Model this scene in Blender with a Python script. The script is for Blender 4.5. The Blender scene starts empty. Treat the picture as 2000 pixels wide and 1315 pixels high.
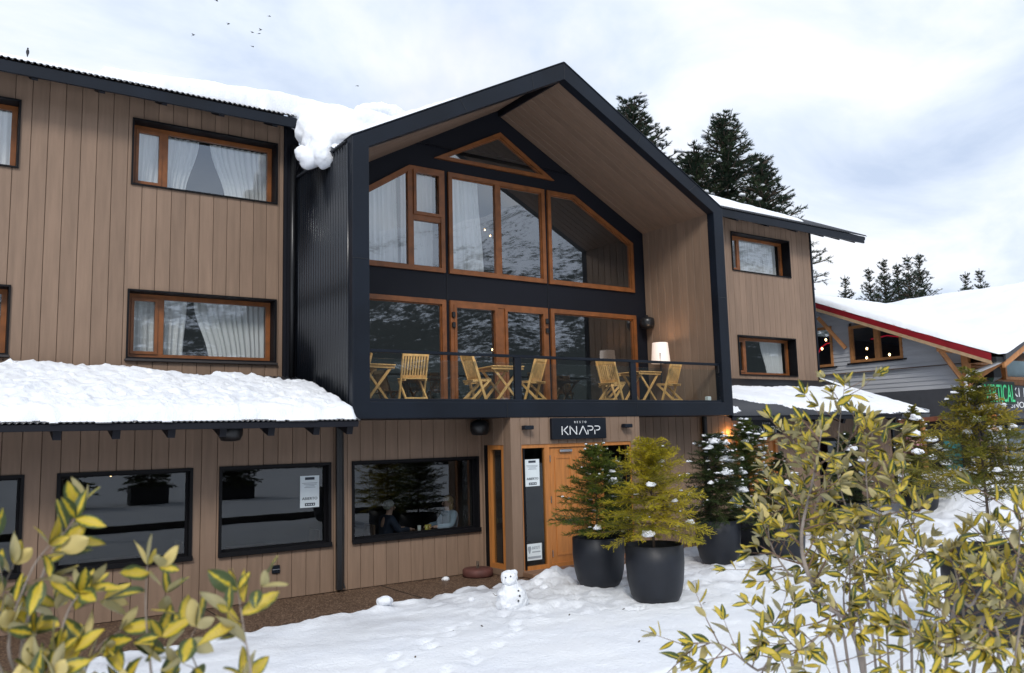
import bpy, bmesh, math, random
import numpy as np
from mathutils import Vector, Matrix, noise
from mathutils.geometry import tessellate_polygon

rad = math.radians
SC = bpy.context.scene
COL = SC.collection

# ------------------------------------------------------------------ camera
ZE = 2.564
yaw, pit, rol = rad(34.80), rad(6.83), rad(-1.45)
w = Vector((math.sin(yaw) * math.cos(pit), math.cos(yaw) * math.cos(pit), math.sin(pit)))
r = Vector((math.cos(yaw), -math.sin(yaw), 0))
u = r.cross(w)
r, u = r * math.cos(rol) + u * math.sin(rol), u * math.cos(rol) - r * math.sin(rol)
cam = bpy.data.cameras.new('camera')
camo = bpy.data.objects.new('camera', cam)
COL.objects.link(camo)
camo.matrix_world = Matrix(((r.x, u.x, -w.x, 0), (r.y, u.y, -w.y, 0), (r.z, u.z, -w.z, ZE), (0, 0, 0, 1)))
cam.sensor_width = 36
cam.lens = 1622.3 / 2000 * 36
cam.clip_start = 0.05
cam.clip_end = 5000
cam.dof.use_dof = True
cam.dof.focus_distance = 16
cam.dof.aperture_fstop = 5.6
SC.camera = camo
SC.render.resolution_x, SC.render.resolution_y = 1024, 673

# ------------------------------------------------------------------ sky and sun
SUN_EL, SUN_AZ = rad(38), rad(215)          # compass style: direction TO the sun, from +Y clockwise
wd = bpy.data.worlds.new('World')
SC.world = wd
wd.use_nodes = True
nt = wd.node_tree
nt.nodes.clear()
N, L = nt.nodes, nt.links
out = N.new('ShaderNodeOutputWorld')
sky = N.new('ShaderNodeTexSky')
sky.sky_type = 'NISHITA'
sky.sun_disc = False
sky.sun_elevation = SUN_EL
sky.sun_rotation = SUN_AZ
bg1 = N.new('ShaderNodeBackground'); bg1.inputs[1].default_value = 0.10
L.new(sky.outputs[0], bg1.inputs[0])
bg2 = N.new('ShaderNodeBackground'); bg2.inputs[1].default_value = 0.755
tc = N.new('ShaderNodeTexCoord')
sx = N.new('ShaderNodeSeparateXYZ'); L.new(tc.outputs['Generated'], sx.inputs[0])
zz = N.new('ShaderNodeMath'); zz.operation = 'MAXIMUM'; zz.inputs[1].default_value = 0; L.new(sx.outputs[2], zz.inputs[0])
za = N.new('ShaderNodeMath'); za.operation = 'ADD'; za.inputs[1].default_value = 0.32; L.new(zz.outputs[0], za.inputs[0])
dx = N.new('ShaderNodeMath'); dx.operation = 'DIVIDE'; L.new(sx.outputs[0], dx.inputs[0]); L.new(za.outputs[0], dx.inputs[1])
dy = N.new('ShaderNodeMath'); dy.operation = 'DIVIDE'; L.new(sx.outputs[1], dy.inputs[0]); L.new(za.outputs[0], dy.inputs[1])
cx = N.new('ShaderNodeCombineXYZ'); L.new(dx.outputs[0], cx.inputs[0]); L.new(dy.outputs[0], cx.inputs[1])
n1 = N.new('ShaderNodeTexNoise'); n1.inputs['Scale'].default_value = 2.1; n1.inputs['Detail'].default_value = 7; n1.inputs['Roughness'].default_value = 0.55; n1.inputs['Distortion'].default_value = 0.5
L.new(cx.outputs[0], n1.inputs['Vector'])
n2 = N.new('ShaderNodeTexNoise'); n2.inputs['Scale'].default_value = 1.3; n2.inputs['Detail'].default_value = 5; n2.inputs['Roughness'].default_value = 0.5
mp = N.new('ShaderNodeMapping'); mp.inputs['Location'].default_value = (7.3, 2.1, 0); L.new(cx.outputs[0], mp.inputs[0]); L.new(mp.outputs[0], n2.inputs['Vector'])
cr = N.new('ShaderNodeValToRGB')
cr.color_ramp.elements[0].position = 0.34; cr.color_ramp.elements[0].color = (0.53, 0.63, 0.81, 1)
cr.color_ramp.elements[1].position = 0.62; cr.color_ramp.elements[1].color = (0.94, 0.96, 1.02, 1)
e = cr.color_ramp.elements.new(0.49); e.color = (0.74, 0.82, 0.95, 1)
L.new(n1.outputs[0], cr.inputs[0]); L.new(cr.outputs[0], bg2.inputs[0])
cov = N.new('ShaderNodeMapRange'); cov.inputs[1].default_value = 0.30; cov.inputs[2].default_value = 0.48; cov.inputs[3].default_value = 0.72; cov.inputs[4].default_value = 1.0
L.new(n2.outputs[0], cov.inputs[0])
mx = N.new('ShaderNodeMixShader'); L.new(cov.outputs[0], mx.inputs[0]); L.new(bg1.outputs[0], mx.inputs[1]); L.new(bg2.outputs[0], mx.inputs[2])
L.new(mx.outputs[0], out.inputs[0])

sun = bpy.data.lights.new('sun', 'SUN')
sun.energy = 1.35
sun.angle = rad(14)
sun.color = (1.0, 0.955, 0.89)
suno = bpy.data.objects.new('sun', sun)
COL.objects.link(suno)
sd = Vector((math.sin(SUN_AZ) * math.cos(SUN_EL), math.cos(SUN_AZ) * math.cos(SUN_EL), math.sin(SUN_EL)))
suno.rotation_euler = sd.to_track_quat('Z', 'Y').to_euler()
suno.location = sd * 60
SC.view_settings.view_transform = 'Standard'
SC.view_settings.look = 'None'
SC.view_settings.exposure = 0.60
SC.view_settings.gamma = 1.0
SC.view_settings.use_curve_mapping = False
SC.cycles.max_bounces = 8
SC.cycles.transparent_max_bounces = 24
SC.cycles.caustics_reflective = False
SC.cycles.caustics_refractive = False

# ------------------------------------------------------------------ helpers
random.seed(4)
RNG = np.random.default_rng(11)
WL = {}


def wloc(o):
    return WL.get(o.name, Vector((0, 0, 0))) if o else Vector((0, 0, 0))


def tag(o, label=None, cat=None, group=None, kind=None):
    if label: o['label'] = label
    if cat: o['category'] = cat
    if group: o['group'] = group
    if kind: o['kind'] = kind
    return o


def empty(name, loc, label=None, cat=None, group=None, rz=0):
    o = bpy.data.objects.new(name, None)
    o.empty_display_size = 0.2
    COL.objects.link(o)
    o.location = loc
    o.rotation_euler = (0, 0, rz)
    WL[o.name] = Vector(loc)
    tag(o, label, cat, group)
    return o


def raw_obj(name, me, parent=None, mats=None):
    o = bpy.data.objects.new(name, me)
    COL.objects.link(o)
    if mats is not None:
        for m in (mats if isinstance(mats, (list, tuple)) else [mats]):
            me.materials.append(m)
    if parent:
        o.parent = parent
    return o


class MB:
    """collects shapes in world (or local) coordinates, builds ONE mesh object"""

    def __init__(s):
        s.v, s.f, s.mi, s.cur = [], [], [], 0

    def add(s, vs, fs):
        o = len(s.v)
        s.v += [tuple(p) for p in vs]
        for f in fs:
            s.f.append(tuple(i + o for i in f)); s.mi.append(s.cur)

    def box(s, x0, x1, y0, y1, z0, z1):
        vs = [(x0, y0, z0), (x1, y0, z0), (x1, y1, z0), (x0, y1, z0), (x0, y0, z1), (x1, y0, z1), (x1, y1, z1), (x0, y1, z1)]
        s.add(vs, [(0, 3, 2, 1), (4, 5, 6, 7), (0, 1, 5, 4), (1, 2, 6, 5), (2, 3, 7, 6), (3, 0, 4, 7)])
        return s

    def cbox(s, x0, x1, y0, y1, z0, z1, c=0.008):
        """box with chamfered vertical+horizontal edges on all sides (cheap bevel)"""
        c = min(c, (x1 - x0) * .45, (y1 - y0) * .45, (z1 - z0) * .45)
        vs = []
        for z, i in ((z0, c), (z0 + c, 0), (z1 - c, 0), (z1, c)):
            a, b, d, e_ = x0 + i, x1 - i, y0 + i, y1 - i
            k = c
            vs += [(a + k, d, z), (b - k, d, z), (b, d + k, z), (b, e_ - k, z), (b - k, e_, z), (a + k, e_, z), (a, e_ - k, z), (a, d + k, z)]
        fs = [tuple(range(7, -1, -1)), tuple(range(24, 32))]
        for l in range(3):
            for k in range(8):
                fs.append((l * 8 + k, l * 8 + (k + 1) % 8, l * 8 + 8 + (k + 1) % 8, l * 8 + 8 + k))
        s.add(vs, fs)
        return s

    def obox(s, a, b, wx, wz, up=(0, 0, 1)):
        """oriented bar from a to b, section wx (side) by wz (up)"""
        a, b = Vector(a), Vector(b)
        d = (b - a).normalized()
        sd_ = d.cross(Vector(up))
        if sd_.length < 1e-5: sd_ = d.cross(Vector((0, 1, 0)))
        sd_.normalize()
        up_ = sd_.cross(d)
        vs = []
        for p in (a, b):
            for i, j in ((-1, -1), (1, -1), (1, 1), (-1, 1)):
                vs.append(p + sd_ * (wx / 2 * i) + up_ * (wz / 2 * j))
        s.add(vs, [(3, 2, 1, 0), (4, 5, 6, 7), (0, 1, 5, 4), (1, 2, 6, 5), (2, 3, 7, 6), (3, 0, 4, 7)])
        return s

    def tube(s, pts, radii, n=8, cap=True):
        pts = [Vector(p) for p in pts]
        if not isinstance(radii, (list, tuple)): radii = [radii] * len(pts)
        vs = []
        ref = None
        for i, p in enumerate(pts):
            t = (pts[min(i + 1, len(pts) - 1)] - pts[max(i - 1, 0)])
            if t.length < 1e-9: t = Vector((0, 0, 1))
            t.normalize()
            if ref is None:
                ref = t.cross(Vector((0, 0, 1)))
                if ref.length < 0.05: ref = t.cross(Vector((1, 0, 0)))
            ref = (ref - t * ref.dot(t)).normalized()
            b = t.cross(ref)
            for k in range(n):
                a = 2 * math.pi * k / n
                vs.append(p + (ref * math.cos(a) + b * math.sin(a)) * radii[i])
        fs = []
        for i in range(len(pts) - 1):
            for k in range(n):
                fs.append((i * n + k, i * n + (k + 1) % n, (i + 1) * n + (k + 1) % n, (i + 1) * n + k))
        if cap:
            fs.append(tuple(range(n - 1, -1, -1)))
            fs.append(tuple(range((len(pts) - 1) * n, len(pts) * n)))
        s.add(vs, fs)
        return s

    def lathe(s, prof, c, n=24):
        """prof: list of (radius, z)"""
        vs = []
        for rr, z in prof:
            for k in range(n):
                a = 2 * math.pi * k / n
                vs.append((c[0] + rr * math.cos(a), c[1] + rr * math.sin(a), c[2] + z))
        fs = []
        for i in range(len(prof) - 1):
            for k in range(n):
                fs.append((i * n + k, i * n + (k + 1) % n, (i + 1) * n + (k + 1) % n, (i + 1) * n + k))
        fs.append(tuple(range(n - 1, -1, -1)))
        fs.append(tuple(range((len(prof) - 1) * n, len(prof) * n)))
        s.add(vs, fs)
        return s

    def prism_xz(s, poly, y0, y1):
        """convex polygon in XZ (counter-clockwise seen from -Y) extruded in Y"""
        n = len(poly)
        vs = [(x, y0, z) for x, z in poly] + [(x, y1, z) for x, z in poly]
        fs = [tuple(range(n)), tuple(range(2 * n - 1, n - 1, -1))]
        for k in range(n):
            fs.append((k, n + k, n + (k + 1) % n, (k + 1) % n))
        s.add(vs, fs)
        return s

    def ring_xz(s, poly, wd_, y0, y1):
        """frame of width wd_ inside polygon poly, between y0 and y1"""
        inn = inset(poly, wd_)
        n = len(poly)
        vs = [(x, y0, z) for x, z in poly] + [(x, y0, z) for x, z in inn] + [(x, y1, z) for x, z in poly] + [(x, y1, z) for x, z in inn]
        fs = []
        for k in range(n):
            q = (k + 1) % n
            fs.append((k, q, n + q, n + k))
            fs.append((2 * n + k, 3 * n + k, 3 * n + q, 2 * n + q))
            fs.append((k, 2 * n + k, 2 * n + q, q))
            fs.append((n + k, n + q, 3 * n + q, 3 * n + k))
        s.add(vs, fs)
        return s

    def build(s, name, mat, parent=None, local=False, smooth=False):
        me = bpy.data.meshes.new(name)
        off = Vector((0, 0, 0)) if local else wloc(parent)
        me.from_pydata([(a - off.x, b - off.y, c - off.z) for a, b, c in s.v], [], s.f)
        mats = mat if isinstance(mat, (list, tuple)) else [mat]
        for m in mats: me.materials.append(m)
        if len(mats) > 1: me.polygons.foreach_set('material_index', s.mi)
        if smooth: me.polygons.foreach_set('use_smooth', [True] * len(me.polygons))
        me.update()
        o = bpy.data.objects.new(name, me)
        COL.objects.link(o)
        if parent:
            o.parent = parent
            WL[o.name] = wloc(parent)
        else:
            WL[o.name] = Vector((0, 0, 0))
        return o


def inset(poly, d):
    n = len(poly)
    res = []
    for k in range(n):
        p0, p1, p2 = Vector(poly[k - 1]), Vector(poly[k]), Vector(poly[(k + 1) % n])
        e1, e2 = (p1 - p0).normalized(), (p2 - p1).normalized()
        n1_, n2_ = Vector((-e1.y, e1.x)), Vector((-e2.y, e2.x))
        bis = n1_ + n2_
        res.append(tuple(p1 + bis * (d / max(0.15, 1 + n1_.dot(n2_)))))
    return res


def np_obj(name, V, T, mat, parent=None, smooth=False, rnd=None, local=False, uv=None):
    """mesh from numpy arrays: V (n,3), T (m,3)"""
    V = np.asarray(V, dtype=np.float32)
    T = np.asarray(T, dtype=np.int32)
    if not local:
        V = V - np.array(wloc(parent), dtype=np.float32)
    me = bpy.data.meshes.new(name)
    k = T.shape[1]
    me.vertices.add(len(V)); me.vertices.foreach_set('co', V.ravel())
    me.loops.add(T.size); me.loops.foreach_set('vertex_index', T.ravel())
    me.polygons.add(len(T)); me.polygons.foreach_set('loop_start', np.arange(0, T.size, k, dtype=np.int32))
    if smooth: me.polygons.foreach_set('use_smooth', np.ones(len(T), dtype=bool))
    if rnd is not None:
        at_ = me.attributes.new('rnd', 'FLOAT', 'POINT')
        at_.data.foreach_set('value', np.asarray(rnd, dtype=np.float32))
    if uv is not None:
        ul = me.uv_layers.new(name='UVMap')
        ul.data.foreach_set('uv', np.asarray(uv, dtype=np.float32)[T.ravel()].ravel())
    for m in (mat if isinstance(mat, (list, tuple)) else [mat]): me.materials.append(m)
    me.update(calc_edges=True)
    me.validate()
    o = bpy.data.objects.new(name, me)
    COL.objects.link(o)
    if parent:
        o.parent = parent
        WL[o.name] = wloc(parent)
    else:
        WL[o.name] = Vector((0, 0, 0))
    return o


def fbm(x, y, z=0.0, o=4, lac=2.0, g=0.5):
    a, s_, f_ = 1.0, 0.0, 1.0
    for _ in range(o):
        s_ += a * noise.noise((x * f_, y * f_, z * f_ + 3.1 * _))
        a *= g; f_ *= lac
    return s_


# ------------------------------------------------------------------ materials
def nodes_of(name):
    m = bpy.data.materials.new(name)
    m.use_nodes = True
    t = m.node_tree
    b = t.nodes['Principled BSDF']
    return m, t, b


def pmat(name, col, rough=0.6, metal=0.0, var=0.12, scale=6.0, bump=0.0, bscale=40.0, stretch=(1, 1, 1), rnd=0.0, spec=0.5, detail=4, dark=None, dpos=(0.45, 0.7)):
    """principled with noise tone variation; rnd = per-object tone variation"""
    m, t, b = nodes_of(name)
    n, l = t.nodes, t.links
    tc_ = n.new('ShaderNodeTexCoord')
    mp_ = n.new('ShaderNodeMapping'); mp_.inputs['Scale'].default_value = stretch
    l.new(tc_.outputs['Object'], mp_.inputs[0])
    ns = n.new('ShaderNodeTexNoise'); ns.inputs['Scale'].default_value = scale; ns.inputs['Detail'].default_value = detail
    l.new(mp_.outputs[0], ns.inputs['Vector'])
    mr = n.new('ShaderNodeMapRange'); mr.inputs[1].default_value = 0.3; mr.inputs[2].default_value = 0.7
    mr.inputs[3].default_value = 1 - var; mr.inputs[4].default_value = 1 + var
    l.new(ns.outputs[0], mr.inputs[0])
    fac = mr.outputs[0]
    if rnd:
        oi = n.new('ShaderNodeObjectInfo')
        m2 = n.new('ShaderNodeMapRange'); m2.inputs[3].default_value = 1 - rnd; m2.inputs[4].default_value = 1 + rnd
        l.new(oi.outputs['Random'], m2.inputs[0])
        mm = n.new('ShaderNodeMath'); mm.operation = 'MULTIPLY'; l.new(fac, mm.inputs[0]); l.new(m2.outputs[0], mm.inputs[1])
        fac = mm.outputs[0]
    base = n.new('ShaderNodeRGB'); base.outputs[0].default_value = (*col, 1)
    csrc = base.outputs[0]
    if dark:
        n3 = n.new('ShaderNodeTexNoise'); n3.inputs['Scale'].default_value = scale * 2.7; n3.inputs['Detail'].default_value = 6
        l.new(mp_.outputs[0], n3.inputs['Vector'])
        r3 = n.new('ShaderNodeMapRange'); r3.inputs[1].default_value = dpos[0]; r3.inputs[2].default_value = dpos[1]; l.new(n3.outputs[0], r3.inputs[0])
        mc = n.new('ShaderNodeMix'); mc.data_type = 'RGBA'; l.new(r3.outputs[0], mc.inputs['Factor']); l.new(csrc, mc.inputs['A']); mc.inputs['B'].default_value = (*dark, 1)
        csrc = mc.outputs['Result']
    vm = n.new('ShaderNodeVectorMath'); vm.operation = 'SCALE'; l.new(csrc, vm.inputs[0]); l.new(fac, vm.inputs['Scale'])
    l.new(vm.outputs[0], b.inputs['Base Color'])
    b.inputs['Roughness'].default_value = rough
    b.inputs['Metallic'].default_value = metal
    b.inputs['Specular IOR Level'].default_value = spec
    if bump:
        nb = n.new('ShaderNodeTexNoise'); nb.inputs['Scale'].default_value = bscale; nb.inputs['Detail'].default_value = 5
        l.new(mp_.outputs[0], nb.inputs['Vector'])
        bp = n.new('ShaderNodeBump'); bp.inputs['Strength'].default_value = bump; bp.inputs['Distance'].default_value = 0.02
        l.new(nb.outputs[0], bp.inputs['Height']); l.new(bp.outputs[0], b.inputs['Normal'])
    return m


def emat(name, col, strength):
    m, t, b = nodes_of(name)
    b.inputs['Base Color'].default_value = (*col, 1)
    b.inputs['Emission Color'].default_value = (*col, 1)
    b.inputs['Emission Strength'].default_value = strength
    return m


def glass_mat(name, r0=0.10, tint=(0.86, 0.9, 0.9), wave=0.0):
    m = bpy.data.materials.new(name)
    m.use_nodes = True
    t = m.node_tree
    t.nodes.clear()
    n, l = t.nodes, t.links
    o = n.new('ShaderNodeOutputMaterial')
    tr = n.new('ShaderNodeBsdfTransparent'); tr.inputs[0].default_value = (*tint, 1)
    gl = n.new('ShaderNodeBsdfGlossy'); gl.inputs['Roughness'].default_value = 0.0; gl.inputs['Color'].default_value = (0.93, 0.97, 1, 1)
    ge = n.new('ShaderNodeNewGeometry')
    dt = n.new('ShaderNodeVectorMath'); dt.operation = 'DOT_PRODUCT'
    l.new(ge.outputs['Normal'], dt.inputs[0]); l.new(ge.outputs['Incoming'], dt.inputs[1])
    ab = n.new('ShaderNodeMath'); ab.operation = 'ABSOLUTE'; l.new(dt.outputs['Value'], ab.inputs[0])
    om = n.new('ShaderNodeMath'); om.operation = 'SUBTRACT'; om.inputs[0].default_value = 1; l.new(ab.outputs[0], om.inputs[1])
    pw = n.new('ShaderNodeMath'); pw.operation = 'POWER'; pw.inputs[1].default_value = 5; l.new(om.outputs[0], pw.inputs[0])
    ma = n.new('ShaderNodeMath'); ma.operation = 'MULTIPLY_ADD'; ma.inputs[1].default_value = 1 - r0; ma.inputs[2].default_value = r0; l.new(pw.outputs[0], ma.inputs[0])
    if wave:
        tc_ = n.new('ShaderNodeTexCoord')
        nz = n.new('ShaderNodeTexNoise'); nz.inputs['Scale'].default_value = 1.6; nz.inputs['Detail'].default_value = 1
        l.new(tc_.outputs['Object'], nz.inputs['Vector'])
        bp = n.new('ShaderNodeBump'); bp.inputs['Strength'].default_value = wave; bp.inputs['Distance'].default_value = 0.02
        l.new(nz.outputs[0], bp.inputs['Height']); l.new(bp.outputs[0], gl.inputs['Normal'])
    mxs = n.new('ShaderNodeMixShader'); l.new(ma.outputs[0], mxs.inputs[0]); l.new(tr.outputs[0], mxs.inputs[1]); l.new(gl.outputs[0], mxs.inputs[2])
    l.new(mxs.outputs[0], o.inputs[0])
    return m


def foliage_mat(name, stops, rough=0.5, trans=0.25, varscale=2.0):
    """colour from per-point attribute 'rnd' (0..1)"""
    m, t, b = nodes_of(name)
    n, l = t.nodes, t.links
    at_ = n.new('ShaderNodeAttribute'); at_.attribute_name = 'rnd'
    ramp = n.new('ShaderNodeValToRGB')
    ramp.color_ramp.elements[0].position = stops[0][0]; ramp.color_ramp.elements[0].color = (*stops[0][1], 1)
    ramp.color_ramp.elements[1].position = stops[-1][0]; ramp.color_ramp.elements[1].color = (*stops[-1][1], 1)
    for p_, c_ in stops[1:-1]:
        e_ = ramp.color_ramp.elements.new(p_); e_.color = (*c_, 1)
    l.new(at_.outputs['Fac'], ramp.inputs[0])
    l.new(ramp.outputs[0], b.inputs['Base Color'])
    b.inputs['Roughness'].default_value = rough
    b.inputs['Specular IOR Level'].default_value = 0.3
    tl = n.new('ShaderNodeBsdfTranslucent'); l.new(ramp.outputs[0], tl.inputs[0])
    mxs = n.new('ShaderNodeMixShader'); mxs.inputs[0].default_value = trans
    l.new(b.outputs[0], mxs.inputs[1]); l.new(tl.outputs[0], mxs.inputs[2])
    l.new(mxs.outputs[0], n['Material Output'].inputs[0])
    return m


def snow_mat(name, col=(0.86, 0.885, 0.92), bump=0.5, bscale=18.0, fine=90.0):
    m, t, b = nodes_of(name)
    n, l = t.nodes, t.links
    tc_ = n.new('ShaderNodeTexCoord')
    a = n.new('ShaderNodeTexNoise'); a.inputs['Scale'].default_value = bscale; a.inputs['Detail'].default_value = 6; a.inputs['Roughness'].default_value = 0.6
    c = n.new('ShaderNodeTexNoise'); c.inputs['Scale'].default_value = fine; c.inputs['Detail'].default_value = 3
    l.new(tc_.outputs['Object'], a.inputs['Vector']); l.new(tc_.outputs['Object'], c.inputs['Vector'])
    ad = n.new('ShaderNodeMath'); ad.operation = 'MULTIPLY_ADD'; ad.inputs[1].default_value = 0.35; l.new(c.outputs[0], ad.inputs[0]); l.new(a.outputs[0], ad.inputs[2])
    bp = n.new('ShaderNodeBump'); bp.inputs['Strength'].default_value = bump; bp.inputs['Distance'].default_value = 0.03
    l.new(ad.outputs[0], bp.inputs['Height']); l.new(bp.outputs[0], b.inputs['Normal'])
    d = n.new('ShaderNodeTexNoise'); d.inputs['Scale'].default_value = 0.9; d.inputs['Detail'].default_value = 5
    l.new(tc_.outputs['Object'], d.inputs['Vector'])
    rp = n.new('ShaderNodeValToRGB')
    rp.color_ramp.elements[0].position = 0.3; rp.color_ramp.elements[0].color = (col[0] * .93, col[1] * .94, col[2] * .965, 1)
    rp.color_ramp.elements[1].position = 0.6; rp.color_ramp.elements[1].color = (*col, 1)
    l.new(d.outputs[0], rp.inputs[0]); l.new(rp.outputs[0], b.inputs['Base Color'])
    b.inputs['Roughness'].default_value = 0.75
    b.inputs['Specular IOR Level'].default_value = 0.25
    return m


M = {}
M['board'] = pmat('taupe_boards', (0.240, 0.162, 0.113), 0.55, var=0.10, scale=2.2, bump=0.12, bscale=30, stretch=(6, 6, 0.6), rnd=0.085, spec=0.35)
M['board2'] = pmat('taupe_soffit_boards', (0.225, 0.152, 0.108), 0.55, var=0.08, scale=2.2, bump=0.12, bscale=30, stretch=(1, 5, 1), rnd=0.07, spec=0.35)
M['backing'] = pmat('dark_backing', (0.075, 0.050, 0.037), 0.9, var=0.05)
M['black'] = pmat('slate_black_metal', (0.0055, 0.0088, 0.0155), 0.42, metal=0.0, var=0.25, scale=1.2, bump=0.10, bscale=3, spec=0.28)
M['blackwall'] = pmat('black_wall_panel', (0.007, 0.008, 0.013), 0.6, var=0.12, scale=0.8, bump=0.05, bscale=2, spec=0.25)
M['corr'] = pmat('black_corrugated_sheet', (0.006, 0.008, 0.012), 0.27, metal=0.0, var=0.2, scale=1.1, spec=0.7)
M['roof'] = pmat('charcoal_roof_sheet', (0.032, 0.036, 0.045), 0.4, var=0.2, scale=1.0, spec=0.5)
M['reveal'] = pmat('black_window_reveal', (0.004, 0.004, 0.0055), 0.55, var=0.1, spec=0.2)
M['sill'] = pmat('weathered_sill', (0.035, 0.030, 0.030), 0.6, var=0.25, scale=5, stretch=(.5, 4, 4))
M['wood'] = pmat('stained_window_wood', (0.215, 0.074, 0.020), 0.42, var=0.22, scale=3, bump=0.08, bscale=30, stretch=(2, 2, 2), rnd=0.05)
M['wood2'] = pmat('orange_door_wood', (0.46, 0.178, 0.045), 0.4, var=0.16, scale=2.6, bump=0.1, bscale=22, stretch=(7, 7, .7))
M['teak'] = pmat('light_teak', (0.70, 0.42, 0.155), 0.5, var=0.18, scale=8, bump=0.06, bscale=40, stretch=(3, 3, 1))
M['glass'] = glass_mat('window_glass', 0.22, (0.95, 0.97, 0.97), wave=0.012)
M['glassr'] = glass_mat('railing_glass', 0.065, (0.95, 0.965, 0.95))
M['glasslow'] = glass_mat('restaurant_glass', 0.062, (0.58, 0.63, 0.65), wave=0.012)
M['glassporch'] = glass_mat('porch_glass', 0.05, (0.6, 0.65, 0.65))
M['snow'] = snow_mat('snow', bump=0.8)
M['snowr'] = snow_mat('roof_snow', (0.86, 0.885, 0.92), 0.7, 8.0, 38.0)
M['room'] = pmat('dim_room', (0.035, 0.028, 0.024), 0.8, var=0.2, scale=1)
M['roomwood'] = pmat('dim_room_wood', (0.10, 0.055, 0.028), 0.6, var=0.25, scale=2, stretch=(3, 1, 1))
M['pot'] = pmat('charcoal_planter', (0.010, 0.0125, 0.019), 0.5, var=0.18, scale=3, bump=0.1, bscale=12, spec=0.45)
M['soil'] = pmat('dark_soil', (0.03, 0.02, 0.013), 0.95, var=0.4, scale=20, bump=0.6)
M['bark'] = pmat('grey_brown_bark', (0.12, 0.09, 0.068), 0.85, var=0.3, scale=12, bump=0.5, bscale=40)
M['twig'] = pmat('pale_shrub_bark', (0.30, 0.255, 0.225), 0.75, var=0.28, scale=14, bump=0.3, bscale=60)
M['twig2'] = pmat('brown_shrub_twig', (0.19, 0.12, 0.085), 0.75, var=0.25, scale=20)
M['whitepaint'] = pmat('white_sign_letters', (0.80, 0.82, 0.83), 0.5, var=0.03)
M['paper'] = pmat('white_paper', (0.70, 0.77, 0.80), 0.7, var=0.03)
M['ink'] = pmat('dark_print', (0.03, 0.04, 0.06), 0.7, var=0.05)
M['greyink'] = pmat('grey_print', (0.32, 0.36, 0.40), 0.7, var=0.05)
M['plastic'] = pmat('black_plastic', (0.012, 0.013, 0.015), 0.35, var=0.1)
M['steel'] = pmat('steel', (0.55, 0.56, 0.58), 0.3, metal=1.0, var=0.05)


def curtain_mat():
    m, t, b = nodes_of('sheer_curtain')
    n, l = t.nodes, t.links
    b.inputs['Base Color'].default_value = (0.90, 0.92, 0.92, 1)
    b.inputs['Roughness'].default_value = 0.9
    tl = n.new('ShaderNodeBsdfTranslucent'); tl.inputs[0].default_value = (0.9, 0.92, 0.92, 1)
    tr = n.new('ShaderNodeBsdfTransparent')
    a = n.new('ShaderNodeMixShader'); a.inputs[0].default_value = 0.25
    l.new(b.outputs[0], a.inputs[1]); l.new(tl.outputs[0], a.inputs[2])
    c = n.new('ShaderNodeMixShader'); c.inputs[0].default_value = 0.06
    l.new(a.outputs[0], c.inputs[1]); l.new(tr.outputs[0], c.inputs[2])
    l.new(c.outputs[0], n['Material Output'].inputs[0])
    return m


M['curtain'] = curtain_mat()


def pebble_mat():
    m, t, b = nodes_of('brown_pebble_paving')
    n, l = t.nodes, t.links
    tc_ = n.new('ShaderNodeTexCoord')
    v = n.new('ShaderNodeTexVoronoi'); v.inputs['Scale'].default_value = 55
    l.new(tc_.outputs['Object'], v.inputs['Vector'])
    rp = n.new('ShaderNodeValToRGB')
    rp.color_ramp.elements[0].position = 0.0; rp.color_ramp.elements[0].color = (0.045, 0.024, 0.014, 1)
    rp.color_ramp.elements[1].position = 1.0; rp.color_ramp.elements[1].color = (0.30, 0.20, 0.13, 1)
    e_ = rp.color_ramp.elements.new(0.6); e_.color = (0.085, 0.048, 0.028, 1)
    sp = n.new('ShaderNodeSeparateColor'); l.new(v.outputs['Color'], sp.inputs[0]); l.new(sp.outputs[0], rp.inputs[0])
    l.new(rp.outputs[0], b.inputs['Base Color'])
    b.inputs['Roughness'].default_value = 0.55
    bp = n.new('ShaderNodeBump'); bp.inputs['Strength'].default_value = 0.6; bp.inputs['Distance'].default_value = 0.01; bp.invert = True
    l.new(v.outputs['Distance'], bp.inputs['Height']); l.new(bp.outputs[0], b.inputs['Normal'])
    return m


M['pebble'] = pebble_mat()


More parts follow.
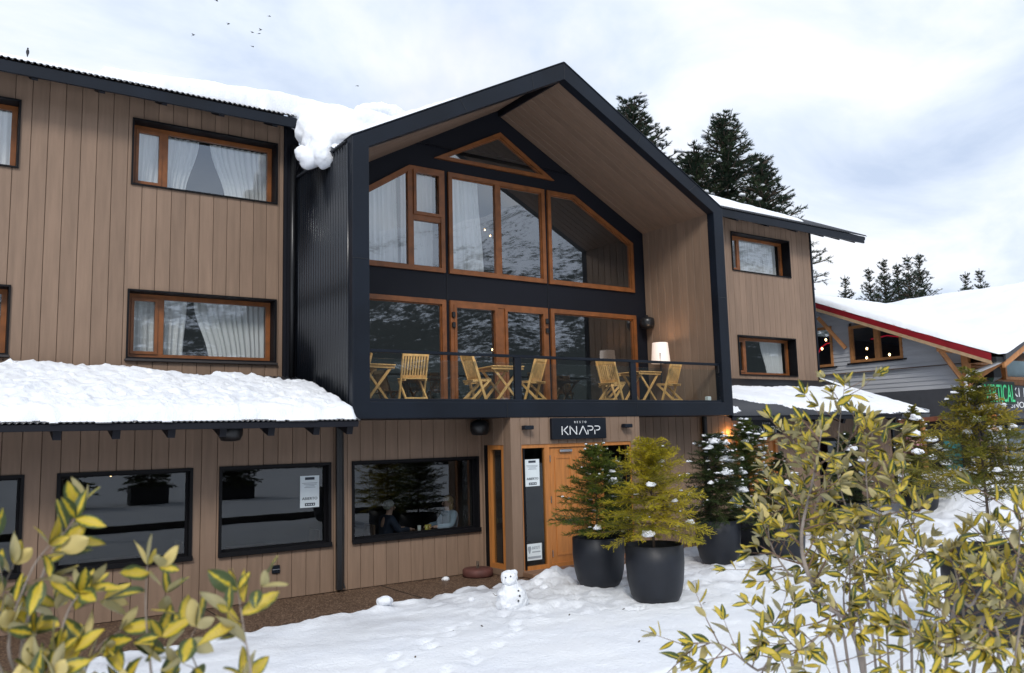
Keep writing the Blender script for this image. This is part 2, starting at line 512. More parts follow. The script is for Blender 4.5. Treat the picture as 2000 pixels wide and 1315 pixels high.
def hill_mat():
    m, t, b = nodes_of('forested_snow_slope')
    n, l = t.nodes, t.links
    tc_ = n.new('ShaderNodeTexCoord')
    a = n.new('ShaderNodeTexNoise'); a.inputs['Scale'].default_value = 0.022; a.inputs['Detail'].default_value = 8; a.inputs['Roughness'].default_value = 0.68
    l.new(tc_.outputs['Object'], a.inputs['Vector'])
    c = n.new('ShaderNodeTexNoise'); c.inputs['Scale'].default_value = 0.30; c.inputs['Detail'].default_value = 7; c.inputs['Roughness'].default_value = 0.75
    l.new(tc_.outputs['Object'], c.inputs['Vector'])
    sp = n.new('ShaderNodeSeparateXYZ'); l.new(tc_.outputs['Object'], sp.inputs[0])
    hz = n.new('ShaderNodeMapRange'); hz.inputs[1].default_value = 10; hz.inputs[2].default_value = 120; hz.inputs[3].default_value = 0.20; hz.inputs[4].default_value = -0.10
    l.new(sp.outputs[2], hz.inputs[0])
    s1 = n.new('ShaderNodeMath'); s1.operation = 'ADD'; l.new(a.outputs[0], s1.inputs[0]); l.new(hz.outputs[0], s1.inputs[1])
    s2 = n.new('ShaderNodeMath'); s2.operation = 'MULTIPLY_ADD'; s2.inputs[1].default_value = 0.75; l.new(c.outputs[0], s2.inputs[0]); l.new(s1.outputs[0], s2.inputs[2])
    rp = n.new('ShaderNodeValToRGB')
    rp.color_ramp.elements[0].position = 0.80; rp.color_ramp.elements[0].color = (0.78, 0.82, 0.88, 1)
    rp.color_ramp.elements[1].position = 0.93; rp.color_ramp.elements[1].color = (0.030, 0.040, 0.038, 1)
    l.new(s2.outputs[0], rp.inputs[0]); l.new(rp.outputs[0], b.inputs['Base Color'])
    b.inputs['Roughness'].default_value = 0.9
    return m


M['hill'] = hill_mat()

# ------------------------------------------------------------------ setting: ground, pavement, hills
YL, YU, YG, YI, YP = 13.75, 15.3, 12.70, 15.07, 12.72
EDGE = [(-30, 11.1), (2.5, 11.35), (4.15, 11.6), (5.7, 11.86), (7.5, 12.5), (8.6, 12.3), (9.2, 12.25), (12.1, 12.3), (13, 13.0), (24, 13.3), (26, 30), (200, 30)]


def lerp_tab(tab, x):
    if x <= tab[0][0]: return tab[0][1]
    for (a, b), (c, d) in zip(tab, tab[1:]):
        if x <= c: return b + (d - b) * (x - a) / (c - a)
    return tab[-1][1]


def sstep(a, b, x):
    t = max(0.0, min(1.0, (x - a) / (b - a)))
    return t * t * (3 - 2 * t)


MOUNDS = [(8.75, 11.75, 0.42, 0.14), (9.35, 12.05, 0.35, 0.12), (5.5, 11.42, 0.16, 0.09), (10.0, 10.6, 0.45, 0.10), (10.4, 9.6, 0.5, 0.12), (12.9, 10.4, 0.6, 0.10),
          (11.6, 10.2, 0.7, 0.07), (16.5, 10.8, 1.2, 0.25), (20, 11.5, 1.5, 0.3), (23, 12.2, 1.5, 0.3), (9.55, 4.75, 1.1, 0.22), (27, 13, 3, .35)]


def gh(x, y):
    """snow surface height"""
    ed = lerp_tab(EDGE, x) + 0.10 * noise.noise((x * 1.7, 3.3, 0)) + 0.06 * noise.noise((x * 5.0, 1.3, 0))
    cover = 1 - sstep(ed - 0.28, ed + 0.02, y)
    h = 0.085 + 0.035 * noise.noise((x * 0.45, y * 0.45, 0)) + 0.022 * noise.noise((x * 1.6, y * 1.6, 2)) + 0.012 * noise.noise((x * 4.5, y * 4.5, 4))
    # trampled zone in front of the building
    tr_ = sstep(8.6, 10.2, y) * (1 - sstep(13, 14, y)) * sstep(5, 8, x)
    h += tr_ * (0.07 * noise.noise((x * 2.6, y * 2.6, 9)) + 0.05 * noise.noise((x * 6.0, y * 6.0, 5)) + 0.02 * abs(noise.noise((x * 12, y * 12, 5))))
    h += 0.012 * noise.noise((x * 1.2 + y * 3.5, y * 0.8, 6)) + 0.008 * noise.noise((x * 8, y * 8, 8))
    # worn path right of the pots
    d_ = abs(y - (9.75 - 0.10 * (x - 10))) / 0.35
    if 9.7 < x < 16: h -= 0.06 * max(0, 1 - d_ * d_)
    thin = sstep(6.0, 6.8, x) * (1 - sstep(8.4, 9.0, x)) * sstep(ed - 0.9, ed - 0.4, y)
    h -= thin * (0.075 + 0.05 * noise.noise((x * 3.0, y * 7, 7)))
    for mx_, my_, mr_, mh_ in MOUNDS:
        q = ((x - mx_) ** 2 + (y - my_) ** 2) / (mr_ * mr_)
        if q < 4: h += mh_ * math.exp(-q * 1.6) * (1 + 0.5 * noise.noise((x * 5, y * 5, 1)))
    # groove beside the buried kerb
    if 5 < x < 14: h -= 0.085 * math.exp(-((y - 6.57 - 0.03 * noise.noise((x * .8, 0, 0))) / 0.03) ** 2) * (0.6 + 0.8 * noise.noise((x * 1.1, 5, 5)))
    edge_lip = math.exp(-((y - (ed - 0.30)) / 0.16) ** 2) * 0.03 * (1 + noise.noise((x * 6, y * 6, 11)))
    h = h * cover + edge_lip * cover - 0.06 * (1 - cover)
    bank = 0.85 * sstep(20.2, 22.6, x) * sstep(8.0, 10.5, y)
    return h + bank


def axis(segs):
    o = []
    for a, b, st in segs:
        n_ = max(1, int(round((b - a) / st)))
        o += [a + (b - a) * i / n_ for i in range(n_)]
    o.append(segs[-1][1])
    return o


gx = axis([(-900, -100, 100), (-100, -12, 8), (-12, 1, 0.5), (1, 16, 0.065), (16, 26, 0.16), (26, 60, 1.2), (60, 200, 14), (200, 900, 100)])
gy = axis([(-900, -100, 100), (-100, -14, 8), (-14, 0, 0.7), (0, 5.5, 0.22), (5.5, 6.3, 0.1), (6.3, 6.85, 0.03), (6.85, 8.4, 0.09), (8.4, 13.4, 0.055), (13.4, 16, 0.5), (16, 100, 7), (100, 900, 100)])
nx_, ny_ = len(gx), len(gy)
GV = np.zeros((nx_ * ny_, 3), dtype=np.float32)
k = 0
for yy in gy:
    for xx in gx:
        near = -14 < yy < 16 and -12 < xx < 60
        GV[k] = (xx, yy, gh(xx, yy) if near else (0.05 if not (13.5 < yy < 40 and -100 < xx < 26) else -0.06)); k += 1
ii = np.arange(nx_ * ny_).reshape(ny_, nx_)
GF = np.stack([ii[:-1, :-1].ravel(), ii[:-1, 1:].ravel(), ii[1:, 1:].ravel(), ii[1:, :-1].ravel()], 1)
FP = random.Random(77)
for (ax, ay), (bx, by) in (((2.0, 6.9), (9.0, 11.9)), ((3.5, 6.8), (9.8, 12.0)), ((15.5, 8.2), (10.6, 11.9)), ((14, 7.2), (10.9, 11.6)), ((9.9, 12.1), (7.2, 9.6)), ((7.3, 9.4), (12.5, 7.2)), ((16.5, 10.2), (11.3, 10.0)), ((12.5, 9.2), (17, 9.6)), ((6.2, 11.3), (8.9, 11.4)), ((9.3, 11.6), (11.9, 11.2)), ((9.9, 12.0), (9.9, 8.0)), ((10.4, 12.0), (11.2, 7.0))):
    L_ = math.hypot(bx - ax, by - ay); n_ = int(L_ / 0.36); dxn, dyn = (bx - ax) / L_, (by - ay) / L_
    for q in range(n_):
        t = q / n_; sgn = 1 if q % 2 else -1
        cx_ = ax + (bx - ax) * t - dyn * 0.11 * sgn + FP.gauss(0, .05) + .25 * math.sin(t * 5 + ax); cy_ = ay + (by - ay) * t + dxn * 0.11 * sgn + FP.gauss(0, .05)
        du_ = (GV[:, 0] - cx_) * dxn + (GV[:, 1] - cy_) * dyn; dv_ = -(GV[:, 0] - cx_) * dyn + (GV[:, 1] - cy_) * dxn
        q2 = (du_ / 0.15) ** 2 + (dv_ / 0.065) ** 2
        dep = FP.uniform(.025, .05)
        m_ = q2 < 6
        GV[m_, 2] -= dep * np.exp(-q2[m_] ** 2 * .8) - 0.35 * dep * np.exp(-(np.sqrt(q2[m_]) - 1.55) ** 2 * 8)
DIRT = np.zeros(len(GV), dtype=np.float32)
for k_ in np.nonzero((GV[:, 0] > 1) & (GV[:, 0] < 24) & (GV[:, 1] > 7) & (GV[:, 1] < 13.6))[0]:
    x, y, z = map(float, GV[k_])
    zone = sstep(8.8, 11.6, y) * .75 + .8 * math.exp(-((x - 7.6) / .9) ** 2 - ((y - 11.9) / .35) ** 2)
    if 9.7 < x < 16: zone += .55 * math.exp(-((y - (9.75 - 0.10 * (x - 10))) / .30) ** 2)
    DIRT[k_] = max(0, min(1, zone * (0.5 + 0.9 * fbm(x * 1.1, y * 2.2, 4, 4)) + .1 * noise.noise((x * 9, y * 9, 2)) * zone))


def ground_snow():
    m = snow_mat('trodden_snow', bump=0.8)
    t = m.node_tree; n, l = t.nodes, t.links
    b = n['Principled BSDF']
    src = b.inputs['Base Color'].links[0].from_socket
    at_ = n.new('ShaderNodeAttribute'); at_.attribute_name = 'rnd'
    mc = n.new('ShaderNodeMix'); mc.data_type = 'RGBA'
    mu = n.new('ShaderNodeMath'); mu.operation = 'MULTIPLY'; mu.inputs[1].default_value = .75; l.new(at_.outputs['Fac'], mu.inputs[0])
    l.new(mu.outputs[0], mc.inputs['Factor']); l.new(src, mc.inputs['A']); mc.inputs['B'].default_value = (.40, .40, .42, 1)
    l.new(mc.outputs['Result'], b.inputs['Base Color'])
    return m


tag(np_obj('ground', GV, GF, ground_snow(), smooth=True, rnd=DIRT), 'trampled white snow covering the ground', 'snow', kind='structure')

pv = MB()
pv.box(-14, 24, 10.4, YL + 0.3, -0.25, 0.0)
pav = pv.build('pavement', M['pebble'])
tag(pav, 'brown washed pebble paving along the foot of the wall', 'pavement', kind='structure')
jm = pmat('paving_joint', (0.02, 0.014, 0.01), 0.9)
for jx in (0.6, 3.6, 6.6, 9.6):
    MB().box(jx, jx + 0.02, 10.6, YL - 0.01, 0.001, 0.004).build('paving_joint', jm, pav)
kb = MB(); kb.cbox(5.2, 13.5, 6.55, 6.585, -0.2, 0.052, 0.006)
tag(kb.build('kerb', pmat('dark_kerb', (0.05, 0.048, 0.046), 0.8, var=.3)), 'thin dark kerb edge showing as a line in the snow', 'kerb', kind='structure')
kb = MB(); kb.cbox(-6, 16, 1.1, 1.3, -0.2, 0.28, 0.02)
tag(kb.build('kerb', pmat('dark_timber_kerb', (0.03, 0.026, 0.024), 0.8, var=.3)), 'low dark timber edging behind the snowy forecourt', 'kerb', kind='structure')


def hills():
    V, F = [], []
    na, nr = 240, 34
    R = [110 + 640 * (i / (nr - 1)) ** 1.25 for i in range(nr)]
    for j, rr in enumerate(R):
        for i in range(na):
            az = 2 * math.pi * i / na           # from +Y clockwise towards +X
            x, y = math.sin(az) * rr, math.cos(az) * rr
            south = 0.5 - 0.5 * math.cos(az)     # 0 at +Y, 1 at -Y
            tgt = 0.13 + 0.135 * sstep(0.30, 0.85, south) + 0.05 * noise.noise((math.sin(az) * 2.2, math.cos(az) * 2.2, 1.0)) + 0.035 * noise.noise((math.sin(az) * 6, math.cos(az) * 6, 2.0))
            if 0.35 < az < 2.0: tgt -= 0.05 * sstep(0.35, 0.7, az)
            t = sstep(110, 560, rr)
            z = -1 + tgt * rr * t * (1 - 0.45 * sstep(600, 750, rr)) + (12 * t) * fbm(x * 0.012, y * 0.012, 0, 5) + 5 * t * noise.noise((x * .06, y * .06, 3))
            V.append((x, y, z if j else -2))
    for j in range(nr - 1):
        for i in range(na):
            F.append((j * na + i, j * na + (i + 1) % na, (j + 1) * na + (i + 1) % na, (j + 1) * na + i))
    o = np_obj('hills', V, F, M['hill'], smooth=True)
    tag(o, 'snowy forested mountain slopes around the valley', 'mountain', kind='structure')
    # far-off wood on the slope that the windows mirror
    tv, tf, rn = [], [], []
    for q in range(0):
        az = RNG.uniform(2.1, 3.5)
        rr = 240 + 300 * RNG.random()
        i = int(az / (2 * math.pi) * na); j = min(nr - 2, max(0, int(((rr - 110) / 640) ** (1 / 1.25) * (nr - 1))))
        z0 = V[j * na + i][2] * 0.5 + V[(j + 1) * na + i][2] * 0.5
        if noise.noise((math.sin(az) * rr * .02, math.cos(az) * rr * .02, 5)) < -0.15: continue
        x, y = math.sin(az) * rr, math.cos(az) * rr
        hgt, wid = RNG.uniform(1.8, 4.6), RNG.uniform(0.5, 1.0)
        rv = RNG.random()
        for lay in range(2):
            zb = z0 - .5 + hgt * (0.1 + 0.38 * lay); zt = zb + hgt * 0.55; rr_ = wid * (1 - 0.35 * lay)
            b = len(tv)
            ph = RNG.uniform(0, 6)
            for k_ in range(6):
                a_ = ph + k_ * math.pi / 3
                tv.append((x + rr_ * math.cos(a_), y + rr_ * math.sin(a_), zb)); rn.append(rv)
            tv.append((x, y, zt)); rn.append(rv)
            for k_ in range(6): tf.append((b + k_, b + (k_ + 1) % 6, b + 6))
    for q in range(420):
        az = RNG.uniform(1.9, 3.75); rr = RNG.uniform(58, 108)
        x, y = math.sin(az) * rr, math.cos(az) * rr
        hgt, wid, rv, ph = RNG.uniform(3.0, 8.5), RNG.uniform(1.1, 2.0), RNG.random() * .8, RNG.uniform(0, 6)
        for lay in range(5):
            zb = hgt * (0.05 + 0.18 * lay); zt = zb + hgt * 0.27; r_ = wid * (1 - 0.17 * lay)
            b = len(tv)
            for k_ in range(9):
                a_ = ph + lay + k_ * 2 * math.pi / 9; rj = r_ * RNG.uniform(.55, 1.15)
                tv.append((x + rj * math.cos(a_), y + rj * math.sin(a_), zb + RNG.uniform(-.1, .15) * hgt)); rn.append(rv)
            tv.append((x, y, zt)); rn.append(rv)
            for k_ in range(9): tf.append((b + k_, b + (k_ + 1) % 9, b + 9))
    fm = foliage_mat('far_forest', [(0, (0.012, 0.018, 0.016)), (0.78, (0.03, 0.04, 0.036)), (0.85, (0.35, 0.4, 0.45)), (1, (0.6, 0.64, 0.7))], 0.9, 0.0)
    tag(np_obj('forest', tv, tf, fm, rnd=rn), 'far dark conifer forest dusted with snow on the mountain slope', 'forest', kind='stuff')


hills()

# ------------------------------------------------------------------ planks, walls, windows
def plank(o, ld, ln, wdv, wid, nd, th, gl=True, gr=True, gap=0.007, ch=0.005):
    """board: origin o (corner, back face), long dir ld, width dir wdv, outward normal nd; chamfered long edges"""
    o, ld, wdv, nd = Vector(o), Vector(ld), Vector(wdv), Vector(nd)
    a = gap / 2 if gl else 0.0
    b = wid - (gap / 2 if gr else 0.0)
    ca, cb = (ch if gl else 0.0), (ch if gr else 0.0)
    prof = [(a, 0), (b, 0), (b, th - cb), (b - cb, th), (a + ca, th), (a, th - ca)]
    vs = [o + wdv * p + nd * q for p, q in prof] + [o + wdv * p + nd * q + ld * ln for p, q in prof]
    fs = [tuple(range(5, -1, -1)), tuple(range(6, 12))] + [(k_, (k_ + 1) % 6, 6 + (k_ + 1) % 6, 6 + k_) for k_ in range(6)]
    return vs, fs


def board_wall(name, bld, x0, x1, z0, z1, Y, pitch, holes=(), phase=0.0, mat=None, th=0.022, outline=None):
    """vertical boards on a wall facing -Y whose board face lies at Y; wall part (backing) with board sub-parts.
    outline: optional extra polygon shape not used for straight walls"""
    bk = MB()
    # backing slab with holes, built as strips
    xs = sorted({x0, x1, *[h[0] for h in holes], *[h[1] for h in holes]})
    for a, b in zip(xs, xs[1:]):
        if b - a < 1e-6: continue
        hs = sorted([(h[2], h[3]) for h in holes if h[0] < (a + b) / 2 < h[1]])
        z = z0
        for ha, hb in hs:
            if ha > z: bk.box(a, b, Y + th, Y + 0.12, z, ha)
            z = max(z, hb)
        if z < z1: bk.box(a, b, Y + th, Y + 0.12, z, z1)
    wall = bk.build(name, M['backing'], bld)
    edges = []
    x = x0 - phase
    while x < x1 + 1e-6:
        edges.append(x); x += pitch
    edges.append(x)
    for a, b in zip(edges, edges[1:]):
        a2, b2 = max(a, x0), min(b, x1)
        if b2 - a2 < 0.004: continue
        cuts = sorted({a2, b2, *[h[0] for h in holes if a2 < h[0] < b2], *[h[1] for h in holes if a2 < h[1] < b2]})
        for c, d in zip(cuts, cuts[1:]):
            if d - c < 0.003: continue
            hs = sorted([(h[2], h[3]) for h in holes if h[0] < (c + d) / 2 < h[1]])
            z = z0
            segs = []
            for ha, hb in hs:
                if ha > z + 1e-4: segs.append((z, ha))
                z = max(z, hb)
            if z < z1 - 1e-4: segs.append((z, z1))
            for za_, zb_ in segs:
                mb = MB()
                mb.add(*plank((c, Y + th, za_), (0, 0, 1), zb_ - za_, (1, 0, 0), d - c, (0, -1, 0), th, gl=(c == a2), gr=(d == b2)))
                mb.build('board', mat or M['board'], wall)
    return wall


def curtain(parent, x0b, x0t, x1b, x1t, z0, z1, y, amp=0.03, wl=0.11, seed=0):
    """hanging sheer curtain; left/right limits given at bottom (b) and top (t)"""
    nz_, nxx = 9, max(12, int((max(x1b, x1t) - min(x0b, x0t)) / wl * 7))
    V, F = [], []
    for j in range(nz_ + 1):
        t = j / nz_
        sm = t * t * (3 - 2 * t)
        a, b = x0b + (x0t - x0b) * sm, x1b + (x1t - x1b) * sm
        for i in range(nxx + 1):
            s_ = i / nxx
            x = a + (b - a) * s_
            ph = s_ * (x1t - x0t) / wl * 2 * math.pi
            V.append((x, y + amp * (0.45 + 0.55 * (1 - t * 0.4)) * math.sin(ph + 0.8 * math.sin(ph * 0.31 + seed)) + 0.01 * math.sin(ph * 2.7), z0 + (z1 - z0) * t))
    for j in range(nz_):
        for i in range(nxx):
            q = j * (nxx + 1) + i
            F.append((q, q + 1, q + nxx + 2, q + nxx + 1))
    return np_obj('curtain', V, F, M['curtain'], parent, smooth=True)


def pane(parent, poly, y, mat=None):
    n_ = len(poly)
    me = MB()
    me.add([(x, y, z) for x, z in poly], [tuple(range(n_))])
    return me.build('pane', mat or M['glass'], parent)


def rect(x0, x1, z0, z1):
    return [(x0, z0), (x1, z0), (x1, z1), (x0, z1)]


def deep_window(bld, x0, x1, z0, z1, Y, split, sill=True, deep=0.25, fw=0.08, label=None):
    """opening lined with a black box; wooden frame set back, narrow sash left of the mullion at x0+split"""
    fr = MB()
    yb = Y + deep
    ins = 0.03
    a, b, c, d = x0 + ins, x1 - ins, z0 + ins, z1 - ins
    fr.ring_xz(rect(a, b, c, d), fw, yb, yb + 0.07)
    mxx = x0 + split
    fr.cbox(mxx - 0.055, mxx + 0.055, yb + 0.002, yb + 0.068, c + fw - 0.004, d - fw + 0.004, 0.006)
    # opening sash in the narrow light
    fr.ring_xz(rect(a + fw - 0.002, mxx - 0.053, c + fw - 0.002, d - fw + 0.002), 0.05, yb - 0.022, yb + 0.03)
    wdw = fr.build('window', M['wood'], bld)
    rv = MB()
    t_ = 0.028
    rv.ring_xz(rect(x0, x1, z0, z1), t_, Y - 0.035, Y + deep + 0.09)
    rv.build('reveal', M['reveal'], wdw)
    if sill:
        MB().cbox(x0 - 0.02, x1 + 0.02, Y - 0.07, Y + 0.05, z0 - 0.045, z0 - 0.002, 0.006).build('sill', M['sill'], wdw)
    pane(wdw, rect(a + fw + .046, mxx - 0.10, c + fw + .046, d - fw - .046), yb + 0.02)
    pane(wdw, rect(mxx + 0.05, b - fw + .005, c + fw - .005, d - fw + .005), yb + 0.035)
    return wdw


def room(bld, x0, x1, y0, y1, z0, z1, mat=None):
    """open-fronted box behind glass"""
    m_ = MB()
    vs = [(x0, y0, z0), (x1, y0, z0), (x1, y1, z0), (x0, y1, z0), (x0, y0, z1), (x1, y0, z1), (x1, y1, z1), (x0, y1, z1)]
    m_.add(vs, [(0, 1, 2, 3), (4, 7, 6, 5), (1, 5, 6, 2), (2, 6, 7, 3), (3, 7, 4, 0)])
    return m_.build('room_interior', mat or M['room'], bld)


def corr_sheet(name, o, ud, ul, vd, vl, nd, mat, parent, pitch=0.076, amp=0.009, trap=False, both=True):
    """corrugated sheet: waves vary along ud, ribs run along vd; origin o, normal nd"""
    o, ud, vd, nd = map(Vector, (o, ud, vd, nd))
    per = 8 if not trap else 6
    n_ = int(ul / pitch)
    st = ul / n_
    us, hs = [], []
    for i in range(n_):
        if trap:
            for q, h in ((0, 0), (0.42, 0), (0.5, 1), (0.78, 1), (0.86, 0)):
                us.append((i + q) * st); hs.append(h * amp * 2)
        else:
            for q in range(per):
                us.append((i + q / per) * st); hs.append(amp * (1 + math.sin(2 * math.pi * q / per)))
    us.append(ul); hs.append(hs[0])
    V = []
    th = 0.006
    for j in (0, 1):
        for a, h in zip(us, hs): V.append(o + ud * a + vd * (vl * j) + nd * (h + th))
    m_ = len(us)
    for j in (0, 1):
        for a, h in zip(us, hs): V.append(o + ud * a + vd * (vl * j) + nd * h)
    F = []
    for i in range(m_ - 1):
        F += [(i, i + 1, m_ + i + 1, m_ + i), (2 * m_ + i, 3 * m_ + i, 3 * m_ + i + 1, 2 * m_ + i + 1), (i, 2 * m_ + i, 2 * m_ + i + 1, i + 1), (m_ + i, m_ + i + 1, 3 * m_ + i + 1, 3 * m_ + i)]
    F += [(0, m_, 3 * m_, 2 * m_), (m_ - 1, 3 * m_ - 1, 4 * m_ - 1, 2 * m_ - 1)]
    return np_obj(name, np.array([tuple(v) for v in V]), F, mat, parent, smooth=not trap)


# ------------------------------------------------------------------ the hotel
H = empty('hotel_building', (10.3, YL, 0), 'three storey taupe board clad alpine hotel with black gabled balcony front', 'building')

# --- upper wings
LWH = [(2.616, 5.214, 7.091, 8.299), (2.616, 5.214, 4.040, 5.242), (-1.68, 0.925, 7.091, 8.25), (-1.70, 0.90, 4.040, 5.16)]
board_wall('upper_left_wall', H, -5.0, 5.341, 3.55, 8.95, YU, 0.2457, LWH, phase=0.06)
RWH = [(18.226, 20.82, 7.028, 8.153), (18.275, 20.834, 4.082, 5.206)]
board_wall('upper_right_wall', H, 14.92, 21.843, 3.75, 8.85, YU, 0.2457, RWH, phase=0.1)
ec = MB(); ec.box(21.845, 21.90, YU - 0.03, YU + 9, 3.6, 8.85)
ec.build('corner_trim', M['black'], H)
ec = MB(); ec.box(5.343, 5.40, YU - 0.02, YU + 0.1, 3.6, 8.7)
ec.build('corner_trim', M['blackwall'], H)

w1 = deep_window(H, *LWH[0], YU, 0.60, sill=False)
curtain(w1, 2.70, 2.70, 3.18, 3.30, 7.15, 8.22, YU + 0.44, seed=1)
curtain(w1, 3.24, 3.24, 3.62, 3.86, 7.15, 8.22, YU + 0.46, seed=2)
curtain(w1, 4.36, 4.06, 5.14, 5.14, 7.15, 8.22, YU + 0.46, seed=3)
w2 = deep_window(H, *LWH[1], YU, 0.60)
curtain(w2, 2.70, 2.70, 3.16, 3.16, 4.1, 5.17, YU + 0.44, seed=4)
curtain(w2, 3.26, 3.26, 3.64, 3.70, 4.1, 5.17, YU + 0.46, seed=5)
curtain(w2, 4.10, 3.82, 5.14, 5.14, 4.1, 5.17, YU + 0.46, seed=6)
w3 = deep_window(H, *LWH[2], YU, 0.60, sill=False)
curtain(w3, -1.4, -1.4, 0.85, 0.85, 7.15, 8.18, YU + 0.44, seed=7)
w4 = deep_window(H, *LWH[3], YU, 2.30)
curtain(w4, -1.6, -1.6, 0.2, 0.2, 4.1, 5.1, YU + 0.44, seed=8)
w5 = deep_window(H, *RWH[0], YU, 0.60, sill=False)
curtain(w5, 18.3, 18.3, 20.75, 20.75, 7.08, 8.1, YU + 0.44, seed=9)
w6 = deep_window(H, *RWH[1], YU, 0.58, sill=False)
curtain(w6, 20.0, 19.75, 20.75, 20.75, 4.13, 5.15, YU + 0.44, seed=10)
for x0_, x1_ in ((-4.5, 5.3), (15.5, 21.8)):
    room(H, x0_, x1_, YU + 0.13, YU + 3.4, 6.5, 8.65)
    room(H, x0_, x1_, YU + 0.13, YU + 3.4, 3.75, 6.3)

# --- main roof (pitch 25 deg), left and right of the gable
PT = rad(25)


def main_roof(x0, x1, zt, Ye, raf, fz, PT, rl=8.0):
    vd = Vector((0, math.cos(PT), math.sin(PT)))
    nd = Vector((0, -math.sin(PT), math.cos(PT)))
    o = Vector((x0, Ye - 0.05, zt - 0.045))
    sh = corr_sheet('roof', o, (1, 0, 0), x1 - x0, vd, rl, nd, M['roof'], H, pitch=0.09, amp=0.016)
    # deck under the sheet
    dk = MB()
    a = Vector((0, Ye, zt - 0.055)); b = a + vd * (rl - 0.06)
    dk.add([(x0, a.y, a.z), (x1, a.y, a.z), (x1, b.y, b.z), (x0, b.y, b.z), (x0, a.y + .02, a.z - .10), (x1, a.y + .02, a.z - .10), (x1, b.y + .02, b.z - .10), (x0, b.y + .02, b.z - .10)],
           [(0, 1, 2, 3), (4, 7, 6, 5), (0, 4, 5, 1), (1, 5, 6, 2), (2, 6, 7, 3), (3, 7, 4, 0)])
    dk.build('roof_deck', M['blackwall'], sh)
    MB().cbox(x0, x1 - 0.1, Ye - 0.025, Ye + 0.025, zt - fz, zt - 0.05, 0.006).build('fascia', M['black'], sh)
    for x in raf:
        rf = MB()
        c = Vector((x, Ye + 0.03, zt - fz - 0.005)); d = c + vd * 0.9
        rf.obox(c + Vector((0, 0, .04)), d + Vector((0, 0, .04)), 0.09, 0.13)
        rf.build('rafter_tail', M['blackwall'], sh)
    return sh


main_roof(-6.0, 5.62, 8.69, 14.70, [-0.9 + 0.98 * i for i in range(7)], 0.245, rad(22.8), 7.4)
rr_ = main_roof(14.95, 23.9, 8.57, 14.70, [15.3, 16.6, 17.9, 19.2, 20.5, 21.75, 22.55, 23.35], 0.265, PT)
# rest of the roof behind the gable, so that snow and sky meet it
mrb = MB()
mrb.add([(5.4, 15.0, 8.80), (15.0, 15.0, 8.72), (15.0, 22, 12.05), (5.4, 22, 12.05)], [(0, 1, 2, 3)])
mrb.build('roof_deck', M['roof'], H)
# closed back of the building
MB().box(-5, 21.84, 22.0, 22.2, 0, 10.9).build('back_wall', M['board'], H)
MB().box(-5.2, -5.0, YL, 22, 0, 8.6).build('side_wall', M['board'], H)

# --- gable box
GL_, GR_, GIL, GIR, GM = 5.616, 14.897, 5.931, 14.592, 10.30
ZE_, ZEI, ZT, ZTI, ZF, ZFB, ZFL = 7.718, 7.583, 10.165, 9.808, 3.194, 2.906, 3.17
fr = MB()
outer = [(GL_, ZFB), (GR_, ZFB), (GR_, ZE_), (GM, ZT), (GL_, ZE_)]
inner = [(GIL, ZF), (GIR, ZF), (GIR, ZEI), (GM, ZTI), (GIL, ZEI)]
y0_, y1_ = YG, YG + 0.22
vs = [(x, y0_, z) for x, z in outer] + [(x, y0_, z) for x, z in inner] + [(x, y1_, z) for x, z in outer] + [(x, y1_, z) for x, z in inner]
fs = []
for k in range(5):
    q = (k + 1) % 5
    fs += [(k, q, 5 + q, 5 + k), (10 + k, 15 + k, 15 + q, 10 + q), (k, 10 + k, 10 + q, q), (5 + k, 5 + q, 15 + q, 15 + k)]
fr.add(vs, fs)
gf = fr.build('gable_frame', M['black'], H)
bvm = gf.modifiers.new('bevel', 'BEVEL'); bvm.width = 0.012; bvm.segments = 2
# flashing lines: top capping sheets a few mm proud, with a joint on the left rake
sl = Vector((GM - GL_, 0, ZT - ZE_)).normalized()
for p, q in (((GL_, ZE_), (GM, ZT)), ((GM, ZT), (GR_, ZE_))):
    cap = MB()
    d_ = Vector((q[0] - p[0], 0, q[1] - p[1])).normalized(); n_ = Vector((-d_.z, 0, d_.x))
    a = Vector((p[0], 0, p[1])); b = Vector((q[0], 0, q[1]))
    pts = [a + n_ * 0.002, b + n_ * 0.002, b + n_ * 0.022, a + n_ * 0.022]
    cap.prism_xz([(v.x, v.z) for v in pts], YG - 0.012, YG + 0.35)
    cap.build('ridge_flashing', M['black'], gf)
def seam(p, q):
    m_ = MB(); m_.obox((p[0], YG - 0.002, p[1]), (q[0], YG - 0.002, q[1]), 0.009, 0.004, up=(0, -1, 0))
    m_.build('sheet_seam', M['plastic'], gf)


def lp2(a, b, t): return (a[0] + (b[0] - a[0]) * t, a[1] + (b[1] - a[1]) * t)


for t in (.46, .82):
    seam(lp2(outer[4], outer[3], t), lp2(inner[4], inner[3], t))
    seam(lp2(outer[3], outer[2], t), lp2(inner[3], inner[2], t))
for t in (.33, .68):
    seam((GL_ + (GR_ - GL_) * t, ZFB), (GL_ + (GR_ - GL_) * t, ZF))
seam(inner[3], outer[3])
for a_, b_ in ((GL_, GIL), (GIR, GR_)):
    seam((a_, 5.6), (b_, 5.6))
